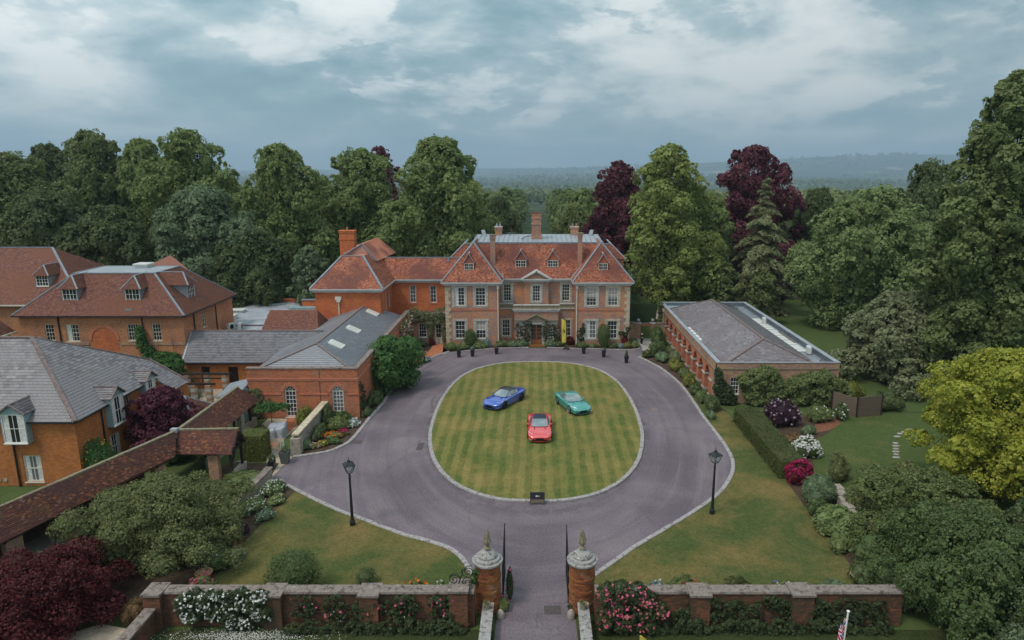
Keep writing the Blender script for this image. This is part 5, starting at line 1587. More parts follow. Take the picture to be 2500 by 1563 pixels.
# small red tiled roof and flat roofs with plant behind the range
kit = empty('tiled_outbuilding', (-26.5, 72.5, 0), 'small red tiled outbuilding between flat felt roofs behind the slate range', 'building')
mb = MB(); mb.box(-29.6, -23.9, 72.0, 76.4, 0, 4.25); mb.build('wall', MA['brick_orange'], kit)
f1 = [(-29.8, 71.8, 4.2), (-23.6, 71.8, 4.2), (-24.3, 74.2, 6.2), (-29.5, 74.2, 6.2)]
f2 = [(-29.5, 74.2, 6.2), (-24.3, 74.2, 6.2), (-23.6, 76.6, 4.2), (-29.8, 76.6, 4.2)]
f3 = [(-23.6, 71.8, 4.2), (-23.6, 76.6, 4.2), (-24.3, 74.2, 6.2)]
rb = MB()
for f in (f1, f2, f3, [(-29.8, 71.8, 4.2), (-29.5, 74.2, 6.2), (-29.8, 76.6, 4.2)]): rb.slab(f, 0.05)
rb.build('roof', MA['tile_manor'], kit)
tiles('roof_tile_field', [f1, f3], 0.17, 0.11, 'tile_stable', kit, seed=11)
flat = empty('flat_roofed_kitchen', (-33, 78, 0), 'flat grey felt roofed kitchen block with vents and metal ducting', 'building')
mb = MB(); mb.box(-40.5, -23.0, 76.7, 90, 0, 3.9); mb.box(-34.9, -29.9, 70.4, 76.69, 0, 3.7); mb.box(-23.5, -20.2, 70.5, 76.6, 0, 3.5); mb.build('wall', MA['brick_orange'], flat)
rb = MB(); rb.box(-40.6, -22.9, 76.6, 90.1, 3.9, 4.0); rb.box(-34.95, -29.85, 70.35, 76.59, 3.701, 3.8); rb.box(-23.55, -20.15, 70.45, 76.59, 3.501, 3.6)
rb.build('roof', MA['roof_felt'], flat)
rb = MB(); rb.box(-40.7, -22.9, 90.0, 90.3, 4.0, 4.5); rb.box(-29.5, -25.6, 84.5, 84.9, 4.0, 5.3); rb.build('parapet', MA['brick_orange'], flat)
rb = MB(); rb.box(-29.6, -25.5, 84.4, 85.0, 5.301, 5.4); rb.build('coping', MA['lead'], flat)
dk = MB(); dk.box(-29.0, -23.6, 78.3, 79.2, 4.6, 5.6); dk.box(-23.599, -22.2, 78.0, 79.5, 4.001, 5.7)
for k_ in range(4): dk.box(-28.6 + k_ * 1.3, -28.45 + k_ * 1.3, 78.27, 79.23, 4.002, 5.63)
dk.build('duct', MA['metal_duct'], flat)
for (x, y, a, b_, z_) in ((-36.4, 79.5, 0.6, 0.6, 0.45), (-37.2, 83.4, 0.8, 0.6, 0.3)):
    rb = MB(); rb.box(x - a, x + a, y - b_, y + b_, 4.0, 4.0 + z_); rb.box(x - a - 0.1, x + a + 0.1, y - b_ - 0.1, y + b_ + 0.1, 4.001 + z_, 4.08 + z_); rb.build('roof_hatch', MA['unit_white'], flat)
# air conditioning units stand on the flat roof
def ac_unit(label, x, y, z, rz=0.0, group=None):
    r_ = empty('air_conditioner', (x, y, z), label, 'air conditioner', group, rz)
    b_ = MB().box(-0.45, 0.45, -0.18, 0.18, 0.08, 0.78); b_.build('casing', MA['unit_white'], r_, local=True)
    g_ = MB(); g_.lathe((0, 0, 0), [(0.05, 0.0), (0.28, 0.0), (0.28, 0.02), (0.05, 0.02)], 16)
    g_.v = [(p[0] - 0.1, -0.185 - p[2], p[1] + 0.43) for p in g_.v]; g_.build('fan_grille', MA['iron'], r_, local=True)
    f_ = MB(); f_.box(-0.4, -0.3, -0.2, 0.2, 0.0, 0.08); f_.box(0.3, 0.4, -0.2, 0.2, 0.0, 0.08); f_.build('foot', MA['iron'], r_, local=True)
    return r_
ac_unit('white air conditioner on the flat roof beside the stable block corner', -34.2, 74.6, 3.8, R(70))
ac_unit('grey backed air conditioner next to another on the flat roof by the stable', -33.3, 74.9, 3.8, R(100))

# ------------------------------------------------------------------ stable block
stb = empty('stable_block', (-43, 66, 0), 'brick stable block with brown tiled mansard roof, flat top and three dormers', 'building')
SX0, SX1, SY0, SY1, SZ = -51.2, -35.0, 66.0, 77.2, 7.3
mb = MB(); so = (SX0, SY0, 0)
wl = [(a - SX0, b_ - SX0, za, zb) for a, b_, za, zb in ((-48.8, -47.9, 4.75, 6.42), (-46.7, -45.45, 4.68, 6.42), (-40.6, -39.5, 4.76, 6.46), (-38.15, -37.27, 4.76, 6.48))]
wall(mb, so, ex, my_, SX1 - SX0, 0, SZ, wl)
wall(mb, (SX1, SY0, 0), ey, ex, SY1 - SY0, 0, SZ, [(3.9, 4.55, 5.2, 6.95), (3.9, 4.6, 1.2, 2.6)])
mb.poly([(SX0, SY1, 0), (SX1, SY1, 0), (SX1, SY1, SZ), (SX0, SY1, SZ)])
mb.build('wall', MA['brick_stable'], stb)
for q in wl: window(stb, so, ex, my_, *q, cols=3 if q[1] - q[0] < 1 else 4, rows=4, mid=2, frame='cream_paint', curtain='left' if q is wl[1] else None)
window(stb, (SX1, SY0, 0), ey, ex, 3.9, 4.55, 5.2, 6.95, 2, 4, frame='cream_paint', mid=2)
# blocked arch
ab = MB(); uc, zs_, r_ = -42.96 - SX0, 4.85, 1.27; A = arc_pts(uc, zs_, r_, 18); B = arc_pts(uc, zs_, r_ + 0.24, 18); o_ = Vector(so)
P = lambda q, v: o_ + ex * q[0] + my_ * v + Zv * q[1]
for q in range(18): ab.hexa([P(A[q], 0.003), P(A[q + 1], 0.003), P(A[q + 1], 0.07), P(A[q], 0.07), P(B[q], 0.003), P(B[q + 1], 0.003), P(B[q + 1], 0.07), P(B[q], 0.07)])
ab.build('arch_surround', MA['brick_arch'], stb)
pb = MB(); pb.poly([P((uc - r_, 2.0), 0.02)] + [P(q, 0.02) for q in A] + [P((uc + r_, 2.0), 0.02)])
pb.build('arch_panel', MA['brick_orange'], stb)
sb = MB(); sb.obox(so, ex, my_, uc + r_ + 0.3, SX1 - SX0, 0.003, 0.06, 4.32, 4.6); sb.obox(so, ex, my_, 0, uc - r_ - 0.3, 0.003, 0.06, 4.32, 4.6); sb.build('string_course', MA['brick_arcade'], stb)
ze2 = SZ + 0.05; o2 = 0.4; zt2 = 11.0
e = [(SX0 - o2, SY0 - o2, ze2), (SX1 + o2, SY0 - o2, ze2), (SX1 + o2, SY1 + o2, ze2), (SX0 - o2, SY1 + o2, ze2)]
t_ = [(-47.3, 69.3, zt2), (-39.1, 69.3, zt2), (-39.1, 74.4, zt2), (-47.3, 74.4, zt2)]
RF3 = [[e[0], e[1], t_[1], t_[0]], [e[1], e[2], t_[2], t_[1]], [e[2], e[3], t_[3], t_[2]], [e[3], e[0], t_[0], t_[3]]]
rb = MB()
for f in RF3: rb.slab(f, 0.08)
rb.build('roof', MA['tile_stable'], stb)
tiles('roof_tile_field', RF3[:2] + [RF3[3]], 0.17, 0.115, 'tile_stable', stb, seed=12)
rb = MB(); rb.slab([(t_[0][0], t_[0][1], zt2 + 0.06), (t_[1][0], t_[1][1], zt2 + 0.06), (t_[2][0], t_[2][1], zt2 + 0.06), (t_[3][0], t_[3][1], zt2 + 0.06)], 0.1); rb.build('lead_roof', MA['lead_light'], stb)
rb = MB()
for i in range(4): ridge(rb, [e[i], t_[i]], 0.19, 0.1, 0.05)
ridge(rb, t_ + [t_[0]], 0.2, 0.1, 0.06)
rb.build('roof_lead', MA['lead'], stb)
gt = MB(); gt.bar((e[0][0], e[0][1] - 0.06, ze2 - 0.05), (e[1][0], e[1][1] - 0.06, ze2 - 0.05), 0.12, 0.1); gt.bar((e[1][0] + 0.06, e[1][1], ze2 - 0.05), (e[2][0] + 0.06, e[2][1], ze2 - 0.05), 0.12, 0.1)
gt.build('gutter', MA['iron'], stb)
for p in ((-47.3, SY0 - 0.08), (-39.0, SY0 - 0.08), (SX1 + 0.08, 68.1), (SX1 + 0.08, 72.9)):
    MB().tube([(p[0], p[1], 0), (p[0], p[1], SZ - 0.05)], 0.06, 8).build('rain_pipe', MA['iron'], stb)
for c in (-46.45, -40.2):
    dormer(stb, (c - 0.78, 66.9, 0), ex, my_, 1.56, 8.2, 9.85, 11.05, 2.6, 'tile_stable', 'lead', 4, 3, over=0.22, hip=0.9)
dormer(stb, (SX1 - 0.9, 69.3, 0), ey, ex, 1.5, 8.2, 9.85, 11.05, 2.6, 'tile_stable', 'lead', 4, 3, over=0.22, hip=0.9)
rb = MB(); rb.box(-43.2, -41.9, 73.0, 74.2, zt2 + 0.061, zt2 + 0.35); rb.box(-43.35, -41.75, 72.85, 74.35, zt2 + 0.351, zt2 + 0.5); rb.build('roof_hatch', MA['unit_white'], stb)
rb = MB(); rb.box(-40.6, -39.9, 66.02, 66.08, 7.72, 8.0); rb.build('roof_vent', MA['lead'], stb)
MB().slab([(-38.6, 75.2, 10.6), (-44.2, 76.2, 10.6), (-41.6, 77.4, 11.9)], 0.3).build('rear_roof', MA['tile_stable'], stb)

# block behind the stable
rbk = empty('rear_stable_block', (-63, 76, 0), 'long brick block with brown hipped roof rising behind the stable block', 'building')
mb = MB(); mb.box(-92, -51.6, 76.0, 90.5, 0, 6.5); mb.build('wall', MA['brick_stable'], rbk)
q0 = [(-92.4, 75.6, 6.5), (-51.2, 75.6, 6.5), (-59.0, 83.2, 12.1), (-92.4, 83.2, 12.1)]
q1 = [(-51.2, 75.6, 6.5), (-51.2, 90.9, 6.5), (-59.0, 83.2, 12.1)]
q2 = [(-51.2, 90.9, 6.5), (-92.4, 90.9, 6.5), (-92.4, 83.2, 12.1), (-59.0, 83.2, 12.1)]
rb = MB()
for f in (q0, q1, q2): rb.slab(f, 0.08)
rb.build('roof', MA['tile_stable'], rbk)
tiles('roof_tile_field', [[(-74, 75.6, 6.5), q0[1], q0[2], (-74, 83.2, 12.1)], q1], 0.19, 0.13, 'tile_stable', rbk, seed=13)
rb = MB(); ridge(rb, [q0[3], q0[2]], 0.26, 0.1); ridge(rb, [q0[1], q0[2]], 0.26, 0.1); rb.build('roof_lead', MA['lead'], rbk)
MB().bar((-92, 75.5, 6.42), (-51.4, 75.5, 6.42), 0.14, 0.14).build('gutter', MA['cream_paint'], rbk)
dormer(rbk, (-57.7, 77.8, 0), ex, my_, 1.5, 8.2, 9.5, 10.6, 2.4, 'tile_stable', 'lead', 4, 3, over=0.2, hip=0.8)
# low wing at the left edge
lw = empty('tiled_side_wing', (-54, 62, 0), 'brick side wing with brown tiled hip roof cut by the left picture edge', 'building')
mb = MB()
wall(mb, (-52.3, 58.0, 0), ey, ex, 8.0, 0, 5.6)
wall(mb, (-64, 58.0, 0), ex, my_, 11.7, 0, 5.6, [(9.2, 10.6, 4.1, 5.3)])
mb.build('wall', MA['brick_stable'], lw)
window(lw, (-64, 58.0, 0), ex, my_, 9.2, 10.6, 4.1, 5.3, 4, 2, frame='cream_paint', casements=2)
q0 = [(-64.4, 57.6, 5.65), (-51.9, 57.6, 5.65), (-56.0, 61.7, 8.9), (-64.4, 61.7, 8.9)]; q1 = [(-51.9, 57.6, 5.65), (-51.9, 66.2, 5.65), (-56.0, 66.2, 8.9), (-56.0, 61.7, 8.9)]
rb = MB(); rb.slab(q0, 0.08); rb.slab(q1, 0.08); rb.build('roof', MA['tile_stable'], lw)
tiles('roof_tile_field', [q0, q1], 0.19, 0.13, 'tile_stable', lw, seed=14)
rb = MB(); ridge(rb, [q0[1], q0[2]], 0.26, 0.1); ridge(rb, [q1[2], q1[3]], 0.26, 0.1); rb.build('roof_lead', MA['lead'], lw)
gt = MB(); gt.bar((-51.85, 57.5, 5.6), (-51.85, 66.2, 5.6), 0.14, 0.14); gt.build('gutter', MA['cream_paint'], lw)

# ------------------------------------------------------------------ near courtyard house with slate roof
crt = empty('slate_house', (-35, 43.8, 0), 'two storey orange brick house with large grey slate hip roof and dormer windows', 'house')
CX, CYF, CZ = -31.4, 43.8, 4.75
mb = MB()
fo = (-46.0, CYF, 0); FL = CX + 46.0
fh = [(-35.35 + 46, -34.1 + 46, 0.3, 2.25)]
wall(mb, fo, ex, my_, FL, 0, CZ, fh)
ro = (CX, CYF, 0)
rh_ = [(3.4, 4.6, 0.35, 2.25), (5.85, 6.45, 1.2, 2.35), (5.75, 6.4, 3.75, 4.6)]
wall(mb, ro, ey, ex, 9.6, 0, CZ, rh_)
mb.poly([(CX, 53.4, 0), (-30.0, 53.4, 0), (-30.0, 53.4, 3.9), (CX, 53.4, 4.75)][::1])
wall(mb, (-30.0, 53.4, 0), ey, ex, 2.8, 0, 3.7, [(1.2, 1.9, 2.2, 3.2)])
mb.build('wall', MA['brick_court'], crt)
window(crt, fo, ex, my_, *fh[0], cols=2, rows=2, mid=1, fr=0.09, bar=0.05, frame='cream_paint', curtain='sides')
window(crt, ro, ey, ex, *rh_[0], cols=2, rows=2, mid=1, fr=0.09, bar=0.05, frame='cream_paint', curtain='sides')
window(crt, ro, ey, ex, *rh_[1], cols=2, rows=2, fr=0.06, frame='cream_paint')
window(crt, ro, ey, ex, *rh_[2], cols=2, rows=1, fr=0.06, frame='cream_paint')
window(crt, (-30.0, 53.4, 0), ey, ex, 1.2, 1.9, 2.2, 3.2, cols=2, rows=2, fr=0.06, frame='cream_paint')
oc = 0.3
ap = (-37.3, 49.0, 9.3)
cor = (CX + oc, CYF - oc, CZ + 0.05)
kf = [(-46.5, CYF - oc, CZ + 0.05), cor, ap, (-46.5, 49.0, 9.3)]
kr = [cor, (CX + oc, 53.4, CZ + 0.05), (-29.75, 53.4, 3.72), (-29.75, 56.0, 3.72), (-32.4, 55.2, 5.85), ap]
kb_ = [ap, (-32.4, 55.2, 5.85), (-33.5, 57.0, 4.75), (-46.5, 57.0, 4.75), (-46.5, 49.0, 9.3)]
rb = MB(); rb.slab(kf, 0.08)
rb.slab([cor, (CX + oc, 53.4, CZ + 0.05), (-32.4, 55.2, 5.85), ap], 0.08); rb.slab([(CX + oc, 53.4, CZ + 0.05), (-29.75, 53.4, 3.72), (-29.75, 56.0, 3.72), (-32.4, 55.2, 5.85)], 0.08)
rb.slab([ap, (-32.4, 55.2, 5.85), (-36, 57.0, 4.75), (-46.5, 57.0, 4.75), (-46.5, 49.0, 9.3)], 0.08)
rb.build('roof', MA['slate_court'], crt)
slates_as_parts('slate', [kf, [cor, (CX + oc, 53.4, CZ + 0.05), (-32.4, 55.2, 5.85), ap], [(CX + oc, 53.4, CZ + 0.05), (-29.75, 53.4, 3.72), (-29.75, 56.0, 3.72), (-32.4, 55.2, 5.85)]], 0.36, 0.25, 'slate_court', crt, 300, seed=15)
rb = MB(); ridge(rb, [cor, ap], 0.26, 0.12, 0.06); ridge(rb, [ap, (-46.5, 49.0, 9.3)], 0.24, 0.1, 0.05); ridge(rb, [ap, (-32.4, 55.2, 5.85), (-29.75, 56.0, 3.72)], 0.2, 0.1, 0.05)
rb.build('ridge_tile', MA['ridge_tile'], crt)
gt = MB(); gt.bar((-46.5, CYF - oc - 0.06, CZ), (CX + oc, CYF - oc - 0.06, CZ), 0.1, 0.08); gt.bar((CX + oc + 0.06, CYF - oc, CZ), (CX + oc + 0.06, 53.4, CZ), 0.1, 0.08); gt.build('gutter', MA['iron'], crt)
MB().tube([(-35.75, CYF - 0.08, 0), (-35.75, CYF - 0.08, CZ)], 0.06, 8).build('rain_pipe', MA['iron'], crt)
MB().tube([(CX + 0.08, 46.6, 0), (CX + 0.08, 46.6, CZ)], 0.06, 8).build('rain_pipe', MA['iron'], crt)
dormer(crt, (-36.0, CYF - 0.5, 0), ex, my_, 1.65, 3.3, 5.45, 6.1, 3.2, 'slate_court', 'metal_duct', 2, 2, over=0.12, strip='ridge_tile', curtain='sides', casements=1, tw=0.3, rh=0.2)
dormer(crt, (CX + 0.5, 47.1, 0), ey, ex, 1.55, 3.0, 5.2, 5.85, 3.0, 'slate_court', 'metal_duct', 2, 2, over=0.12, strip='ridge_tile', curtain='sides', casements=1, tw=0.3, rh=0.2)
dormer(crt, (CX + 0.5, 51.6, 0), ey, ex, 1.45, 3.55, 5.1, 5.7, 3.0, 'slate_court', 'metal_duct', 2, 2, over=0.12, strip='ridge_tile', curtain='sides', casements=1, tw=0.3, rh=0.2)
for x in (-37.2, -36.75):
    v_ = MB(); v_.lathe((0, 0, 0), [(0.02, 0.0), (0.13, 0.0), (0.13, 0.05), (0.02, 0.05)], 12); v_.v = [(p[0] + x, CYF - 0.003 - p[2], p[1] + 0.45) for p in v_.v]; v_.build('wall_vent', MA['stone'], crt)

# ------------------------------------------------------------------ covered walk with tiled roof
pen = empty('covered_walk', (-26.5, 40, 0), 'long covered walk with mossy red tiled roof on brick piers and dark timber', 'walkway')
ED, ER = 2.2, 3.5
P0, P1 = Vector((-30.2, 26.0, 0)), Vector((-24.75, 43.5, 0)); dirp = (P1 - P0).normalized(); nrp = Vector((-dirp.y, dirp.x, 0))
A0, A1 = P0 + Zv * ED, P1 + Zv * ED; B0, B1 = P0 + nrp * 1.62 + Zv * ER, Vector((-25.25, 45.2, ER)); C0 = P0 + nrp * 3.24 + Zv * ED
g1 = [A0, A1, B1, B0]
g2 = [B0, B1, B1 + nrp * 1.6 - Zv * (ER - ED), C0]
g3 = [(-23.65, 45.3, ED), (-23.75, 55.6, ED), (-25.2, 55.0, ER), (-25.25, 45.2, ER)]
g4 = [(-25.25, 45.2, ER), (-25.2, 55.0, ER), (-26.8, 55.6, ED), (-26.8, 45.2, ED)]
g5 = [(-24.9, 44.1, ED), (-21.1, 44.1, ED), (-20.95, 45.3, ER + 0.08), (-25.25, 45.3, ER)]
g6 = [(-25.25, 45.3, ER), (-20.95, 45.3, ER + 0.08), (-21.1, 46.6, ED), (-23.6, 46.6, ED)]
rb = MB()
rb.slab([A0, A1, B1], 0.1); rb.slab([A0, B1, B0], 0.1); rb.slab([B0, B1, g2[2]], 0.1); rb.slab([B0, g2[2], C0], 0.1)
for f in (g3, g4, g5, g6): rb.slab(f[:3], 0.1); rb.slab([f[0], f[2], f[3]], 0.1)
rb.build('roof', MA['tile_pentice'], pen)
tiles('roof_tile_field', [g1, g3, g5, g4, g6], 0.175, 0.105, 'tile_pentice', pen, thick=0.028, seed=16)
rb = MB()
def ridge_caps(a, b_):
    a = Vector(a); b_ = Vector(b_); L = (b_ - a).length; n = max(1, int(L / 0.42))
    for i in range(n):
        p = a.lerp(b_, i / n); q = a.lerp(b_, (i + 0.96) / n); rb.bar(p + Zv * (0.05 + random.uniform(-0.01, 0.012)), q + Zv * (0.05 + random.uniform(-0.01, 0.012)), 0.24, 0.10)
ridge_caps(B0, B1); ridge_caps((-25.25, 45.3, ER), (-25.2, 55.0, ER)); ridge_caps((-25.2, 45.3, ER), (-20.95, 45.3, ER + 0.08))
rb.build('ridge_tile', MA['moss_stone'], pen)
# piers, posts, plates, back wall
L_ = (P1 - P0).length
for s_ in (3.0, 7.6, 10.9, 14.2, 17.3):
    MB().obox(P0 + dirp * s_ + nrp * 0.35, dirp, nrp, -0.45, 0.45, -0.2, 0.2, 0, 2.05).build('pier', MA['brick_arcade'], pen)
MB().box(-22.9, -22.2, 44.35, 44.75, 0, 2.0).build('pier', MA['brick_arcade'], pen)
for y_ in (47.4, 50.2, 52.6): MB().box(-24.3, -23.9, y_ - 0.3, y_ + 0.3, 0, 2.1).build('pier', MA['rubble'], pen)
MB().obox(P0 + nrp * 2.9, dirp, nrp, 0, L_, -0.1, 0.1, 0, 2.25).build('back_wall', MA['brick_old'], pen)
tb = MB(); tb.bar(P0 + nrp * 0.3 + Zv * 2.12, P1 + nrp * 0.3 + Zv * 2.12, 0.14, 0.16); tb.bar((-24.0, 45.5, 2.1), (-24.05, 55.2, 2.1), 0.14, 0.16); tb.bar((-24.6, 44.5, 2.1), (-21.3, 44.5, 2.1), 0.14, 0.16); tb.bar((-24.6, 46.2, 2.1), (-21.3, 46.2, 2.1), 0.14, 0.16)
for (x, y) in ((-21.35, 44.5), (-21.35, 46.2), (-24.1, 48.9), (-24.1, 51.4), (-24.1, 54.4)): tb.box(x - 0.08, x + 0.08, y - 0.08, y + 0.08, 0.0, 2.05)
for s_ in np.arange(0.5, L_, 1.1): q = P0 + dirp * float(s_); tb.bar(q + nrp * 0.05 + Zv * 2.06, q + nrp * 1.62 + Zv * 3.36, 0.09, 0.12)
tb.bar((-21.12, 44.2, 2.2), (-20.98, 45.3, 3.5), 0.08, 0.22); tb.bar((-21.12, 46.5, 2.2), (-20.98, 45.3, 3.5), 0.08, 0.22); tb.bar((-21.3, 44.3, 2.15), (-21.3, 46.4, 2.15), 0.12, 0.16); tb.bar((-21.33, 44.5, 1.2), (-21.3, 45.2, 2.1), 0.09, 0.1)
tb.build('timber_frame', MA['timber_dark'], pen)
dwf = MB(); dwf.box(-24.25, -23.95, 46.6, 55.3, 0, 0.75); dwf.box(-21.55, -21.2, 44.3, 46.4, 0, 0.6); dwf.box(-21.9, -21.2, 46.4, 46.6, 0, 0.6); dwf.build('dwarf_wall', MA['rubble'], pen)
MB().obox(P0 + nrp * 1.6, dirp, nrp, 0, L_ + 1.0, -1.2, 1.2, 0.02, 0.06).build('walk_floor', MA['path_stone'], pen)
MB().box(-25.6, -25.15, 44.9, 45.25, 3.45, 3.72).build('ridge_end', MA['lead_light'], pen)

# little tiled lodge and slate box behind the walk
lodge = empty('hipped_lodge', (-27.5, 52.5, 0), 'small red tiled hip roof with grey lead hips beside the purple maple', 'building')
mb = MB(); mb.box(-29.4, -26.9, 50.3, 53.2, 0, 2.6); mb.build('wall', MA['brick_court'], lodge)
apx = (-28.1, 51.9, 3.75); qs = [(-29.6, 50.1, 2.6), (-26.75, 50.1, 2.6), (-26.75, 53.35, 2.6), (-29.6, 53.35, 2.6)]
rb = MB(); fs_ = [[qs[i], qs[(i + 1) % 4], apx] for i in range(4)]
for f in fs_: rb.slab(f, 0.05)
rb.build('roof', MA['tile_stable'], lodge); tiles('roof_tile_field', fs_[:3], 0.17, 0.11, 'tile_stable', lodge, seed=17)
rb = MB()
for q in qs: ridge(rb, [q, apx], 0.16, 0.08)
rb.build('roof_lead', MA['lead_light'], lodge)
ltr = empty('lead_lean_to', (-24.4, 57.3, 0), 'lead clad lean-to with slate pitched roof at the hall corner', 'building')
mb = MB(); mb.box(-26.3, -25.25, 56.0, 58.4, 0, 2.3); mb.box(-26.9, -25.25, 55.8, 56.0, 2.0, 2.6); mb.build('wall', MA['metal_duct'], ltr)
MB().slab([(-27.4, 55.6, 2.35), (-25.25, 55.6, 2.9), (-25.25, 58.5, 3.3), (-27.4, 58.5, 2.75)], 0.1).build('roof', MA['lead'], ltr)

# pergola in the courtyard: beams on striped piers
prg = empty('pergola', (-31.5, 61, 0), 'dark timber pergola on banded brick and stone piers in the small courtyard', 'pergola')
for k_, (x, y) in enumerate(((-33.2, 62.2), (-31.3, 62.2), (-29.6, 62.2), (-33.6, 59.0), (-31.0, 59.0), (-29.6, 59.0))):
    p_ = MB(); s2 = MB(); z_ = 0.0; i = 0
    while z_ < 2.2:
        (p_ if i % 2 else s2).box(x - 0.22, x + 0.22, y - 0.22, y + 0.22, z_, z_ + 0.30); z_ += 0.302; i += 1
    po = p_.build('pier', MA['brick_arcade'], prg); s2.build('stone_band', MA['stone'], po)
for y in (62.2, 59.0): MB().bar((-35.0, y, 2.5), (-29.0, y, 2.5), 0.16, 0.18).build('beam', MA['timber_dark'], prg)
for y in (61.4, 60.2): MB().bar((-35.0, y, 2.66), (-29.0, y, 2.66), 0.1, 0.12).build('beam', MA['timber_dark'], prg)
# ------------------------------------------------------------------ orangery
org_ = empty('orangery', (22.5, 61, 0), 'long brick orangery with arcaded side and slate roof behind a lead capped parapet', 'building')
OX0, OX1, OY0, OY1, OZ = 16.75, 28.15, 60.9, 90.3, 3.92
mb = MB()
# front wall and the far/right walls
wall(mb, (OX0, OY0, 0), ex, my_, OX1 - OX0, 0, OZ, [(1.35, 2.2, 0.9, 2.5)])
wall(mb, (OX1, OY0, 0), ey, ex, OY1 - OY0, 0, OZ)
mb.poly([(OX0, OY1, 0), (OX1, OY1, 0), (OX1, OY1, OZ), (OX0, OY1, OZ)])
# plain ends and frieze of the arcade side (seen from the drive)
LW = OY1 - OY0
def LP(u, z, v=0.0): return Vector((OX0 - v, OY0 + u, z))
mb.poly([LP(0, 0), LP(0, 3.05), LP(2.0, 3.05), LP(2.0, 0)])
mb.poly([LP(25.4, 0), LP(25.4, 3.05), LP(LW, 3.05), LP(LW, 0)])
mb.poly([LP(0, 3.05), LP(0, OZ), LP(LW, OZ), LP(LW, 3.05)])
mb.build('wall', MA['brick_arcade'], org_)
# nine arches
ar = MB(); nA = 9; bay = 23.4 / nA; rA = 0.82; zs_ = 1.95
for i in range(nA):
    u0 = 2.0 + i * bay; uc = u0 + bay / 2
    A = arc_pts(uc, zs_, rA, 14)
    ar.poly([LP(u0, 1.75), LP(uc - rA, 1.75), LP(uc - rA, zs_), LP(u0, zs_)][::-1]); ar.poly([LP(uc + rA, 1.75), LP(u0 + bay, 1.75), LP(u0 + bay, zs_), LP(uc + rA, zs_)][::-1])
    ar.poly([LP(u0, zs_), LP(uc - rA, zs_), LP(uc - rA, 3.049), LP(u0, 3.049)][::-1]); ar.poly([LP(uc + rA, zs_), LP(u0 + bay, zs_), LP(u0 + bay, 3.049), LP(uc + rA, 3.049)][::-1])
    for q in range(14):
        (ua, za), (ub, zb) = A[q], A[q + 1]
        ar.poly([LP(ua, za), LP(ua, 3.049), LP(ub, 3.049), LP(ub, zb)])
        ar.poly([LP(ua, za), LP(ub, zb), LP(ub, zb, -0.5), LP(ua, za, -0.5)])
ar.build('arcade', MA['brick_arch'], org_)
for i in range(nA + 1):
    u = 2.0 + i * bay
    pb = MB(); pb.box(OX0 - 0.02, OX0 + 0.5, OY0 + u - (bay / 2 - rA), OY0 + u + (bay / 2 - rA), 0, 1.6); pr = pb.build('pier', MA['brick_arch'], org_)
    MB().box(OX0 - 0.10, OX0 + 0.55, OY0 + u - (bay / 2 - rA) - 0.07, OY0 + u + (bay / 2 - rA) + 0.07, 1.601, 1.78).build('pier_capital', MA['stone'], pr)
    MB().box(OX0 - 0.08, OX0 + 0.55, OY0 + u - (bay / 2 - rA) - 0.06, OY0 + u + (bay / 2 - rA) + 0.06, 0.0, 0.22).build('pier_base', MA['stone'], pr)
MB().box(OX0 + 1.9, OX0 + 2.0, OY0 + 1.8, OY1 - 3, 0, 3.2).build('inner_wall', MA['brick_arch'], org_)
MB().box(OX0 + 0.51, OX0 + 1.9, OY0 + 0.1, OY1 - 0.1, 3.15, 3.25).build('inner_ceiling', MA['cornice_paint'], org_)
sc_ = MB(); sc_.box(OX0 - 0.10, OX0 - 0.003, OY0, OY1, 3.08, 3.22); sc_.box(OX0 - 0.02, OX1 + 0.05, OY0 - 0.06, OY0 - 0.003, 3.3, 3.4); sc_.build('string_course', MA['moss_stone'], org_)
window(org_, (OX0, OY0, 0), ex, my_, 1.35, 2.2, 0.9, 2.5, 3, 4, mid=2)
# parapet with lead inside and pale coping
pi = MB()
T = 0.34
pi.box(OX0 + 0.001, OX0 + T, OY0 + T, OY1 - T, 3.5, OZ); pi.box(OX1 - T, OX1 - 0.001, OY0 + T, OY1 - T, 3.3, OZ); pi.box(OX0, OX1, OY0 + 0.001, OY0 + T, 3.4, OZ); pi.box(OX0, OX1, OY1 - T, OY1 - 0.001, 3.3, OZ)
pi.build('parapet', MA['lead_dark'], org_)
cp = MB(); cp.box(OX0 - 0.05, OX0 + T + 0.05, OY0 - 0.05, OY1 + 0.05, OZ + 0.001, OZ + 0.07); cp.box(OX1 - T - 0.06, OX1 + 0.06, OY0 - 0.05, OY1 + 0.05, OZ + 0.001, OZ + 0.07)
cp.box(OX0 + T + 0.051, OX1 - T - 0.061, OY0 - 0.05, OY0 + T * 0.5, OZ + 0.001, OZ + 0.068); cp.box(OX0 + T + 0.051, OX1 - T - 0.061, OY1 - T, OY1 + 0.05, OZ + 0.001, OZ + 0.068)
cp.build('coping', MA['lead_light'], org_)
ox, oz = 22.05, 5.35; oy0, oy1 = 64.3, 84.5; oe = 3.62
a0 = (OX0 + 0.75, OY0 + 0.32, oe); a1 = (OX1 - 1.9, OY0 + 0.32, oe); a2 = (OX1 - 1.9, 87.4, oe); a3 = (OX0 + 0.75, 87.4, oe); r0 = (ox, oy0, oz); r1 = (ox, oy1, oz)
oF = [[a0, a1, r0], [a1, a2, r1, r0], [a2, a3, r1], [a3, a0, r0, r1]]
rb = MB()
for f in oF: rb.slab(f, 0.06)
rb.build('roof', MA['slate_arcade'], org_)
tiles('slate_field', oF, 0.33, 0.2, 'slate_arcade', org_, thick=0.018, seed=20)
rb = MB()
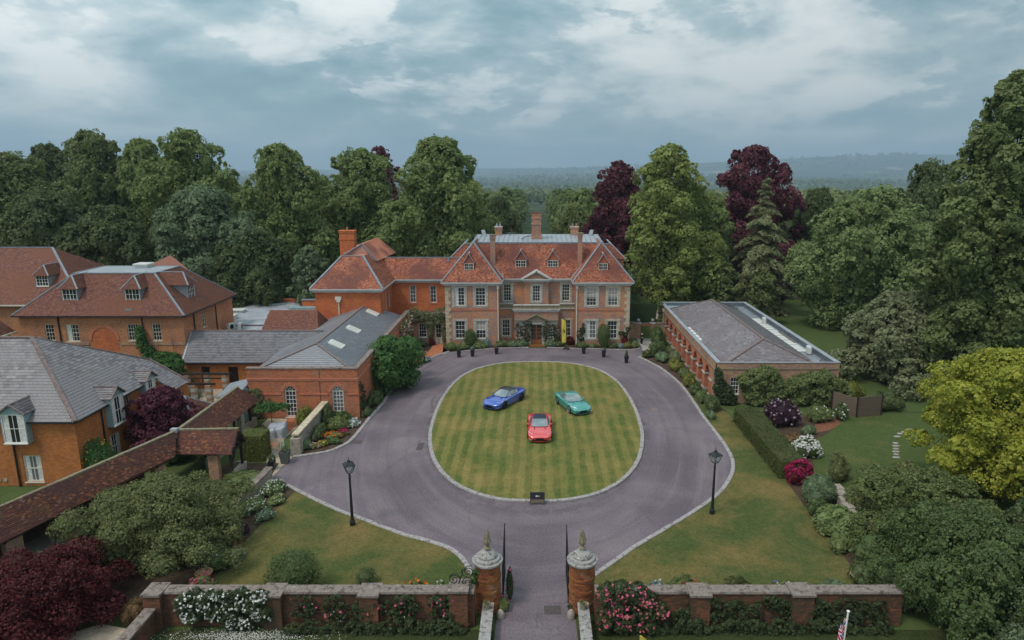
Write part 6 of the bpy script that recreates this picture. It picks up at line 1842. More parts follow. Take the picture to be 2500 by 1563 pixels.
def caps(mb, a, b_, L=0.45):
    a = Vector(a); b_ = Vector(b_); n = max(1, int((b_ - a).length / L))
    for i in range(n): mb.bar(a.lerp(b_, i / n) + Zv * 0.05, a.lerp(b_, (i + 0.94) / n) + Zv * 0.05, 0.26, 0.10)
for a, b_ in ((a0, r0), (a1, r0), (r0, r1), (a2, r1), (a3, r1)): caps(rb, a, b_)
rb.build('ridge_tile', MA['ridge_tile'], org_)
MB().box(OX0 + T, OX1 - T, OY0 + T, OY1 - T, 3.3, 3.42).build('gutter_lead', MA['lead'], org_)
# pale boards in the valley gutter: each its own piece
for i in range(16):
    y_ = 66.5 + i * 0.98 + random.uniform(-0.1, 0.1)
    MB().box(OX1 - 1.75, OX1 - 0.7, y_, y_ + 0.8, 3.45, 3.50).build('gutter_board', MA['unit_white'], org_)
for i in range(5):
    y_ = 70.5 + i * 1.25
    MB().box(OX0 + 0.45, OX0 + 1.2 - 0.05 * i, y_, y_ + 0.9, 3.47, 3.72).build('rooflight', MA['white_paint'], org_)
for y_ in (62.2, 61.6): MB().bar((OX1 - 1.4, y_, 3.5), (OX1 - 0.5, y_ + 1.6, 3.52), 0.08, 0.06).build('loose_batten', MA['wicker'], org_)
MB().bar((OX1 - 0.75, 70.0, 3.52), (OX1 - 0.75, 75.0, 3.52), 0.22, 0.06).build('loose_plank', MA['wicker'], org_)
dp = MB(); dp.tube([(OX0 - 0.12, 87.3, 0.2), (OX0 - 0.12, 87.3, 3.4)], 0.06, 8); dp.box(OX0 - 0.25, OX0 - 0.02, 87.1, 87.5, 3.3, 3.6); dp.build('rain_pipe', MA['stone'], org_)
ac_unit('white air conditioner at the far end of the orangery gutter', 27.1, 79.3, 3.42, R(80))
ac_unit('white air conditioner at the near end of the orangery gutter', 27.2, 65.9, 3.42, R(80))
# lead raised wing at the far left of the roof
MB().box(OX0 + T, OX0 + 4.2, 88.0, 89.9, 3.42, 3.55).build('lead_flat', MA['metal_duct'], org_)

# wall lantern on the orangery corner
lan = empty('wall_lantern', (OX0 - 0.1, OY0 - 0.35, 2.6), 'black wall lantern at the near corner of the orangery', 'lantern')
lb = MB(); lb.lathe((0, 0, 0.32), [(0.30, 0), (0.06, 0.16), (0.03, 0.22)], 4, R(45)); lb.lathe((0, 0, -0.12), [(0.12, 0), (0.14, 0.03), (0.04, 0.03)], 4, R(45)); lb.bar((0, 0.0, -0.1), (0.1, 0.36, -0.2), 0.04); lb.build('lantern_frame', MA['iron'], lan, local=True)
lb = MB(); lb.lathe((0, 0, -0.08), [(0.12, 0), (0.24, 0.39)], 4, R(45)); lb.build('pane', MA['lamp_glass'], lan, local=True)

# ------------------------------------------------------------------ gateway between manor and orangery with ball finials
gw_ = empty('garden_gateway', (14.1, 86, 0), 'old brick garden wall with gateway and stone ball finials right of the manor', 'wall')
MB().box(WR1 + 0.02, 13.0, 85.85, 86.25, 0, 2.05).build('wall', MA['brick_arcade'], gw_)
MB().box(15.25, 16.7, 86.0, 86.3, 0, 1.95).build('wall', MA['brick_arcade'], gw_)
for x in (13.2, 15.05):
    pb = MB(); pb.box(x - 0.27, x + 0.27, 85.8, 86.34, 0, 1.95); po = pb.build('pier', MA['brick_arcade'], gw_)
    cb = MB(); cb.box(x - 0.33, x + 0.33, 85.74, 86.4, 1.951, 2.08); cb.build('pier_cap', MA['stone'], po)
    fb = MB(); fb.lathe((x, 86.07, 2.08), [(0.12, 0), (0.08, 0.06)] + [(0.24 * math.sin(q), 0.29 - 0.24 * math.cos(q)) for q in [0.35 + i * 0.34 for i in range(8)]], 14); fb.build('ball_finial', MA['lichen_cap'], po, smooth=True)
lt = MB(); lt.box(13.48, 14.77, 85.9, 86.24, 1.70, 1.94); lt.build('lintel', MA['brick_arch'], gw_)
cb = MB(); cb.box(WR1 + 0.02, 12.86, 85.78, 86.32, 2.051, 2.14); cb.box(13.54, 14.71, 85.86, 86.28, 1.941, 2.02); cb.box(15.39, 16.7, 85.94, 86.36, 1.951, 2.03); cb.build('coping', MA['coping'], gw_)

# closed parasol on the terrace
par = empty('closed_parasol', (17.0, 93.2, 0), 'closed pale parasol standing beyond the garden gateway', 'parasol')
cb = MB(); cb.lathe((0, 0, 0.95), [(0.24, 0), (0.30, 0.1), (0.26, 0.5), (0.16, 1.1), (0.09, 1.5), (0.04, 1.62)], 10); cb.build('canopy', MA['parasol_cloth'], par, local=True)
MB().tube([(0, 0, 0.0), (0, 0, 2.65)], 0.03, 8).build('pole', MA['oak_door'], par, local=True)
MB().lathe((0, 0, 0), [(0.35, 0), (0.35, 0.06), (0.08, 0.1), (0.05, 0.3)], 14).build('base', MA['iron'], par, local=True)

# ------------------------------------------------------------------ gate pillars, gates, front walls
def gate_pillar(x, label):
    r_ = empty('gate_pillar', (x, 30.3, 0), label, 'pillar', 'round brick gate pillars')
    rad = 0.62
    MB().lathe((0, 0, 0), [(rad - 0.02, 0), (rad - 0.02, 2.62)], 32).build('pillar_core', MA['mortar'], r_, local=True)
    bb = MB(); courses = 35; n = 17
    for c_ in range(courses):
        z0 = 0.005 + c_ * 0.0745; z1 = z0 + 0.064
        band = 0.035 if (c_ % 9) in (6, 7) else 0.0
        ro_ = rad + 0.006 + band
        for k_ in range(n):
            a0 = 2 * math.pi * (k_ + 0.5 * (c_ % 2)) / n + 0.010; a1 = a0 + 2 * math.pi / n - 0.020; am = (a0 + a1) / 2
            j = random.uniform(-0.004, 0.004); ri = rad - 0.03
            def q(rr, a, z): return (rr * math.cos(a), rr * math.sin(a), z)
            R1 = [q(ri, a0, z0), q(ro_ + j, a0, z0), q(ro_ + j, am, z0), q(ro_ + j, a1, z0), q(ri, a1, z0)]
            R2 = [(p[0], p[1], z1) for p in R1]
            bb.grid([R1, R2], close=True); bb.poly(R1[::-1]); bb.poly(R2)
    bo = bb.build('brick_field', MA['pillar_brick'], r_, local=True); bo['kind'] = 'stuff'
    cap = MB(); cap.lathe((0, 0, 2.6), [(0.60, 0), (0.72, 0.0), (0.76, 0.05), (0.76, 0.13), (0.66, 0.15), (0.64, 0.26), (0.60, 0.29), (0.48, 0.30), (0.49, 0.38), (0.45, 0.42), (0.36, 0.52), (0.24, 0.60), (0.16, 0.62), (0.13, 0.70)], 32)
    co = cap.build('pillar_cap', MA['lichen_cap'], r_, local=True)
    fin = MB(); fin.lathe((0, 0, 3.29), [(0.10, 0), (0.17, 0.03), (0.17, 0.07), (0.09, 0.10), (0.07, 0.16), (0.11, 0.22), (0.16, 0.32), (0.18, 0.40), (0.15, 0.52), (0.11, 0.70), (0.07, 0.88), (0.03, 1.02), (0.012, 1.08)], 8)
    # carved flame lobes
    for k_ in range(6):
        a = k_ * math.pi / 3
        for z_, rr in ((0.36, 0.17), (0.55, 0.13), (0.74, 0.09)):
            fin.lathe((rr * math.cos(a + z_), rr * math.sin(a + z_), 3.29 + z_), [(0.01, -0.08), (0.045, -0.02), (0.03, 0.08), (0.006, 0.14)], 6)
    fin.build('finial', MA['moss_stone'], r_, local=True)
    return r_
gate_pillar(-2.40, 'round brick gate pillar with scrolled iron beside it, left of the entrance')
gate_pillar(2.27, 'round brick gate pillar with pink roses beside it, right of the entrance')

def gate_leaf(x, y0, y1, top0, top1, label):
    """open iron leaf swung back into the drive"""
    r_ = empty('iron_gate', (x, y0, 0), label, 'gate', 'open iron gate leaves')
    fr = MB(); fr.bar((0, 0, 0.1), (0, 0, top0), 0.07); fr.bar((0.0, y1 - y0, 0.1), (0.0, y1 - y0, top1), 0.05); fr.bar((0, 0, 0.2), (0, y1 - y0, 0.2), 0.05); fr.bar((0, 0, 1.2), (0, y1 - y0, 1.2), 0.05); fr.bar((0, 0, top0 - 0.15), (0, y1 - y0, top1 - 0.15), 0.05)
    fr.build('gate_frame', MA['iron'], r_, local=True)
    n = 14
    for i in range(1, n):
        t2 = i / n; yy = (y1 - y0) * t2; zt_ = top0 + (top1 - top0) * t2 + 0.12 * math.sin(t2 * math.pi)
        MB().tube([(0, yy, 0.2), (0, yy, zt_), (0, yy, zt_ + 0.12)], [0.014, 0.014, 0.003], 5).build('bar', MA['iron'], r_, local=True)
    return r_
gate_leaf(-1.68, 30.75, 33.1, 2.2, 3.1, 'black iron gate leaf standing open by the left pillar')
gate_leaf(1.62, 30.6, 33.1, 2.2, 3.0, 'black iron gate leaf standing open by the right pillar')

def front_wall(name, label, x0, x1, piers):
    r_ = empty(name, ((x0 + x1) / 2, 29.1, 0), label, 'wall')
    MB().box(x0, x1, 28.95, 29.42, -0.1, 1.74).build('wall_body', MA['brick_old'], r_)
    MB().box(x0, x1, 28.9, 28.945, 0.0, 0.85).build('plinth', MA['brick_old'], r_)
    for a, b_, zt in piers:
        pb = MB(); pb.box(a, b_, 28.62, 29.5, -0.1, zt); po = pb.build('pier', MA['brick_old'], r_)
        MB().box(a - 0.06, b_ + 0.06, 28.55, 29.62, zt + 0.001, zt + 0.11).build('pier_cap', MA['coping'], po)
    # coping stones, one by one
    x = x0; rnd = random.Random(int(abs(x0) * 10))
    while x < x1 - 0.2:
        L = rnd.uniform(0.9, 1.5); e_ = min(x1, x + L)
        segs = [(x + 0.006, e_ - 0.006)]
        for a, b_, zt in piers:
            if zt > 1.6:
                ns = []
                for s0, s1 in segs:
                    if b_ + 0.07 <= s0 or a - 0.07 >= s1: ns.append((s0, s1))
                    else:
                        if s0 < a - 0.07: ns.append((s0, a - 0.07))
                        if s1 > b_ + 0.07: ns.append((b_ + 0.07, s1))
                segs = ns
        for s0, s1 in segs:
            if s1 - s0 < 0.08: continue
            j = rnd.uniform(-0.012, 0.012)
            q = MB(); q.hexa([(s0, 28.87, 1.742), (s1, 28.87, 1.742), (s1, 29.5, 1.742), (s0, 29.5, 1.742), (s0, 28.9, 1.84 + j), (s1, 28.9, 1.84 - j), (s1, 29.47, 1.86 - j), (s0, 29.47, 1.86 + j)])
            q.build('coping_stone', MA['coping'], r_)
        x = e_
    return r_
front_wall('front_wall', 'old brick front wall with white climbing rose, left of the gate pillars', -18.4, -2.95, [(-4.12, -3.25, 1.98), (-8.4, -7.5, 1.75), (-13.0, -12.1, 1.75), (-18.6, -17.8, 1.78)])
front_wall('front_wall', 'old brick front wall with three stone capped piers, right of the gate pillars', 2.8, 17.5, [(3.05, 3.87, 1.62), (7.32, 8.25, 1.76), (12.15, 13.15, 1.78)])
def dwarf(x, label):
    r_ = empty('dwarf_wall', (x, 27.5, 0), label, 'wall', 'low entrance walls')
    MB().box(x - 0.2, x + 0.2, 24.5, 29.6, -0.1, 0.72).build('wall_body', MA['brick_old'], r_)
    y = 24.5
    while y < 29.5:
        MB().box(x - 0.27, x + 0.27, y + 0.005, min(29.6, y + 0.95) - 0.005, 0.721, 0.82).build('coping_stone', MA['lichen_cap'], r_)
        y += 0.95
dwarf(-2.33, 'low wall with lichened white coping in front of the left gate pillar')
dwarf(2.28, 'low wall with lichened white coping in front of the right gate pillar')
for x, lb_ in ((-2.35, 'small mossy stone pot on the low wall before the left pillar'), (2.27, 'small mossy stone pot on the low wall before the right pillar')):
    r_ = empty('stone_pot', (x, 29.1, 0.82), lb_, 'pot', 'pots on the low walls')
    MB().lathe((0, 0, 0), [(0.12, 0), (0.15, 0.03), (0.17, 0.25), (0.20, 0.28), (0.17, 0.29), (0.15, 0.24)], 14).build('pot_body', MA['moss_stone'], r_, local=True)
    np_mesh('plant', clump_leaves(np.random.default_rng(7), [(0, 0, 0.36, 0.16, 0.16, 0.14)], 160, 0.07), 4, MA['leaf_mid'], r_)
for x, lb_ in ((-1.75, 'rounded guard stone at the foot of the left gate pillar'), (1.72, 'rounded pale guard stone at the foot of the right gate pillar')):
    g_ = MB(); g_.lathe((0, 0, 0), [(0.2, 0), (0.22, 0.12), (0.17, 0.32), (0.08, 0.42)], 10); o_ = g_.build('guard_stone', MA['rubble'], smooth=True); o_.location = (x, 29.55, 0); tag(o_, lb_, 'stone', 'guard stones')
# scrolled iron beside the left pillar
scr = empty('iron_scroll', (-3.65, 29.2, 2.0), 'black wrought iron scrollwork between left pillar and wall pier', 'ironwork')
def spiral(c, r0, r1, a0, turns, n=40):
    return [(c[0] + (r0 + (r1 - r0) * i / n) * math.cos(a0 + turns * 2 * math.pi * i / n), 0, c[1] + (r0 + (r1 - r0) * i / n) * math.sin(a0 + turns * 2 * math.pi * i / n)) for i in range(n + 1)]
for pts in (spiral((-0.28, 0.3), 0.3, 0.04, R(-60), 1.9), spiral((0.40, 0.72), 0.32, 0.05, R(150), 1.9), spiral((0.40, 0.18), 0.28, 0.04, R(200), -1.8), [(-0.05, 0, 0.12), (0.05, 0, 0.4), (0.15, 0, 0.75), (0.35, 0, 1.02), (0.62, 0, 1.05)], [(-0.5, 0, 0.45), (-0.35, 0, 0.62), (-0.1, 0, 0.6), (0.05, 0, 0.4)]):
    MB().tube(pts, 0.022, 6).build('scroll', MA['iron'], scr, local=True)

# garden wall left of the drive with sloping stone cap
gdw = empty('garden_wall', (-18.5, 52, 0), 'stone capped garden wall running from the hall to the planter by the drive', 'wall')
mb = MB(); mb.box(-18.68, -18.32, 49.4, 56.9, 0, 1.5); mb.box(-18.85, -18.1, 49.0, 49.7, 0, 1.3); mb.build('wall_body', MA['rubble'], gdw)
y = 49.2
while y < 56.8:
    MB().box(-18.78, -18.22, y + 0.006, min(56.9, y + 1.1) - 0.006, 1.501, 1.62).build('coping_stone', MA['stone_warm'], gdw); y += 1.1
lowr = empty('retaining_wall', (-19.1, 42, 0), 'low rubble retaining wall beside the white flower border left of the drive', 'wall')
MB().hexa([(-19.1, 44.9, 0), (-18.7, 44.9, 0), (-19.1, 36.0, 0), (-19.5, 36.0, 0), (-19.1, 44.9, 0.78), (-18.7, 44.9, 0.78), (-19.1, 36.0, 0.78), (-19.5, 36.0, 0.78)]).build('wall_body', MA['rubble'], lowr)
for i in range(10):
    t0, t1 = i / 10, (i + 0.97) / 10
    a = Vector((-18.9, 44.95, 0.84)).lerp(Vector((-19.3, 36.0, 0.84)), t0); b_ = Vector((-18.9, 44.95, 0.84)).lerp(Vector((-19.3, 36.0, 0.84)), t1)
    MB().bar(a + Zv * random.uniform(-0.01, 0.01), b_, 0.52 + random.uniform(-0.04, 0.04), 0.11).build('coping_stone', MA['coping'], lowr)
dgw = empty('side_wall', (-18.2, 27, 0), 'low stone capped wall running from the front wall corner to the bottom edge', 'wall')
MB().box(-18.4, -18.05, 22, 28.55, 0, 1.12).build('wall_body', MA['brick_old'], dgw)
y = 22.0
while y < 28.5: MB().box(-18.5, -17.95, y + 0.006, min(28.55, y + 1.1) - 0.006, 1.121, 1.23).build('coping_stone', MA['coping'], dgw); y += 1.1
# white picket gate
pg = empty('picket_gate', (-20.1, 49.6, 0), 'small white picket garden gate beside the clipped hedge', 'gate')
gf = MB(); gf.box(-20.65, -19.55, 49.58, 49.62, 0.25, 0.33); gf.box(-20.65, -19.55, 49.58, 49.62, 0.85, 0.93); gf.build('rail', MA['cream_paint'], pg)
for i in range(9): MB().box(-20.63 + i * 0.13, -20.57 + i * 0.13, 49.545, 49.575, 0.08, 1.12).build('picket', MA['cream_paint'], pg)
# low pieces of stone wall among the shrubs on the right
rsw = empty('border_wall', (19.0, 40, 0), 'short stretch of low stone wall among shrubs right of the lawn', 'wall')
rb_ = random.Random(3)
for i in range(5):
    a = Vector((20.2, 42.6, 0)).lerp(Vector((19.4, 38.2, 0)), i / 5)
    MB().box(a.x - 0.3, a.x + 0.3, a.y - 0.8, a.y, 0, 0.75 + rb_.uniform(-0.03, 0.03)).build('wall_stone', MA['rubble'], rsw)
# woven fence panels by the orangery
wf = empty('wicker_fence', (29.0, 57.4, 0), 'brown woven willow fence panels beside the orangery corner', 'fence')
pts = [(27.0, 59.2), (28.3, 57.1), (30.75, 57.7)]
for i in range(2):
    a, b_ = Vector((*pts[i], 0)), Vector((*pts[i + 1], 0)); d = (b_ - a).normalized(); nn = Vector((d.y, -d.x, 0)); L = (b_ - a).length
    fr = MB()
    h_ = 1.75 + 0.12 * i
    fr.obox(a, d, nn, 0.08, L - 0.08, -0.02, 0.02, 0.05, h_); pn = fr.build('panel', MA['wicker'], wf)
    wv = MB()
    for k_ in range(int(h_ / 0.07)):
        for s_ in range(int(L / 0.24)):
            if (k_ + s_) % 2: wv.obox(a, d, nn, 0.08 + s_ * 0.24, 0.30 + s_ * 0.24, 0.021, 0.04, 0.06 + k_ * 0.07, 0.115 + k_ * 0.07)
    wv.build('weave', MA['wicker'], pn)
for q in pts: MB().box(q[0] - 0.06, q[0] + 0.06, q[1] - 0.06, q[1] + 0.06, 0, 1.95).build('post', MA['timber_dark'], wf)
# ------------------------------------------------------------------ cars
def car(label, x, y, fwd, paint_m, roof_m, rim_m, scale=1.0, stripe='carbon'):
    root = empty('sports_car', (x, y, 0.105), label, 'car', 'cars parked on the oval lawn', rz=math.atan2(fwd[1], fwd[0]))
    ST = [(2.36, 0.52, 0.34, 0.47, 0.50), (2.30, 0.72, 0.24, 0.52, 0.575), (2.16, 0.87, 0.18, 0.575, 0.655), (1.9, 0.945, 0.16, 0.64, 0.735), (1.62, 0.965, 0.16, 0.705, 0.775), (1.33, 0.975, 0.16, 0.735, 0.80), (1.0, 0.965, 0.15, 0.735, 0.835), (0.65, 0.945, 0.15, 0.745, 0.88), (0.3, 0.935, 0.15, 0.77, 0.90),
          (-0.3, 0.93, 0.15, 0.79, 0.90), (-0.75, 0.945, 0.15, 0.815, 0.91), (-1.05, 0.985, 0.15, 0.85, 0.925), (-1.35, 1.005, 0.16, 0.875, 0.94), (-1.65, 1.0, 0.18, 0.875, 0.94), (-1.95, 0.965, 0.24, 0.86, 0.93), (-2.2, 0.89, 0.3, 0.825, 0.905), (-2.32, 0.80, 0.36, 0.77, 0.83), (-2.36, 0.66, 0.44, 0.68, 0.70)]
    rows = []
    for (sx, w_, zb, zs, zt) in ST:
        zm = zb + (zs - zb) * 0.5
        half = [(0.0, zb), (w_ * 0.6, zb), (w_ * 0.90, zb + 0.01), (w_ * 0.985, zb + 0.07), (w_ * 0.975, zm - 0.02), (w_ * 0.985, zm + 0.08), (w_, zs - 0.06), (w_ * 0.97, zs + 0.005), (w_ * 0.86, zs + (zt - zs) * 0.42), (w_ * 0.62, zs + (zt - zs) * 0.8), (w_ * 0.3, zt - 0.006), (0.0, zt)]
        ring = [(sx, yy, z_) for yy, z_ in half] + [(sx, -yy, z_) for yy, z_ in half[-2:0:-1]]
        rows.append(ring)
    b = MB(); b.grid(rows, close=True); b.poly(rows[0][::-1]); b.poly(rows[-1])
    body = b.build('body', MA[paint_m], root, local=True, smooth=True)
    md = body.modifiers.new('smooth', 'SUBSURF'); md.levels = 1; md.render_levels = 2
    belt = [(0.95, 0.0, 0.885), (0.80, 0.66, 0.875), (0.35, 0.765, 0.87), (-0.1, 0.80, 0.875), (-0.55, 0.81, 0.89), (-1.0, 0.80, 0.91), (-1.45, 0.74, 0.93), (-1.9, 0.60, 0.93)]
    edge = [(0.06, 0.0, 1.245), (0.02, 0.545, 1.205), (-0.1, 0.575, 1.225), (-0.3, 0.58, 1.24), (-0.6, 0.57, 1.245), (-0.95, 0.545, 1.205), (-1.35, 0.50, 1.10), (-1.85, 0.42, 0.95)]
    # windscreen
    n = 6
    def lerp3(a, b_, t_): return tuple(a[i] + (b_[i] - a[i]) * t_ for i in range(3))
    ws = []
    for r_ in range(5):
        t_ = r_ / 4; row = []
        for k_ in range(-n, n + 1):
            q = k_ / n; aq = abs(q)
            bt = (0.95 - 0.17 * aq ** 2, 0.66 * q, 0.885 - 0.01 * aq); tp = (0.06 - 0.05 * aq ** 2, 0.535 * q, 1.245 - 0.04 * aq ** 2)
            p = lerp3(bt, tp, t_); row.append((p[0], p[1], p[2] + 0.035 * math.sin(math.pi * t_)))
        ws.append(row)
    MB().grid(ws).build('windscreen', MA['car_glass'], root, local=True, smooth=True)
    # roof with crown
    rf = []
    for (ex_, ey_, ez_) in edge[1:]:
        row = []
        for k_ in range(-n, n + 1):
            q = k_ / n
            row.append((ex_ + 0.04 * (1 - q * q) * (1 if ex_ > 0 else 0.0), ey_ * q, ez_ + 0.04 * (1 - q * q)))
        rf.append(row)
    rb = MB(); rb.grid(rf[:5])
    rb.build('car_roof', MA[roof_m], root, local=True, smooth=True)
    MB().grid(rf[4:6 + 1]).build('rear_window', MA['car_glass' if roof_m != 'soft_top' else 'soft_top'], root, local=True, smooth=True)
    dk = MB(); dk.grid([rf[6], [(-2.15, 0.42 * (k_ / n), 0.915) for k_ in range(-n, n + 1)]]); dk.build('rear_deck', MA[paint_m], root, local=True, smooth=True)
    for s_ in (-1, 1):
        f = lambda p: (p[0], p[1] * s_, p[2])
        sw = MB(); sw.grid([[f(belt[1]), f(belt[2]), f(belt[3]), f(belt[4]), f(belt[5])], [f(edge[1]), f(edge[1]), f(edge[2]), f(edge[4]), f(edge[5])]])
        sw.build('side_window', MA['car_glass'], root, local=True)
        sp = MB(); sp.grid([[f(belt[5]), f(belt[6]), f(belt[7])], [f(edge[5]), f(edge[6]), f(edge[7])]]); sp.build('rear_pillar', MA[paint_m], root, local=True, smooth=True)
        pl = MB(); pl.tube([f((0.82, 0.68, 0.88)), f((0.4, 0.625, 1.07)), f((0.03, 0.55, 1.225)), f((-0.3, 0.585, 1.255)), f((-0.95, 0.55, 1.22))], 0.028, 6); pl.build('pillar', MA[paint_m if roof_m != 'carbon' else 'carbon'], root, local=True, smooth=True)
        mi = MB(); mi.lathe((0, 0, 0), [(0.02, -0.09), (0.075, -0.05), (0.085, 0.0), (0.07, 0.06), (0.02, 0.09)], 10); mi.v = [(0.48 + p[0] * 0.9, s_ * (0.97 + p[2]), 0.945 + p[1] * 0.75) for p in mi.v]
        mi.bar((0.45, s_ * 0.83, 0.87), (0.47, s_ * 0.93, 0.93), 0.05, 0.03); mi.build('mirror', MA[paint_m], root, local=True, smooth=True)
        hl = MB(); hl.hexa([(2.02, s_ * 0.60, 0.60), (1.66, s_ * 0.90, 0.665), (1.62, s_ * 0.93, 0.70), (2.1, s_ * 0.56, 0.60), (2.01, s_ * 0.60, 0.70), (1.66, s_ * 0.885, 0.748), (1.60, s_ * 0.915, 0.745), (2.09, s_ * 0.56, 0.668)]); hl.build('headlight', MA['headlamp'], root, local=True)
        sk = MB(); sk.box(-0.95, 0.95, *sorted((s_ * 0.90, s_ * 0.965)), 0.13, 0.17); sk.build('side_skirt', MA['rim_silver'] if paint_m != 'paint_red' else MA['carbon'], root, local=True)
        hv = MB(); hv.bar((1.25, s_ * 0.46, 0.832), (0.98, s_ * 0.40, 0.862), 0.05, 0.02); hv.build('bonnet_vent', MA['grille_black'], root, local=True)
        for wx in (1.34, -1.33):
            wy = 0.935 if wx > 0 else 0.965
            arch = MB(); arch.lathe((0, 0, 0), [(0.385, 0), (0.385, 0.30)], 22); arch.v = [(wx + p[0], s_ * (wy - 0.27 + p[2]), 0.36 + p[1]) for p in arch.v]; arch.build('wheel_arch', MA['grille_black'], root, local=True)
            ty = MB(); ty.lathe((0, 0, 0), [(0.24, 0.0), (0.325, 0.0), (0.345, 0.04), (0.345, 0.24), (0.325, 0.285), (0.24, 0.285)], 24); ty.v = [(wx + p[0], s_ * (wy - 0.235 + p[2]), 0.345 + p[1]) for p in ty.v]
            wh_ = ty.build('wheel', MA['rubber'], root, local=True)
            rm = MB()
            oy = wy + 0.055
            for k_ in range(5):
                a = k_ * 2 * math.pi / 5 + 0.3
                for da in (-0.16, 0.16):
                    rm.bar((wx + 0.04 * math.cos(a), s_ * oy, 0.345 + 0.04 * math.sin(a)), (wx + 0.245 * math.cos(a + da), s_ * oy, 0.345 + 0.245 * math.sin(a + da)), 0.035, 0.02, up=(0, 1, 0))
            pts = [(wx + 0.25 * math.cos(q * 2 * math.pi / 20), s_ * oy, 0.345 + 0.25 * math.sin(q * 2 * math.pi / 20)) for q in range(21)]
            rm.tube(pts, 0.022, 6, cap=False); rm.build('rim', MA[rim_m], wh_, local=True)
    gr = MB()
    g0 = []; g1 = []
    for k_ in range(-8, 9):
        q = k_ / 8; xx = 2.39 - 0.10 * abs(q) ** 2.5
        g0.append((xx, 0.72 * q, 0.20 + 0.06 * abs(q) ** 3)); g1.append((xx - 0.02, 0.70 * q, 0.455 - 0.05 * abs(q) ** 3))
    gr.grid([g0, g1]); gr.build('grille', MA['grille_black'], root, local=True)
    sp0 = []; sp1 = []; sp2 = []
    for k_ in range(-8, 9):
        q = k_ / 8; xx = 2.44 - 0.26 * abs(q) ** 2.0
        sp0.append((xx, 0.88 * q, 0.17 + 0.05 * abs(q) ** 4)); sp1.append((xx + 0.01, 0.88 * q, 0.205 + 0.08 * abs(q) ** 4)); sp2.append((xx - 0.2, 0.84 * q, 0.205))
    s1 = MB(); s1.grid([sp2, sp0, sp1, sp2]); s1.build('splitter', MA[paint_m], root, local=True)
    for s_ in (-1, 1):
        c1 = MB(); c1.bar((2.36, s_ * 0.60, 0.235), (2.14, s_ * 0.90, 0.30), 0.10, 0.05); c1.build('splitter_end', MA['rim_silver'], root, local=True)
    eb = MB(); eb.box(2.255, 2.275, -0.02, 0.02, 0.615, 0.64); eb.build('badge', MA['rim_silver'], root, local=True)
    root.scale = (scale, scale, scale)
    return root
car('red sports car with dark soft top, nearest the gate on the oval lawn', 0.29, 53.35, (0.0, -1.0), 'paint_red', 'soft_top', 'rim_dark')
car('dark blue sports car with black roof on the left of the oval lawn', -2.95, 60.75, (-0.53, -0.848), 'paint_blue', 'carbon', 'rim_dark', 1.04)
car('teal green sports coupe with silver wheels on the right of the oval lawn', 3.33, 59.5, (0.37, -0.93), 'paint_teal', 'paint_teal', 'rim_silver')

# ------------------------------------------------------------------ street furniture
def lamp_post(x, y, label):
    r_ = empty('lamp_post', (x, y, 0.06), label, 'lamp post', 'black lamp posts beside the drive')
    MB().lathe((0, 0, 0), [(0.17, 0), (0.17, 0.28), (0.14, 0.33), (0.115, 0.34), (0.10, 0.5), (0.065, 2.9), (0.06, 3.05), (0.085, 3.08), (0.085, 3.14), (0.06, 3.18), (0.075, 3.32), (0.05, 3.36), (0.03, 3.4)], 12).build('column', MA['iron'], r_, local=True)
    fr = MB(); z0, z1 = 3.52, 4.0
    lo, hi = 0.15, 0.30
    for sx, sy in ((1, 1), (1, -1), (-1, 1), (-1, -1)):
        fr.bar((lo * sx, lo * sy, z0), (hi * sx, hi * sy, z1), 0.03); fr.bar((0, 0, 3.36), (lo * sx, lo * sy, z0), 0.018)
    for a in (0, 1):
        for s_ in (-1, 1):
            for zz_, h_ in ((z0, lo), (z1, hi)):
                fr.bar((-h_, s_ * h_, zz_) if a else (s_ * h_, -h_, zz_), (h_, s_ * h_, zz_) if a else (s_ * h_, h_, zz_), 0.035)
    fr.build('lantern_frame', MA['iron'], r_, local=True)
    rf = MB(); rf.lathe((0, 0, z1 + 0.01), [(0.46, 0.0), (0.20, 0.15), (0.10, 0.19), (0.11, 0.25), (0.06, 0.29), (0.02, 0.31), (0.018, 0.42), (0.03, 0.44), (0.005, 0.5)], 4, R(45)); rf.build('lantern_roof', MA['iron'], r_, local=True)
    for q in range(4):
        pn = MB(); a0, a1 = R(45 + 90 * q), R(135 + 90 * q); l2, h2 = lo * 1.414 * 0.98, hi * 1.414 * 0.98
        pn.poly([(l2 * math.cos(a0), l2 * math.sin(a0), z0), (l2 * math.cos(a1), l2 * math.sin(a1), z0), (h2 * math.cos(a1), h2 * math.sin(a1), z1), (h2 * math.cos(a0), h2 * math.sin(a0), z1)])
        pn.build('pane', MA['lamp_glass'], r_, local=True)
    r_.rotation_euler = (0, 0, R(30))
    return r_
lamp_post(-11.31, 38.35, 'black lantern lamp post on the lawn left of the drive')
lamp_post(11.2, 39.8, 'black lantern lamp post on the lawn right of the drive')

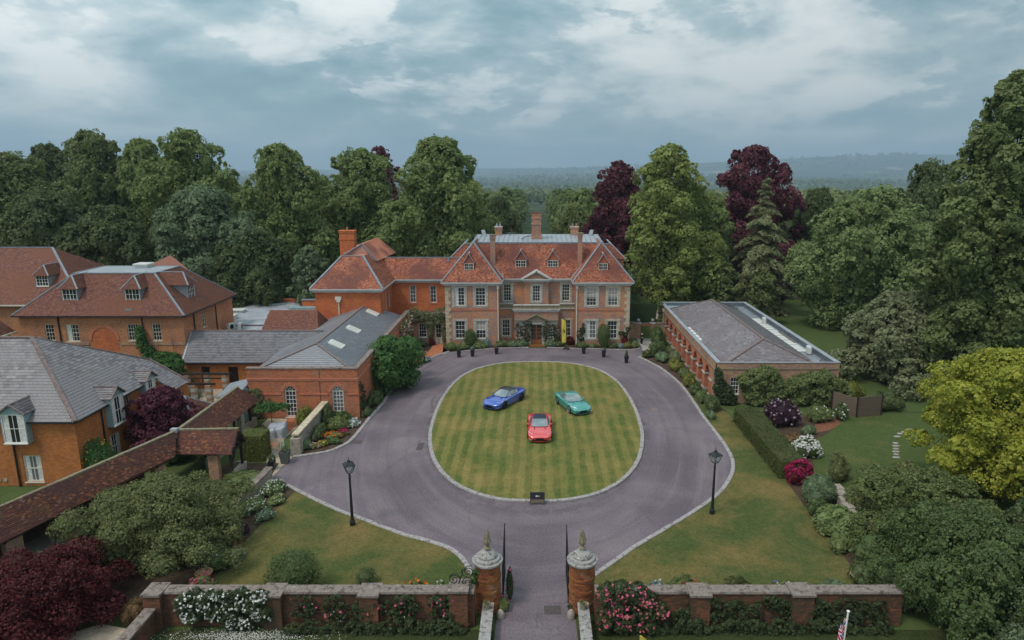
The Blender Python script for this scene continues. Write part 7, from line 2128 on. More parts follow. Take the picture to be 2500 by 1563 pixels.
def planter(x, y, label, plant, w_=0.25, h_=0.78, cone=False, m_='planter_black'):
    r_ = empty('tall_planter', (x, y, 0.004), label, 'planter', 'planters in front of the manor')
    b = MB(); b.lathe((0, 0, 0), [(w_ * 0.95, 0), (w_ * 1.36, h_), (w_ * 1.28, h_), (w_ * 1.2, h_ - 0.08)], 4, R(45)); b.build('planter_body', MA[m_], r_, local=True)
    rng = np.random.default_rng(int(abs(x) * 100))
    if cone:
        V = clump_leaves(rng, [(0, 0, h_ + 0.12 + q * 0.16, 0.23 - q * 0.045, 0.23 - q * 0.045, 0.16) for q in range(4)], 900, 0.06, inner=0.3)
        np_mesh('plant', np.concatenate([V, ico((0, 0, h_ + 0.25), 0.15, 0.15, 0.35)]), 4, MA['yew_clipped'], r_)
    else:
        V = clump_leaves(rng, [(0, 0, h_ + 0.2, 0.26, 0.26, 0.24), (0.1, 0.05, h_ + 0.35, 0.16, 0.16, 0.14)], 520, 0.085, inner=0.3)
        np_mesh('plant', V, 4, MA[plant], r_)
    return r_
planter(-9.0, 76.9, 'tall black planter with clipped evergreen, leftmost of the row before the manor', 'leaf_bay', cone=True)
planter(-7.45, 77.2, 'tall black planter with white flowers, second from left before the manor', 'leaf_silver')
planter(-4.69, 78.3, 'tall black planter with pale yellow plant left of the front door', 'leaf_variegated')
planter(5.65, 78.5, 'tall black planter with yellow green plant right of the banner', 'leaf_yellowgreen')
planter(7.88, 76.95, 'tall black planter with dark bushy plant right of the front door', 'leaf_bay')
planter(10.21, 74.5, 'tall black planter with cone topiary, rightmost and nearest on the drive', 'leaf_bay', cone=True)
planter(-18.75, 47.55, 'square lead planter at the end of the garden wall by the drive', 'leaf_blue', 0.36, 0.95, m_='planter_lead')
planter(-19.3, 46.4, 'slim black planter standing by the garden path entrance', 'leaf_bay', 0.24, 0.7)

def feather(name, x, y, label, z_top, width, cat='banner', emblem=True, bend=1):
    r_ = empty(name, (x, y, 0.004), label, cat)
    bs = MB(); bs.lathe((0, 0, 0), [(0.45, 0), (0.46, 0.03), (0.42, 0.09), (0.10, 0.10), (0.04, 0.16)], 18); bs.build('base', MA['planter_black'], r_, local=True)
    pts = [(0, 0, 0.05), (0.0, 0, z_top - 0.9), (-0.04, 0, z_top - 0.35), (-0.2, 0, z_top - 0.08), (-width * 0.98, 0, z_top + 0.02)]
    MB().tube(pts, [0.022, 0.018, 0.012, 0.01, 0.006], 6).build('pole', MA['iron'], r_, local=True)
    fl = MB(); rows = []
    zb = 0.78
    def xr(z_):
        t_ = max(0.0, (z_ - (z_top - 0.9)) / 0.9)
        return -0.02 - 0.05 * t_ - max(0.0, (z_ - (z_top - 0.3)) / 0.3) ** 2 * (width * 0.75)
    for i in range(25):
        z_ = zb + (z_top - zb) * i / 24
        row = []
        for k_ in range(7):
            q = k_ / 6
            row.append((xr(z_) + (-(width + 0.06 * i / 24) - 0.02 - xr(z_)) * q, 0.03 * math.sin(z_ * 3 + q * 4) * q, z_))
        rows.append(row)
    fl.grid(rows); o_ = fl.build('flag_panel', MA['banner_yellow'], r_, local=True, smooth=True)
    md = o_.modifiers.new('thick', 'SOLIDIFY'); md.thickness = 0.006
    if emblem:
        # rearing horse in black, facing left
        H = [(0.02, 0.0), (0.05, 0.09), (0.09, 0.16), (0.05, 0.22), (0.06, 0.30), (0.01, 0.36), (-0.02, 0.46), (-0.06, 0.50), (-0.08, 0.47), (-0.13, 0.43), (-0.10, 0.41), (-0.07, 0.42), (-0.06, 0.36), (-0.13, 0.38), (-0.17, 0.34), (-0.15, 0.33), (-0.12, 0.35), (-0.06, 0.31), (-0.11, 0.26), (-0.13, 0.20), (-0.11, 0.20), (-0.09, 0.25), (-0.03, 0.26), (0.0, 0.20), (-0.03, 0.12), (-0.08, 0.06), (-0.06, 0.04), (0.0, 0.10), (0.0, 0.0)]
        tail = [(0.06, 0.22), (0.12, 0.26), (0.13, 0.38), (0.17, 0.44), (0.10, 0.40), (0.09, 0.29)]
        e_ = MB()
        for P_ in (H, tail): e_.poly([(-width * 0.52 + px2, -0.045, 2.0 + pz * 1.0) for px2, pz in P_])
        eo = e_.build('emblem', MA['print_black'], r_, local=True)
        bm = bmesh.new(); bm.from_mesh(eo.data); bmesh.ops.triangulate(bm, faces=bm.faces[:], ngon_method='EAR_CLIP'); bm.to_mesh(eo.data); bm.free()
    return r_
feather('feather_banner', 3.67, 80.55, 'yellow feather banner with black horse emblem beside the front door', 3.72, 0.52)
q = PY(1566, 1552, 25.2)
feather('feather_banner', q.x + 0.3, 25.2, 'tip of a yellow feather banner at the bottom edge right of the gate', q.z, 0.30, emblem=False)

# union flag on a white pole at the bottom edge
qt = PY(2071, 1494, 23.0)
fl_root = empty('flag_pole', (qt.x - 0.2, 23.0, 0), 'white pole with red, white and blue union flag at the bottom edge', 'flag')
pl = MB(); pl.tube([(0, 0, 0), (0.2, 0, qt.z)], 0.035, 8); pl.build('pole', MA['white_paint'], fl_root, local=True)
MB().lathe((0.2, 0, qt.z), [(0.03, -0.02), (0.06, 0.0), (0.06, 0.04), (0.02, 0.07)], 10).build('finial', MA['white_paint'], fl_root, local=True)
fw, fh_ = 1.5, 0.95
def jack(u, v):
    """material index of the union flag; u,v in 0..1"""
    X = (u - 0.5) * 60; Y_ = (v - 0.5) * 30
    if abs(X) < 3 or abs(Y_) < 3: return 1
    if abs(X) < 5 or abs(Y_) < 5: return 0
    for sgn in (1, -1):
        d_ = (Y_ * 2 - sgn * X) / math.sqrt(5)
        if abs(d_) < 1.3: return 1
        if abs(d_) < 3: return 0
    return 2
fm = MB(); NU, NV = 44, 30
def fpt(u, v):
    # hangs in folds from the hoist
    hang = u * 0.62
    x_ = -0.03 - 0.40 * u * (0.55 + 0.45 * math.cos(u * 2.0)) ; z_ = qt.z - 0.25 - v * fh_ * (1 - 0.1 * u) - hang * 0.9
    y_ = 0.10 * math.sin(u * 11.0 + v * 2.0) * (0.3 + u)
    return (0.2 - (qt.z - z_) * 0.2 / qt.z * 1.0 + x_, y_, z_)
for i in range(NU):
    for j in range(NV):
        fm.cur = jack((i + 0.5) / NU, (j + 0.5) / NV)
        fm.poly([fpt(i / NU, j / NV), fpt((i + 1) / NU, j / NV), fpt((i + 1) / NU, (j + 1) / NV), fpt(i / NU, (j + 1) / NV)])
fm.build('flag_cloth', [MA['flag_white'], MA['flag_red'], MA['flag_blue']], fl_root, local=True)

# black arrow sign at the near edge of the lawn
sg = empty('arrow_sign', (0.08, 41.05, 0.02), 'small black sign with white left arrow at the near lawn kerb', 'sign')
bd = MB(); bd.hexa([(-0.48, -0.02, 0.12), (0.48, -0.02, 0.12), (0.48, 0.03, 0.12), (-0.48, 0.03, 0.12), (-0.48, 0.16, 0.78), (0.48, 0.16, 0.78), (0.48, 0.21, 0.78), (-0.48, 0.21, 0.78)]); bd.build('board', MA['planter_black'], sg, local=True)
lo_ = MB(); lo_.hexa([(-0.44, -0.026, 0.13), (0.44, -0.026, 0.13), (0.44, -0.02, 0.13), (-0.44, -0.02, 0.13), (-0.44, 0.026, 0.34), (0.44, 0.026, 0.34), (0.44, 0.032, 0.34), (-0.44, 0.032, 0.34)]); lo_.build('lower_panel', MA['wicker'], sg, local=True)
def sp(x, z): return (x, -0.02 + (z - 0.12) * 0.2727 - 0.006, z)
aw = MB(); aw.poly([sp(-0.06, 0.535), sp(0.14, 0.535), sp(0.14, 0.565), sp(-0.06, 0.565)]); aw.poly([sp(-0.14, 0.55), sp(-0.04, 0.49), sp(-0.02, 0.51), sp(-0.09, 0.55), sp(-0.02, 0.59), sp(-0.04, 0.61)]); aw.build('arrow', MA['print_white'], sg, local=True)
lg = MB()
for s_ in (-0.42, 0.42): lg.bar((s_, -0.12, 0.03), (s_, 0.0, 0.16), 0.05, 0.05); lg.bar((s_, 0.3, 0.03), (s_, 0.1, 0.4), 0.04, 0.04)
lg.build('leg', MA['iron'], sg, local=True)

# covered garden furniture on the terrace
def covered(x, y, w_, d_, h_, label, rz):
    r_ = empty('covered_furniture', (x, y, 0.035), label, 'furniture', 'covered garden furniture', rz)
    b = MB(); rows = []
    for t_, s_ in ((0.0, 1.06), (0.12, 1.0), (0.6, 0.96), (0.9, 0.93), (1.0, 0.80)):
        ring = []
        for k_ in range(20):
            a = 2 * math.pi * k_ / 20; c, s2 = math.cos(a), math.sin(a)
            q = (abs(c) ** 5 + abs(s2) ** 5) ** (-1 / 5)
            f = 1 + 0.03 * math.sin(k_ * 2.3) * (1 - t_)
            ring.append((w_ / 2 * c * q * s_ * f, d_ / 2 * s2 * q * s_ * f, h_ * t_ * (1 + 0.05 * c)))
        rows.append(ring)
    b.grid(rows, close=True); b.poly(rows[-1]); b.build('cover', MA['cover_grey'], r_, local=True, smooth=True)
covered(-21.45, 53.4, 1.5, 1.2, 0.8, 'large grey covered table on the hall terrace', 0.2)
covered(-21.75, 52.2, 1.0, 0.9, 0.75, 'grey covered chair at the front of the hall terrace', 0.5)
covered(-20.95, 52.6, 0.8, 0.8, 0.8, 'grey covered chair beside the brick path on the terrace', -0.1)

# terracotta pots
def bowl(x, y, r0, h_, label, m_, plantm=None, z=0.06):
    r_ = empty('plant_pot', (x, y, z), label, 'pot')
    MB().lathe((0, 0, 0), [(r0 * 0.55, 0), (r0 * 0.8, h_ * 0.5), (r0, h_ * 0.92), (r0 * 1.08, h_), (r0 * 0.96, h_), (r0 * 0.85, h_ * 0.8)], 16).build('pot_body', MA[m_], r_, local=True)
    if plantm: np_mesh('plant', clump_leaves(np.random.default_rng(4), [(0, 0, h_, r0 * 0.8, r0 * 0.8, h_ * 0.5)], 200, 0.09), 4, MA[plantm], r_)
q = G(500, 1418); bowl(q.x, q.y, 0.42, 0.45, 'pale terracotta bowl by the wall under the yew', 'terracotta', 'leaf_brown')
q = G(2170, 998); bowl(q.x, q.y, 0.48, 0.5, 'wide terracotta bowl beside the woven fence', 'terracotta', 'leaf_mid')
q = G(2103, 1432); bowl(q.x, q.y + 0.4, 0.4, 0.4, 'round terracotta pot behind the right front wall', 'terracotta', 'leaf_brown')

# ------------------------------------------------------------------ person with raised phone at the garden gateway
per = empty('person', (13.15, 82.3, 0.03), 'person in dark clothes and white shoes holding a phone up by the gateway', 'person', rz=R(190))
def skin_fig(name, joints, edges, m_, parent, root_i=0, sub=2):
    me = bpy.data.meshes.new(name); me.from_pydata([j[0] for j in joints], edges, [])
    o_ = link(name, me, MA[m_], parent)
    sk = o_.modifiers.new('skin', 'SKIN'); sk.use_smooth_shade = True
    for i, j in enumerate(joints):
        r2 = j[1] if isinstance(j[1], tuple) else (j[1], j[1])
        me.skin_vertices[0].data[i].radius = r2
        me.skin_vertices[0].data[i].use_root = (i == root_i)
    sb = o_.modifiers.new('sub', 'SUBSURF'); sb.levels = 1; sb.render_levels = sub
    return o_
J = [((0, 0, 0.93), (0.15, 0.11)), ((0, 0, 1.10), (0.14, 0.10)), ((0, 0, 1.30), (0.17, 0.11)), ((0, 0, 1.43), (0.13, 0.09)), ((0.01, 0, 1.50), (0.055, 0.055)), ((0.02, 0, 1.56), (0.07, 0.085)), ((0.03, 0, 1.64), (0.085, 0.10)), ((0.02, 0, 1.72), (0.06, 0.07)),
     ((0.0, 0.10, 0.86), (0.095, 0.095)), ((0.03, 0.11, 0.48), (0.062, 0.062)), ((-0.02, 0.12, 0.10), (0.042, 0.042)), ((0.0, -0.10, 0.86), (0.095, 0.095)), ((0.10, -0.11, 0.49), (0.062, 0.062)), ((0.05, -0.12, 0.10), (0.042, 0.042)),
     ((0.0, 0.19, 1.40), (0.062, 0.062)), ((0.12, 0.24, 1.20), (0.048, 0.048)), ((0.33, 0.12, 1.38), (0.035, 0.035)), ((0.0, -0.19, 1.40), (0.062, 0.062)), ((0.12, -0.24, 1.20), (0.048, 0.048)), ((0.33, -0.10, 1.38), (0.035, 0.035))]
Ed = [(0, 1), (1, 2), (2, 3), (3, 4), (4, 5), (5, 6), (6, 7), (0, 8), (8, 9), (9, 10), (0, 11), (11, 12), (12, 13), (3, 14), (14, 15), (15, 16), (3, 17), (17, 18), (18, 19)]
body = skin_fig('body', J, Ed, 'skin', per)
J2 = [(p, (r_[0] + 0.012, r_[1] + 0.012)) for p, r_ in J]
jac = skin_fig('jacket', [J2[0], J2[1], J2[2], J2[3], J2[14], J2[15], J2[16], J2[17], J2[18], J2[19]], [(0, 1), (1, 2), (2, 3), (3, 4), (4, 5), (5, 6), (3, 7), (7, 8), (8, 9)], 'cloth_dark', per)
tro = skin_fig('trousers', [J2[0], J2[8], J2[9], J2[10], J2[11], J2[12], J2[13]], [(0, 1), (1, 2), (2, 3), (0, 4), (4, 5), (5, 6)], 'cloth_dark', per)
hb = MB()
for i in range(7):
    a = i / 6 * math.pi * 0.62
    pass
hb.lathe((0.005, 0, 1.645), [(0.105, -0.03), (0.112, 0.02), (0.10, 0.07), (0.06, 0.115), (0.01, 0.125)], 12); hb.build('hair', MA['hair'], per, local=True, smooth=True)
fc = MB()
for s_ in (-1, 1): fc.lathe((0.115, s_ * 0.035, 1.635), [(0.004, -0.01), (0.012, 0), (0.004, 0.01)], 6)
fc.build('eye', MA['hair'], per, local=True)
nz = MB(); nz.hexa([(0.105, -0.015, 1.59), (0.14, -0.012, 1.59), (0.14, 0.012, 1.59), (0.105, 0.015, 1.59), (0.105, -0.008, 1.635), (0.115, -0.006, 1.635), (0.115, 0.006, 1.635), (0.105, 0.008, 1.635)]); nz.build('nose', MA['skin'], per, local=True)
for s_, hx in ((1, (0.33, 0.12, 1.38)), (-1, (0.33, -0.10, 1.38))):
    hj = [(hx, 0.03), ((hx[0] + 0.06, hx[1] - s_ * 0.03, hx[2] + 0.04), (0.036, 0.02))]; he = [(0, 1)]
    for k_ in range(4):
        b0 = len(hj); zz_ = hx[2] + 0.075 - k_ * 0.022
        hj += [((hx[0] + 0.085, hx[1] - s_ * 0.035, zz_), 0.010), ((hx[0] + 0.12 - 0.006 * abs(k_ - 1), hx[1] - s_ * 0.05, zz_ + 0.01), 0.009), ((hx[0] + 0.125, hx[1] - s_ * 0.085, zz_ + 0.012), 0.008)]
        he += [(1, b0), (b0, b0 + 1), (b0 + 1, b0 + 2)]
    b0 = len(hj); hj += [((hx[0] + 0.05, hx[1] - s_ * 0.06, hx[2] + 0.07), 0.011), ((hx[0] + 0.08, hx[1] - s_ * 0.085, hx[2] + 0.09), 0.009)]; he += [(1, b0), (b0, b0 + 1)]
    skin_fig('hand', hj, he, 'skin', per, 0, 1)
for s_, fx in ((1, -0.02), (-1, 0.05)):
    sb = MB(); yy = s_ * 0.12
    rows = [[(fx - 0.09 + 0.30 * t_, yy + w2 * q, z_) for q, z_ in ((-1, 0.0), (-0.95, hh * 0.6), (-0.4, hh), (0.4, hh), (0.95, hh * 0.6), (1, 0.0))] for t_, w2, hh in ((0, 0.035, 0.10), (0.3, 0.045, 0.12), (0.65, 0.05, 0.075), (0.95, 0.04, 0.05), (1.0, 0.02, 0.035))]
    sb.grid(rows, close=True); sb.poly(rows[0][::-1]); sb.poly(rows[-1]); sb.build('shoe', MA['shoe_white'], per, local=True, smooth=True)
fp = Matrix.Rotation(R(190), 4, 'Z') @ Vector((0.44, 0.01, 1.42))
ph = MB(); ph.box(-0.006, 0.006, -0.08, 0.08, -0.04, 0.04); po_ = ph.build('phone', MA['planter_black'], None); po_.location = (13.15 + fp.x, 82.3 + fp.y, 0.03 + fp.z); po_.rotation_euler = (0, 0, R(190)); tag(po_, 'dark phone held up in both hands by the person at the gateway', 'phone')
# ------------------------------------------------------------------ trees of the park
T = tree_px
big = dict(shared=True)
T('tall mid green tree at the far left edge of the wood', 15, 372, 138, 99, 'leaf_mid', shape='lime', **big)
T('dark tree with thin crooked top left of the twin limes', 118, 352, 86, 117, 'leaf_dark', shape='lime', **big)
T('tallest dark green tree rising above the left wood', 215, 318, 103, 112, 'leaf_mid', shape='lime', **big)
T('pale lime tree between the tall dark tree and the highest lime', 345, 340, 100, 113, 'leaf_lime', shape='lime', **big)
T('highest pale lime tree behind the stable block', 452, 316, 134, 106, 'leaf_lime', shape='lime', **big)
T('dense dark tree low in the wood at the left edge', 95, 470, 150, 95, 'leaf_dark', shape='round', **big)
T('dark green understorey tree behind the stable roof left', 265, 505, 132, 96, 'leaf_dark', shape='round', **big)
T('rounded blue green tree in front of the highest lime', 492, 462, 156, 95, 'leaf_blue', shape='round', **big)
T('dark leafy tree between the rounded blue green tree and the lone lime', 615, 560, 114, 92, 'leaf_dark', shape='round', **big)
T('lone pointed lime tree left of the service wing', 680, 352, 117, 103, 'leaf_lime', shape='lime', **big)
mass = dict(shared=True, shape='round')
T('green filler tree between the dark crooked tree and the tallest tree', 165, 405, 90, 121, 'leaf_lime', **mass)
T('soft green tree behind the pale lime of the left wood', 290, 395, 95, 121, 'leaf_lime', **mass)
T('soft green tree right of the highest lime', 545, 432, 80, 118, 'leaf_lime', **mass)
T('soft green tree at the right shoulder of the lone pointed lime', 765, 428, 72, 117, 'leaf_lime', **mass)
T('small dense dark tree beside the service wing hip roof', 752, 600, 62, 89, 'leaf_blue', shape='dome', n=8000, leaf=0.3, base=0.02)
T('light green lime behind the service wing chimney', 878, 362, 112, 114, 'leaf_lime', shape='lime', **big)
T('copper beech whose purple top shows between two limes', 925, 357, 80, 138, 'leaf_copper', shape='dome', n=12000, leaf=0.4, lobes_n=30, lobe=0.3)
T('broad mid green lime behind the link roof left of the manor', 1062, 335, 140, 107, 'leaf_lime', shape='lime', **big)
T('leaning light tree at the right of the broad lime', 1140, 432, 58, 119, 'leaf_limelight', shape='lime', shared=True)
T('dark evergreen oak behind the left manor chimneys', 1218, 482, 62, 134, 'leaf_dark', shape='round', shared=True)
T('grey green tree right of the avenue behind the manor', 1405, 500, 62, 134, 'leaf_mid', shape='round', shared=True)
T('slimmer copper beech behind the manor roof', 1512, 393, 84, 121, 'leaf_copper', shape='round', n=26000, leaf=0.34, lobes_n=40, base=0.05, up=0.0, dome=0.9)
lm = T('tall yellow green lime with mistletoe right of the manor', 1640, 352, 132, 101, 'leaf_limelight', shape='lime', n=38000, leaf=0.30, lobes_n=46, lobe=0.25, base=0.03)
T('lime tree with darker foliage behind the tall yellow green lime', 1735, 470, 70, 109, 'leaf_lime', shape='lime', shared=True)
T('largest copper beech with broad purple dome behind the cedar', 1845, 355, 138, 117, 'leaf_copper', shape='dome', n=32000, leaf=0.35, lobes_n=46, lobe=0.25, base=0.04, up=0.0, dome=0.9)
T('big round pale green chestnut on the park lawn', 2140, 462, 172, 92, 'leaf_chestnut', shape='round', n=38000, leaf=0.31, lobes_n=50, lobe=0.26, base=0.05)
T('dark twiggy tree between the purple beech and the chestnut', 2000, 462, 75, 118, 'leaf_dark', shape='round', shared=True)
T('dark spreading tree on the skyline behind the chestnut', 2275, 400, 110, 108, 'leaf_dark', shape='round', shared=True)
T('huge dark green tree filling the right edge', 2500, 172, 180, 64, 'leaf_mid', shape='lime', n=46000, leaf=0.29, lobes_n=64, lobe=0.24, base=0.06)
T('dark tree below the huge tree at the right edge', 2455, 430, 120, 72, 'leaf_dark', shape='round', n=22000, leaf=0.3, lobes_n=30, base=0.04)
T('grey green spreading tree behind the woven fence', 2240, 712, 160, 68, 'leaf_grey', shape='dome', n=26000, leaf=0.28, lobes_n=46, lobe=0.24, base=0.03, per=16)
T('young small leaved tree left of the cedar on the park lawn', 1770, 640, 42, 97, 'leaf_mid', shape='round', n=3500, leaf=0.26, trunk_r=0.12, base=0.18)
T('young small tree in front of the cedar trunk', 1866, 660, 40, 93, 'leaf_mid', shape='round', n=3500, leaf=0.24, trunk_r=0.12, base=0.25)
q = G(1706, 718); shrub('rounded dark laurel bush under the yellow green lime', q.x, q.y, 2.6, 2.2, 2.6, 'leaf_dark', n=4000, leaf=0.2)
q = G(615, 770); shrub('rounded grey green bush behind the kitchen flat roof', -36.0, 91.0, 4.2, 3.0, 6.0, 'leaf_blue', n=7000, leaf=0.22)
shrub('dark undergrowth bush beside the service wing', -29.5, 91.5, 4.5, 2.5, 5.5, 'leaf_dark', n=6000, leaf=0.24)
shrub('dark undergrowth bush behind the rear stable block', -47.0, 92.0, 6.5, 3.0, 6.0, 'leaf_dark', n=7000, leaf=0.26)

# mistletoe balls hang in the lime
for k_, (mx2, mz, rr) in enumerate(((1650, 395, 0.9), (1632, 420, 0.7), (1672, 440, 0.8))):
    pp = PY(mx2, mz, 97.5)
    V = clump_leaves(np.random.default_rng(60 + k_), [(0, 0, 0, rr, rr, rr)], 500, 0.2, inner=1)
    o_ = np_mesh('mistletoe', V, 4, MA['leaf_mistletoe']); o_.location = pp
    tag(o_, ('highest', 'middle', 'lowest')[k_] + ' dark mistletoe ball in the crown of the tall yellow green lime', 'mistletoe', 'mistletoe balls in the lime')

# cedar: tiers of drooping boughs
def cedar(label, px, ytop, Y, rmax):
    p = PY(px, ytop, Y); h = p.z
    rng = np.random.default_rng(77)
    root = empty('cedar_tree', (p.x, Y, 0), label, 'tree')
    tb = MB(); tb.tube([(0, 0, -0.2), (0, 0, h * 0.5), (0, 0, h * 0.98)], [0.45, 0.22, 0.03], 8)
    pos = []; nr = []
    z_ = 1.2
    while z_ < h - 0.3:
        t_ = z_ / h
        L = rmax * (1 - t_) ** 0.85 + 0.25
        nb = 9 if t_ < 0.75 else 6
        a0 = rng.uniform(0, 6.28)
        for b_ in range(nb):
            a = a0 + b_ * 2 * math.pi / nb + rng.uniform(-0.35, 0.35); Lb = L * rng.uniform(0.5, 1.18); zk = z_; z_ = max(0.8, z_ + rng.uniform(-0.45, 0.45))
            d = np.array([math.cos(a), math.sin(a), 0.0])
            end = d * Lb + np.array([0, 0, z_ - 0.10 * Lb + 0.25])
            tb.tube([(0, 0, z_), tuple(d * Lb * 0.5 + np.array([0, 0, z_ + 0.10 * Lb])), tuple(end)], [0.06, 0.04, 0.012], 5, cap=False)
            n = int(75 + 70 * Lb)
            s_ = rng.random(n) ** 0.7
            wdt = 0.30 * Lb * np.sin(np.pi * np.clip(s_ * 0.85 + 0.12, 0, 1)) + 0.12
            side = np.array([-d[1], d[0], 0.0])
            lat = rng.uniform(-1, 1, n)
            P_ = d[None] * (s_ * Lb)[:, None] + side[None] * (lat * wdt)[:, None]
            P_[:, 2] += z_ + 0.25 * s_ - 0.32 * Lb * s_ ** 2 + 0.12 * Lb * np.sin(np.pi * s_) - np.abs(lat) * wdt * 0.5 - rng.random(n) * 0.22
            pos.append(P_); nr.append(np.array([0, 0, 1.0])[None] + d[None] * 0.3 + rng.normal(0, 0.35, (n, 3))); z_ = zk
        z_ += 0.8 + 0.8 * (1 - t_) * rng.uniform(0.8, 1.2)
    P_ = np.concatenate(pos); N_ = np.concatenate(nr)
    tb.build('trunk', MA['bark'], root, local=True)
    np_mesh('crown', leaf_quads(rng, P_, N_, np.full(len(P_), 0.36), 0.5), 4, MA['leaf_cedar'], root)
cedar('grey green tiered cedar on the park lawn in front of the copper beech', 1872, 432, 101.5, 6.3)

# avenue of limes running down the slope behind the house
proto = None
ORD = 'first second third fourth fifth sixth seventh eighth ninth tenth eleventh twelfth thirteenth fourteenth fifteenth'.split()
for k_ in range(15):
    y_ = 165 + k_ * 24
    for s_ in (-1, 1):
        x_ = s_ * 11.5 + random.uniform(-0.8, 0.8)
        row = 'left' if s_ < 0 else 'right'
        lb_ = f'lime tree, {ORD[k_]} from the manor in the {row} row of the avenue'
        if proto is None:
            proto = tree(lb_, x_, y_, 17.0, 6.2, 'leaf_lime', shape='lime', n=3600, leaf=0.62, lobes_n=20, name='avenue_tree', group='limes of the avenue behind the manor')
        else:
            c = copy_tree(proto); c['label'] = lb_; c.location = (x_, y_, terrain_z(x_, y_)); c.rotation_euler = (0, 0, random.uniform(0, 6.28)); sc_ = random.uniform(0.88, 1.12); c.scale = (sc_ * random.uniform(0.9, 1.1), sc_, sc_)

# woods beyond, read as one mass
def wood_mass(name, label, n, xr, yr, seed, size, dens_fn=None, m_='leaf_wood', leaves=46):
    lv = leaves
    rng = np.random.default_rng(seed)
    out = []
    cnt = 0; tries = 0
    while cnt < n and tries < n * 8:
        tries += 1
        y_ = yr[0] + (yr[1] - yr[0]) * rng.random() ** 1.25
        x_ = rng.uniform(*xr) * (0.25 + 0.75 * y_ / yr[1])
        if dens_fn and not dens_fn(x_, y_): continue
        cnt += 1
        h = size * rng.uniform(0.75, 1.25); r_ = h * rng.uniform(0.36, 0.5); z0 = terrain_z(x_, y_)
        sz = max(1.0, h * (0.10 + y_ / 14000.0)); leaves = lv if y_ > 420 else 150
        if y_ < 420: sz = 0.8
        d = unit(rng.normal(size=(leaves, 3)) + np.array([0, -0.25, 0.55]))
        P_ = np.array([x_, y_, z0 + h * 0.52]) + d * np.array([r_, r_, h * 0.5]) * rng.uniform(0.75, 1.05, (leaves, 1))
        out.append(leaf_quads(rng, P_, d + rng.normal(0, 0.4, (leaves, 3)), np.full(leaves, sz * 2.0), 0.9))
        out.append(ico((x_, y_, z0 + h * 0.45), r_ * 0.85, r_ * 0.85, h * 0.44, 6, 3))
    o_ = np_mesh(name, np.concatenate(out), 4, MA[m_])
    tag(o_, label, 'wood', kind='stuff')
wood_mass('woodland', 'mixed green woodland filling the valley beyond the avenue', 620, (-420, 420), (190, 900), 1, 15.0, lambda x, y: abs(x) > 19)
wood_mass('woodland', 'far blue green woods scattered over the distant fields', 1000, (-2600, 2600), (900, 4200), 2, 17.0, lambda x, y: (math.sin(x * 0.0045 + 1.3) + math.sin(y * 0.0042 + x * 0.002) > -0.25), leaves=20)
wood_mass('woodland', 'dark woodland belts on the far hills at the horizon', 900, (-5200, 6200), (4200, 9300), 3, 20.0, lambda x, y: (math.sin(x * 0.0022 + 0.4) + math.sin(y * 0.0031 - x * 0.0011) > 0.35), leaves=12)

# ------------------------------------------------------------------ clipped yews right of the manor
clipped('long clipped yew hedge between the manor and the orangery', lambda m: m.hexa([(-3.4, -1.4, 0), (3.2, -1.4, 0), (5.2, 1.2, 0), (-3.4, 1.2, 0), (-3.3, -1.3, 3.0), (1.6, -1.3, 3.0), (4.6, 1.0, 2.4), (-3.3, 1.0, 4.3)]), 'yew_clipped', (15.6, 95.2, 0), 9000, 0.16, seed=5)
clipped('clipped yew pyramid behind the long hedge', lambda m: m.poly([(-3.2, -2.6, 0), (3.8, -2.6, 0), (0.2, 0.6, 6.0)]).poly([(3.8, -2.6, 0), (3.6, 3.4, 0), (0.2, 0.6, 6.0)]).poly([(3.6, 3.4, 0), (-3.2, 3.4, 0), (0.2, 0.6, 6.0)]).poly([(-3.2, 3.4, 0), (-3.2, -2.6, 0), (0.2, 0.6, 6.0)]), 'leaf_hedge', (16.7, 98.8, 0), 7000, 0.15, name='yew_pyramid', cat='topiary', seed=6)
clipped('tall domed clipped yew behind the manor corner', lambda m: m.lathe((0, 0, 0), [(2.4, 0), (2.6, 3.0), (2.4, 5.2), (1.7, 6.5), (0.7, 7.1), (0.1, 7.2)], 16), 'yew_clipped', (15.6, 102.5, 0), 8000, 0.18, name='yew_dome', cat='topiary', seed=7)

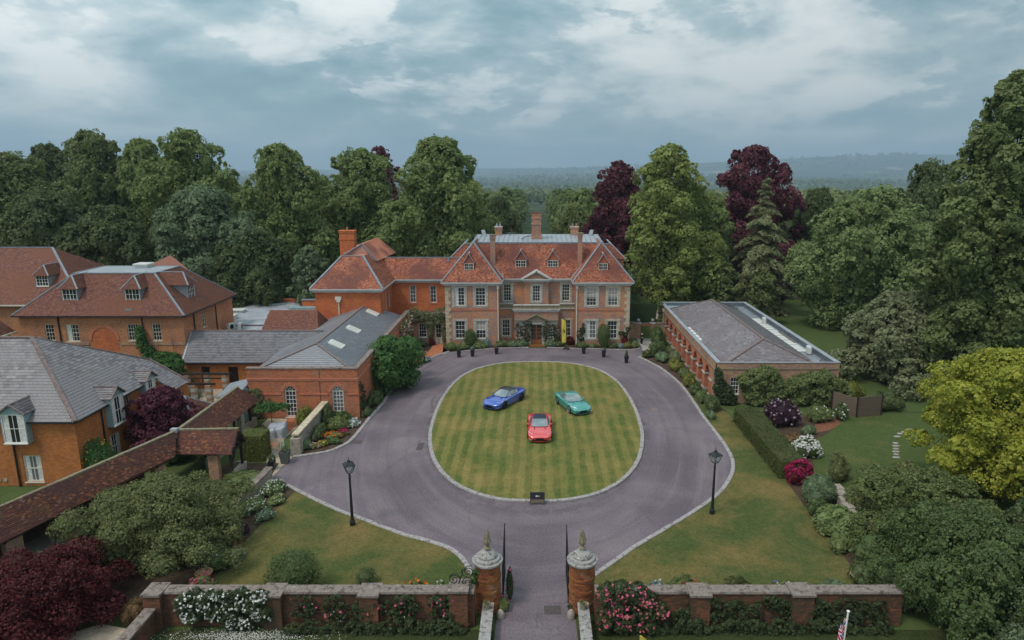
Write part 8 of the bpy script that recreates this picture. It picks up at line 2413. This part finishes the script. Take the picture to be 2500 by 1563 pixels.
# ------------------------------------------------------------------ planting along the manor front
def S(*a, **k): return shrub(*a, **k)
S('round clipped bay shrub between the left wing windows', -8.05, 81.3, 0.85, 0.7, 2.3, 'leaf_bay', 2600, 0.09, round_=True)
S('tall clipped shrub between the right wing windows', 8.3, 81.2, 0.82, 0.65, 3.0, 'leaf_bay', 3000, 0.09, round_=True)
for (x, y, rx, ry, h, m_, lb_, fl) in (
        (-10.3, 80.2, 0.95, 0.8, 1.15, 'leaf_mid', 'leafy green border plant at the left corner of the manor', None),
        (-9.0, 80.4, 1.0, 0.8, 0.95, 'leaf_mid', 'low green border plant under the outer left wing window', [('flower_white', 12, 0.10)]),
        (-6.9, 80.9, 1.1, 0.7, 1.0, 'leaf_mid', 'low green border plant under the inner left wing window', None),
        (-6.0, 81.4, 0.55, 0.4, 1.3, 'leaf_silver', 'grey leaved border plant against the left wing wall', None),
        (-4.1, 81.9, 1.0, 0.7, 0.95, 'leaf_dark', 'dark lavender mound in the left recess of the manor', None),
        (-2.9, 81.6, 0.9, 0.6, 0.9, 'leaf_blue', 'dark green mound left of the porch', None),
        (-1.7, 81.7, 0.9, 0.55, 1.0, 'leaf_blue', 'spiky green clump against the porch left of the door', None),
        (1.75, 81.7, 0.85, 0.55, 1.0, 'leaf_blue', 'spiky green clump against the porch right of the door', None),
        (2.8, 81.9, 0.8, 0.6, 0.8, 'leaf_dark', 'dark mound behind the feather banner', None),
        (4.25, 82.6, 0.75, 0.5, 1.2, 'leaf_red', 'crimson leaved shrub in the right recess of the manor', None),
        (5.6, 81.3, 0.9, 0.55, 0.75, 'leaf_bay', 'low dark border plant under the inner right wing window', None),
        (7.0, 81.2, 0.8, 0.5, 0.7, 'leaf_mid', 'low green border plant left of the tall clipped shrub', None),
        (9.5, 81.0, 0.75, 0.5, 0.85, 'leaf_bay', 'green border plant right of the tall clipped shrub', None),
        (10.35, 80.8, 0.55, 0.4, 0.75, 'leaf_silver', 'silver leaved border plant near the right corner of the manor', None),
        (11.15, 81.0, 0.6, 0.5, 0.9, 'leaf_mid', 'orange flowering plant at the right corner of the manor', [('flower_orange', 60, 0.08)]),
        (11.0, 81.8, 0.6, 0.4, 1.5, 'leaf_red', 'dark red flowering shrub against the right quoins', [('flower_red', 40, 0.09)]),
        (12.2, 81.3, 0.6, 0.7, 1.0, 'leaf_mid', 'green border plant at the path corner by the gateway', None)):
    S(lb_, x, y, rx, ry, h, m_, int(900 * rx * h) + 500, 0.085, flowers=fl, name='border_plant', cat='plant')
climber('climbing rose left of the front door', (-2.4, YP - 0.02, 0), ex, my_, 0.9, 2.6, 'leaf_ivy', 900, 0.10, 0.25, name='climbing_rose', flowers=[('flower_white', 14, 0.09)], seed=11)
climber('climbing rose beside the left jamb of the front door', (-1.3, YP - 0.14, 0), ex, my_, 0.5, 3.1, 'leaf_ivy', 900, 0.10, 0.25, name='climbing_rose', flowers=[('flower_white', 10, 0.09)], seed=12)
climber('climbing rose beside the right jamb of the front door', (0.95, YP - 0.14, 0), ex, my_, 0.6, 2.9, 'leaf_ivy', 900, 0.10, 0.25, name='climbing_rose', flowers=[('flower_white', 10, 0.09)], seed=13)
climber('climbing rose with white blooms behind the feather banner', (2.05, YP - 0.02, 0), ex, my_, 0.75, 2.7, 'leaf_ivy', 1000, 0.10, 0.28, name='climbing_rose', flowers=[('flower_white', 26, 0.10)], seed=14)
climber('climbing rose left of the right wing windows', (4.95, YW - 0.02, 0.4), ex, my_, 1.1, 2.6, 'leaf_ivy', 800, 0.10, 0.2, name='climbing_rose', flowers=[('flower_white', 10, 0.10)], seed=15, blobs=[(0.3, 1.1, 0.3, 0.5), (0.75, 1.6, 0.35, 0.55), (0.9, 2.3, 0.2, 0.3), (0.6, 0.6, 0.35, 0.3)])
climber('climbing rose on the right quoins of the manor', (10.2, YW - 0.06, 1.0), ex, my_, 1.6, 1.6, 'leaf_ivy', 700, 0.10, 0.22, name='climbing_rose', flowers=[('flower_white', 14, 0.10)], seed=16, blobs=[(0.3, 0.7, 0.35, 0.25), (0.8, 0.6, 0.35, 0.2), (1.2, 1.4, 0.35, 0.25), (1.0, 1.0, 0.25, 0.3)])
climber('pale variegated climber covering the wall left of the manor', (-15.6, YG - 0.03, 0), ex, my_, 4.6, 4.8, 'leaf_variegated', 6500, 0.12, 0.5, name='climber', seed=17, blobs=[(0.5, 4.1, 0.6, 0.7), (1.2, 3.7, 0.8, 0.7), (2.0, 3.6, 0.8, 0.7), (2.8, 3.6, 0.8, 0.7), (3.6, 3.9, 0.7, 0.8), (4.2, 4.1, 0.5, 0.7), (2.4, 2.7, 0.6, 0.9), (2.45, 1.6, 0.4, 0.9), (4.1, 2.6, 0.45, 1.0), (4.15, 1.4, 0.35, 0.9), (0.6, 3.2, 0.5, 0.5), (3.3, 3.1, 0.5, 0.6)])
S('dark leafy shrub below the climber covered window', -14.3, 81.6, 1.1, 0.7, 1.0, 'leaf_dark', 1600, 0.09)
S('red leaved shrub between window and garden door left of the manor', -13.0, 82.2, 0.5, 0.35, 1.1, 'leaf_red', 700, 0.08)
climber('climbing rose with pale pink blooms at the far end of the hall wall', (HX1 + 0.03, 74.6, 0), ey, ex, 6.0, 4.4, 'leaf_mid', 3000, 0.12, 0.5, name='climbing_rose', flowers=[('flower_pale', 170, 0.15), ('flower_white', 80, 0.13)], seed=18, fill=0.6)

# ------------------------------------------------------------------ border left of the drive, along the hall
tree('broad bright green shrub tree leaning over the drive beside the hall', -14.3, 65.2, 5.3, 3.6, 'leaf_bright', shape='round', n=15000, leaf=0.17, base=0.12, lobes_n=26, lobe=0.36, name='shrub_tree', trunk_r=0.16, cy=1.25, z0=0.05)
for (x, y, rx, ry, h, m_, lb_, fl, n) in (
        (-13.5, 74.2, 1.0, 1.4, 0.9, 'leaf_mid', 'red flowering border plant near the brick path', [('flower_red', 120, 0.12), ('flower_rose', 40, 0.12)], 1600),
        (-12.6, 75.0, 0.6, 0.8, 0.6, 'leaf_silver', 'low blue and white flowering plant by the kerb near the brick path', [('flower_blue', 40, 0.09), ('flower_white', 40, 0.09)], 900),
        (-14.2, 77.5, 1.2, 1.6, 1.0, 'leaf_mid', 'green border shrub below the pale pink climbing rose', [('flower_pale', 50, 0.12)], 1600),
        (-13.8, 70.2, 0.7, 1.2, 0.9, 'leaf_dark', 'dark border shrub beyond the bright green shrub tree', None, 1200),
        (-15.0, 60.5, 0.7, 1.6, 1.5, 'leaf_bay', 'dark rounded shrub at the near side of the bright green shrub tree', None, 2200),
        (-15.1, 57.6, 0.45, 1.0, 0.9, 'leaf_dark', 'low dark shrub at the hall corner by the kerb', None, 900),
        (-17.1, 56.2, 1.2, 0.6, 1.0, 'leaf_bay', 'clipped green shrub under the right arched window', None, 2200),
        (-16.7, 54.2, 0.95, 0.8, 1.25, 'leaf_mid', 'rounded yellow green shrub in the bed before the hall', [('flower_yellow', 30, 0.08)], 2400),
        (-15.6, 55.1, 0.5, 0.9, 0.6, 'leaf_silver', 'white flowering edging plant by the kerb before the hall', [('flower_white', 130, 0.12)], 800),
        (-15.9, 53.0, 0.45, 0.45, 0.5, 'leaf_mid', 'magenta flowering plant by the kerb before the hall', [('flower_magenta', 90, 0.14)], 600),
        (-16.6, 52.3, 0.9, 0.5, 0.55, 'leaf_mid', 'orange flowering plant in the bed before the hall', [('flower_orange', 160, 0.11)], 900),
        (-16.2, 51.2, 0.7, 0.5, 0.5, 'leaf_bay', 'low grassy green plant at the kerb bend', None, 900),
        (-16.9, 50.6, 0.35, 0.35, 0.55, 'leaf_mid', 'small yellow flowering plant near the kerb bend', [('flower_yellow', 40, 0.12)], 400),
        (-17.5, 50.2, 0.5, 0.35, 0.5, 'leaf_mid', 'small pink flowering plant at the end of the garden wall', [('flower_pale', 50, 0.10)], 500),
        (-17.8, 52.6, 0.45, 1.8, 1.1, 'leaf_dark', 'dark green plants growing along the garden wall', None, 1800),
        (-17.9, 55.4, 0.4, 1.0, 1.9, 'leaf_dark', 'tall dark spiky plants at the hall end of the garden wall', None, 1200),
        (-18.0, 50.2, 0.4, 0.7, 0.8, 'leaf_blue', 'blue green lavender at the near end of the garden wall', None, 700)):
    S(lb_, x, y, rx, ry, h, m_, n, 0.085, flowers=fl, name='border_plant', cat='plant', z0=0.05)
S('large yellow green shrub inside the garden wall by the brick path', -19.6, 54.8, 1.0, 1.0, 2.0, 'leaf_yellowgreen', 3600, 0.09)
clipped('tall clipped variegated hedge block beside the picket gate', lambda m: m.box(-0.85, 0.85, -0.8, 0.8, 0, 2.0), 'leaf_yellowgreen', (-21.35, 48.6, 0), 5200, 0.10, seed=9, off=0.08, core='leaf_hedge')
tree('small umbrella trained tree with flat green canopy on the hall terrace', -22.25, 54.2, 2.35, 1.35, 'leaf_bright', shape='dome', n=2600, leaf=0.11, base=0.72, lobes_n=12, lobe=0.4, name='umbrella_tree', trunk_r=0.05, flat=0.45, z0=0.03)
S('low green ground planting below the umbrella tree', -23.0, 52.4, 0.9, 2.2, 0.7, 'leaf_dark', 1700, 0.10)
climber('white flecked climber on the left corner of the hall front', (-25.0, HY - 0.03, 0), ex, my_, 1.3, 2.8, 'leaf_variegated', 1500, 0.10, 0.35, seed=19)
climber('ivy strip on the right corner of the hall', (HX1 + 0.03, HY + 0.3, 0), ey, ex, 1.2, 3.2, 'leaf_ivy', 1100, 0.10, 0.22, seed=20)

# ------------------------------------------------------------------ left garden
tree('purple leaved maple in the courtyard beside the slate house', -28.7, 49.6, 5.3, 2.9, 'leaf_purple', shape='dome', n=13000, leaf=0.15, base=0.12, lobes_n=26, lobe=0.36, name='maple_tree', trunk_r=0.13, z0=0.0, flat=0.8, cy=1.1)
S('green shrub at the foot of the purple maple', -27.2, 47.6, 1.0, 0.9, 2.2, 'leaf_bright', 2200, 0.11)
S('rounded yellow flowering topiary against the slate house corner', -31.0, 44.9, 1.15, 1.0, 2.9, 'leaf_bright', 4200, 0.10, flowers=[('flower_yellow', 40, 0.10)], round_=True)
S('yellow green shrub at the left edge beyond the covered walk', -35.2, 40.0, 0.9, 0.9, 1.0, 'leaf_yellowgreen', 1600, 0.10)
climber('ivy climbing the right end of the stable front', (-40.2, 65.95, 0), ex, my_, 5.0, 6.6, 'leaf_bright', 4200, 0.16, 0.6, seed=21, blobs=[(1.0, 5.4, 0.5, 0.8), (1.1, 4.4, 0.55, 0.8), (1.6, 3.6, 0.7, 0.7), (2.4, 3.0, 0.9, 0.7), (3.2, 2.9, 1.0, 0.8), (4.0, 2.6, 0.9, 0.9), (3.0, 2.0, 1.2, 0.8), (1.0, 5.9, 0.35, 0.5)])
tree('bushy green vine tree at the courtyard corner of the slate range', -35.0, 62.8, 3.9, 1.9, 'leaf_bright', shape='dome', n=5000, leaf=0.16, base=0.2, lobes_n=14, name='shrub_tree', trunk_r=0.1, z0=0)
S('clipped grey green shrub inside the pergola courtyard', -31.9, 60.4, 0.8, 0.8, 1.5, 'leaf_bay', 1600, 0.10, round_=True)
S('dark ivy covered shrub at the hall end of the courtyard', -27.0, 61.0, 1.3, 1.2, 2.2, 'leaf_ivy', 2200, 0.12)

# spreading yew: layered plates of feathery foliage
tree('large spreading olive green yew beside the covered walk', -21.2, 35.4, 4.2, 4.8, 'leaf_yew', shape='dome', n=62000, leaf=0.10, base=0.06, lobes_n=60, lobe=0.19, rag=0.42, core=0.8, name='yew_tree', trunk_r=0.2, z0=0.05, flat=0.6, cy=0.9, per=34, spread=0.40)
S('dense leafy bed plants below the covered walk porch', -21.4, 41.9, 2.3, 2.0, 0.9, 'leaf_bay', 5200, 0.12, name='border_plant', cat='plant', flowers=[('flower_white', 90, 0.06)])
S('green bed plants behind the retaining wall', -20.4, 44.0, 1.6, 1.4, 0.9, 'leaf_mid', 3200, 0.11, name='border_plant', cat='plant')
S('yellow grassy plant tumbling over the retaining wall', -18.95, 38.8, 0.5, 0.8, 1.1, 'leaf_yellowgreen', 1100, 0.10, name='border_plant', cat='plant')
for (x, y, rx, ry, h, m_, lb_, fl, n) in (
        (-17.8, 42.6, 0.8, 1.2, 0.85, 'leaf_bay', 'white flowering border mound nearest the drive on the left', [('flower_white', 260, 0.07)], 1900),
        (-18.2, 40.3, 0.8, 1.2, 0.8, 'leaf_bay', 'white flowering border mound beside the retaining wall', [('flower_white', 170, 0.07)], 1700),
        (-18.0, 37.2, 0.75, 0.8, 0.95, 'leaf_purple_elder', 'dark purple brown shrub in the left border', [('flower_lilac', 10, 0.10)], 1700),
        (-17.7, 35.7, 0.75, 0.7, 0.8, 'leaf_brown', 'rusty brown mound in the left border', None, 1500),
        (-17.5, 33.9, 0.9, 1.2, 0.8, 'leaf_bay', 'white flecked mound between the brown shrub and the pink flowers', [('flower_white', 80, 0.06)], 1900),
        (-17.0, 39.2, 0.6, 0.9, 0.6, 'leaf_blue', 'low grey green mound at the lawn edge of the left border', [('flower_white', 40, 0.06)], 1300),
        (-17.05, 41.2, 0.55, 0.9, 0.55, 'leaf_mid', 'low fresh green mound next to the kerb in the left border', [('flower_white', 60, 0.06)], 1200),
        (-16.9, 34.6, 0.55, 0.8, 0.6, 'leaf_silver', 'silvery mound at the lawn edge of the left border', None, 1100),
        (-17.4, 31.6, 0.7, 0.8, 0.9, 'leaf_mid', 'pink and red flowering plant at the end of the left border', [('flower_pink', 50, 0.12), ('flower_red', 30, 0.10)], 1300)):
    S(lb_, x, y, rx, ry, h, m_, n, 0.08, flowers=fl, name='border_plant', cat='plant', z0=0.07)
tree('dark red Japanese maple in the bottom left corner', -23.6, 28.6, 3.5, 3.9, 'leaf_red', shape='dome', n=36000, leaf=0.095, base=0.12, lobes_n=44, lobe=0.27, name='maple_tree', trunk_r=0.12, z0=0.05, flat=0.8, per=22, spread=0.4)
S('yellow flowering shrub between the yew and the red maple', -23.8, 32.9, 1.7, 0.8, 1.2, 'leaf_mid', 2600, 0.10, flowers=[('flower_yellow', 240, 0.09)])
S('yellow flowering shrub at the bottom left edge', -28.6, 28.0, 1.4, 1.4, 1.4, 'leaf_mid', 2600, 0.10, flowers=[('flower_yellow', 200, 0.09)])
S('dark bush at the left edge below the covered walk', -28.9, 31.0, 1.6, 1.4, 1.5, 'leaf_dark', 2600, 0.11)
S('brown dry grassy plant right of the red maple', -19.6, 29.4, 0.7, 0.7, 1.2, 'leaf_brown', 1500, 0.09)
sheet('gravel_patch', [(-24, 20), (-18.5, 20), (-18.5, 28.4), (-21, 29), (-25, 26.5)], 0.045, 'path_gravel')

# left front lawn and wall plants
S('large round grey green bush on the left front lawn', -12.45, 31.4, 1.35, 1.2, 2.3, 'leaf_bay', 7500, 0.08, round_=True)
S('small dark round bush on the left front lawn', -9.0, 32.3, 0.55, 0.5, 0.9, 'leaf_dark', 1300, 0.06, round_=True)
S('orange lilies behind the left front wall', -6.2, 31.5, 0.8, 0.35, 0.9, 'leaf_mid', 500, 0.08, name='border_plant', cat='plant', flowers=[('flower_orange', 22, 0.13)])
S('dry tan grass clump behind the iron scroll', -3.9, 31.3, 0.45, 0.42, 1.1, 'leaf_brown', 700, 0.08, name='border_plant', cat='plant')
S('white flower stems behind the left front wall', -4.9, 31.4, 0.3, 0.25, 1.0, 'leaf_mid', 200, 0.07, name='border_plant', cat='plant', flowers=[('flower_white', 20, 0.09)])
climber('white climbing rose spilling over the left front wall', (-17.2, 28.86, 0), ex, my_, 4.9, 2.2, 'leaf_ivy', 6000, 0.10, 0.4, name='climbing_rose', flowers=[('flower_white', 330, 0.11)], seed=30, blobs=[(0.6 + 0.45 * i, 1.25 + 0.35 * math.sin(i * 1.3), 0.55, 0.55) for i in range(9)] + [(2.8, 0.55, 0.5, 0.5), (3.4, 0.4, 0.4, 0.35), (0.8, 0.7, 0.5, 0.3), (4.2, 1.8, 0.4, 0.25), (2.2, 1.9, 0.6, 0.2)])
climber('ivy and pink roses on the middle of the left front wall', (-11.8, 28.86, 0), ex, my_, 8.3, 1.6, 'leaf_ivy', 5000, 0.09, 0.2, name='climber', flowers=[('flower_pink', 26, 0.11), ('flower_rose', 20, 0.12), ('flower_white', 14, 0.08)], seed=31, fill=0.6)
S('red rose bush at the foot of the left low wall', -3.0, 26.6, 0.5, 0.5, 0.8, 'leaf_ivy', 800, 0.09, flowers=[('flower_red', 16, 0.15)])
wf_ = np.random.default_rng(12)
P_ = np.stack([wf_.normal(-13.8, 1.7, 1700), 28.1 + wf_.normal(0, 0.25, 1700), np.full(1700, 0.06)], 1)
P_ = P_[(P_[:, 1] < 28.75)]
o_ = np_mesh('fallen_petals', leaf_quads(wf_, P_, np.tile([0, 0, 1.0], (len(P_), 1)) + wf_.normal(0, 0.2, (len(P_), 3)), np.full(len(P_), 0.045), 0.9), 4, MA['flower_white']); tag(o_, 'fallen white petals on the grass below the climbing rose', 'petals', kind='stuff')
S('pink roses and leaves inside the left gate leaf', -1.35, 31.0, 0.2, 0.35, 2.1, 'leaf_ivy', 350, 0.09, flowers=[('flower_pink', 14, 0.13)])
S('leafy plant at the foot of the left gate pillar', -1.6, 30.1, 0.35, 0.35, 0.75, 'leaf_mid', 600, 0.08, flowers=[('flower_pink', 6, 0.09)])
S('leafy plant at the foot of the right gate pillar', 1.75, 30.0, 0.22, 0.3, 0.5, 'leaf_ivy', 350, 0.08)
climber('green creeper on the left gate pillar', (-3.1, 30.0, 1.6), ex, my_, 0.4, 1.0, 'leaf_bright', 260, 0.11, 0.2, seed=33, blobs=[(0.1, 0.3, 0.2, 0.3), (0.2, 0.6, 0.2, 0.25)])

climber('dark ground cover along the foot of the left front wall', (-12.0, 28.55, 0), ex, my_, 9.0, 0.55, 'leaf_ivy', 4200, 0.09, 0.3, name='ground_cover', cat='plant', seed=51, fill=0.8)
climber('dark ground cover along the foot of the right front wall', (3.2, 28.55, 0), ex, my_, 14.2, 0.55, 'leaf_ivy', 7000, 0.09, 0.3, name='ground_cover', cat='plant', seed=52, fill=0.8)
# right front
climber('pink climbing rose over the wall beside the right gate pillar', (2.95, 28.75, 0), ex, my_, 3.3, 2.6, 'leaf_ivy', 5600, 0.10, 0.6, name='climbing_rose', flowers=[('flower_rose', 130, 0.12), ('flower_pink', 60, 0.13)], seed=34, blobs=[(0.4, 2.1, 0.5, 0.5), (1.0, 2.2, 0.6, 0.5), (1.7, 2.1, 0.6, 0.5), (2.2, 1.8, 0.5, 0.4), (0.7, 1.4, 0.5, 0.5), (0.3, 0.7, 0.4, 0.6), (1.4, 1.2, 0.6, 0.5), (2.3, 1.2, 0.6, 0.4), (1.2, 0.6, 0.6, 0.5), (2.2, 0.6, 0.7, 0.5), (2.9, 1.2, 0.4, 0.3)])
climber('dark ivy over the lower part of the right front wall', (6.2, 28.86, 0), ex, my_, 11.0, 1.45, 'leaf_ivy', 9000, 0.085, 0.16, seed=35, fill=0.8)
for (x, y, rx, ry, h, m_, lb_, fl, n) in (
        (4.6, 31.4, 0.6, 0.4, 0.5, 'leaf_bay', 'low green plant behind the right wall nearest the pillar', None, 700),
        (7.6, 31.4, 1.0, 0.45, 1.1, 'leaf_mid', 'bushy plant with red roses behind the right front wall', [('flower_pink', 14, 0.12), ('flower_red', 8, 0.12)], 1500),
        (6.2, 31.4, 0.5, 0.3, 0.8, 'leaf_silver', 'white flowered plant behind the right front wall', [('flower_white', 40, 0.10)], 500),
        (10.3, 31.4, 0.95, 0.5, 1.05, 'leaf_hedge', 'rounded green shrub behind the middle of the right front wall', None, 1700),
        (12.6, 31.4, 0.9, 0.3, 0.75, 'leaf_mid', 'mixed low flowers behind the right front wall', [('flower_white', 16, 0.09), ('flower_blue', 8, 0.1), ('flower_red', 8, 0.1)], 700),
        (15.3, 31.4, 0.8, 0.4, 0.9, 'leaf_blue', 'blue green low plant at the right end of the front wall', None, 900)):
    S(lb_, x, y, rx, ry, h, m_, n, 0.08, flowers=fl, name='border_plant', cat='plant', z0=0.07)

# ------------------------------------------------------------------ border along the orangery
for (x, y, rx, ry, h, m_, lb_, fl, n) in (
        (15.1, 82.6, 1.15, 1.5, 2.6, 'leaf_bay', 'tall dark shrub between the gateway and the orangery', None, 4200),
        (14.4, 78.6, 1.2, 1.2, 1.6, 'leaf_bay', 'rounded dark shrub beside the stone path', None, 3000),
        (13.0, 76.9, 0.9, 0.9, 0.9, 'leaf_hedge', 'low green mound at the path corner by the kerb', None, 1700),
        (14.4, 75.2, 1.0, 1.3, 1.1, 'leaf_blue', 'grey green lavender mound near the far kerb', None, 2200),
        (15.7, 74.6, 0.8, 1.2, 1.5, 'leaf_grey', 'silvery shrub before the far arches of the orangery', None, 2200),
        (15.2, 71.7, 1.0, 1.2, 1.3, 'leaf_yellowgreen', 'yellow green shrub before the middle arches', None, 2400),
        (15.7, 68.8, 0.8, 1.2, 1.1, 'leaf_mid', 'green shrub below the near arches of the orangery', None, 2000),
        (15.5, 66.3, 0.8, 1.2, 1.2, 'leaf_yellowgreen', 'yellow leaved shrub at the kerb near the orangery', None, 2200),
        (15.5, 63.6, 0.75, 0.9, 1.1, 'leaf_bay', 'clipped green ball by the kerb near the orangery corner', None, 1900),
        (15.6, 61.2, 0.7, 1.0, 1.3, 'leaf_mid', 'leafy shrub at the near corner of the arcade', None, 1900),
        (16.0, 58.9, 0.8, 1.0, 1.5, 'leaf_dark', 'dark shrub below the orangery corner lantern', None, 2400),
        (15.4, 57.0, 0.5, 0.8, 0.7, 'leaf_blue', 'grey green edging plant at the end of the orangery border', None, 900)):
    S(lb_, x, y, rx, ry, h, m_, n, 0.095, flowers=fl, z0=0.05)
climber('leafy climber at the far corner of the orangery', (16.7, 87.6, 0), ey, mx_, 2.4, 4.4, 'leaf_mid', 1700, 0.13, 0.4, seed=40)
climber('fig like climber on the left of the orangery front', (16.6, OY0 - 0.08, 0), ex, my_, 2.2, 3.6, 'leaf_ivy', 3200, 0.15, 0.55, seed=41, blobs=[(0.3, 2.6, 0.4, 0.7), (0.5, 1.6, 0.6, 0.8), (1.0, 1.2, 0.8, 0.7), (1.2, 0.5, 1.0, 0.5), (0.2, 3.2, 0.2, 0.4)])
climber('wisteria like green climber over the middle of the orangery front', (18.9, OY0 - 0.08, 0), ex, my_, 4.4, 3.9, 'leaf_mid', 6500, 0.16, 0.8, seed=42, blobs=[(0.5, 2.5, 0.8, 0.5), (1.3, 2.9, 0.9, 0.6), (2.2, 3.2, 0.9, 0.6), (2.9, 3.0, 0.7, 0.6), (1.0, 2.0, 0.8, 0.6), (2.0, 2.2, 1.0, 0.7), (3.2, 2.2, 0.9, 0.7), (2.6, 1.2, 1.0, 0.8), (3.8, 1.4, 0.7, 0.9), (1.2, 1.2, 0.8, 0.7), (1.6, 0.5, 1.0, 0.5), (3.0, 0.5, 1.2, 0.5)])
climber('pale leaved climber on the right of the orangery front', (23.3, OY0 - 0.08, 0), ex, my_, 5.4, 3.3, 'leaf_mid', 7500, 0.16, 0.9, seed=43, blobs=[(0.5, 1.8, 0.8, 0.8), (1.3, 2.3, 0.9, 0.7), (2.2, 2.6, 0.9, 0.6), (3.1, 2.5, 0.9, 0.7), (3.9, 2.2, 0.9, 0.7), (4.7, 1.8, 0.9, 0.7), (1.5, 1.2, 1.0, 0.8), (2.8, 1.2, 1.1, 0.8), (4.0, 1.0, 1.0, 0.8), (5.3, 1.3, 0.6, 0.7), (3.4, 3.0, 0.35, 0.5), (1.0, 0.5, 1.0, 0.5), (3.0, 0.5, 1.2, 0.5), (4.6, 0.5, 1.0, 0.5)])
# right garden
clipped('long low clipped hedge dividing the front lawn from the right garden', lambda m: m.hexa([(-0.95, -5.6, 0), (0.95, -5.6, 0), (0.95, 5.8, 0), (-0.95, 5.8, 0), (-0.85, -5.5, 1.3), (0.9, -5.5, 1.3), (0.95, 5.7, 1.3), (-0.9, 5.7, 1.3)]), 'leaf_hedge', (18.15, 50.4, 0), 20000, 0.12, seed=10, off=0.10)
S('purple elder with pale pink flower heads behind the hedge', 21.0, 55.3, 1.7, 1.4, 2.4, 'leaf_purple_elder', 4600, 0.12, flowers=[('flower_lilac', 130, 0.16)])
S('round green hydrangea with white heads on red earth', 24.6, 56.2, 1.25, 1.0, 1.5, 'leaf_mid', 2800, 0.12, flowers=[('flower_white', 24, 0.12)])
S('dark upright shrub with white flowers by the woven fence', 26.7, 56.6, 0.75, 0.6, 1.7, 'leaf_dark', 1700, 0.11, flowers=[('flower_white', 26, 0.15)])
S('grey green mound at the edge of the red earth bed', 22.5, 53.2, 0.75, 0.6, 0.9, 'leaf_blue', 1500, 0.09)
S('bronze brown mound behind the hedge', 20.6, 51.6, 0.9, 0.7, 0.8, 'leaf_brown', 1400, 0.09)
S('white flowering shrub behind the hedge', 20.6, 48.8, 1.15, 0.9, 1.7, 'leaf_bay', 2600, 0.10, flowers=[('flower_white', 900, 0.12)], lobes_n=14)
S('round crimson pink shrub at the near end of the hedge', 18.4, 44.3, 1.05, 0.9, 1.75, 'leaf_red', 2600, 0.09, flowers=[('flower_magenta', 900, 0.11)], lobes_n=14)
S('olive upright shrub right of the crimson shrub', 21.2, 44.6, 0.95, 0.9, 2.2, 'leaf_yew', 2600, 0.10)
S('grey green leafy shrub below the crimson shrub', 18.7, 41.6, 1.35, 1.2, 1.9, 'leaf_blue', 4200, 0.10)
S('large leaved pale green shrub beside the right lawn', 18.1, 37.6, 1.55, 1.7, 1.7, 'leaf_chestnut', 3200, 0.2, up=0.8)
S('big leaved green shrub further down the right border', 18.8, 34.0, 1.5, 1.6, 1.8, 'leaf_bay', 3200, 0.19, up=0.8)
S('dark leafy shrub behind the right wall end', 18.3, 31.4, 1.3, 1.0, 1.6, 'leaf_dark', 2800, 0.13)
S('glossy green shrub between the grey green shrub and the big leaved shrub', 17.9, 39.6, 0.9, 0.8, 1.2, 'leaf_bay', 1700, 0.12)
S('fresh green shrub at the lawn edge of the right border', 17.5, 35.7, 0.8, 0.9, 1.1, 'leaf_mid', 1500, 0.12)
S('low dark shrub at the lawn edge near the terracotta pot', 17.4, 32.6, 0.8, 0.9, 0.9, 'leaf_dark', 1400, 0.11)
S('feathery olive shrub behind the border wall', 20.6, 40.3, 1.1, 1.0, 1.5, 'leaf_yew', 2200, 0.11)
S('low rose plants at the edge of the right garden lawn', 22.6, 42.6, 1.3, 0.9, 0.8, 'leaf_mid', 1600, 0.11, flowers=[('flower_white', 14, 0.08)])
tree_shared('olive bamboo thicket arching over the right border', 23.2, 37.0, 0.05, 3.9, 4.3, 'leaf_bamboo', 'dome', 'bamboo_thicket', 'bamboo')
tree_shared('dark green tree overhanging the right end of the front wall', 21.2, 30.4, 0.05, 4.8, 4.3, 'leaf_bay', 'dome', 'shrub_tree')
tree_shared('pale leaved bushy tree in the bottom right corner', 24.8, 26.3, 0.05, 4.1, 3.8, 'leaf_blue', 'dome', 'shrub_tree')
tree_shared('dark tree at the right edge below the golden tree', 31.0, 33.0, 0.05, 5.2, 4.6, 'leaf_dark', 'dome', 'shrub_tree')
tree('golden yellow robinia at the right edge', 30.8, 42.5, 10.1, 5.3, 'leaf_gold', shape='round', n=46000, leaf=0.165, base=0.10, lobes_n=52, lobe=0.26, name='golden_tree', trunk_r=0.22, per=22, flat=0.7, z0=0.03)
S('brown green rose shrub at the left foot of the golden tree', 26.0, 44.3, 1.2, 1.0, 1.6, 'leaf_yew', 2600, 0.12, flowers=[('flower_pale', 20, 0.09)])
S('twiggy shrub below the golden tree beside the stepping stones', 26.4, 41.4, 1.6, 1.2, 2.0, 'leaf_grey', 2600, 0.13)
S('yellow edged shrub behind the woven fence', 29.2, 60.8, 1.7, 1.2, 2.2, 'leaf_yellowgreen', 3200, 0.14)
S('dark low shrub under the grey green spreading tree', 31.8, 59.2, 2.0, 1.2, 1.8, 'leaf_dark', 2600, 0.14)

# ------------------------------------------------------------------ haze over the far country
hb_ = MB(); hb_.box(-9500, 9500, -320, 11900, -140, 330)
hm = bpy.data.materials.new('haze'); hm.use_nodes = True
ht = NT(hm.node_tree); ht.n.clear()
ho = ht.add('ShaderNodeOutputMaterial'); hv = ht.add('ShaderNodeVolumePrincipled')
hv.inputs['Color'].default_value = (0.62, 0.81, 1.0, 1)
hv.inputs['Density'].default_value = 0.00017
hv.inputs['Anisotropy'].default_value = 0.2
ht.l.new(hv.outputs[0], ho.inputs['Volume'])
hz_o = hb_.build('haze', hm)
hz_o['kind'] = 'stuff'
hz_o['label'] = 'pale blue haze over the distant country'
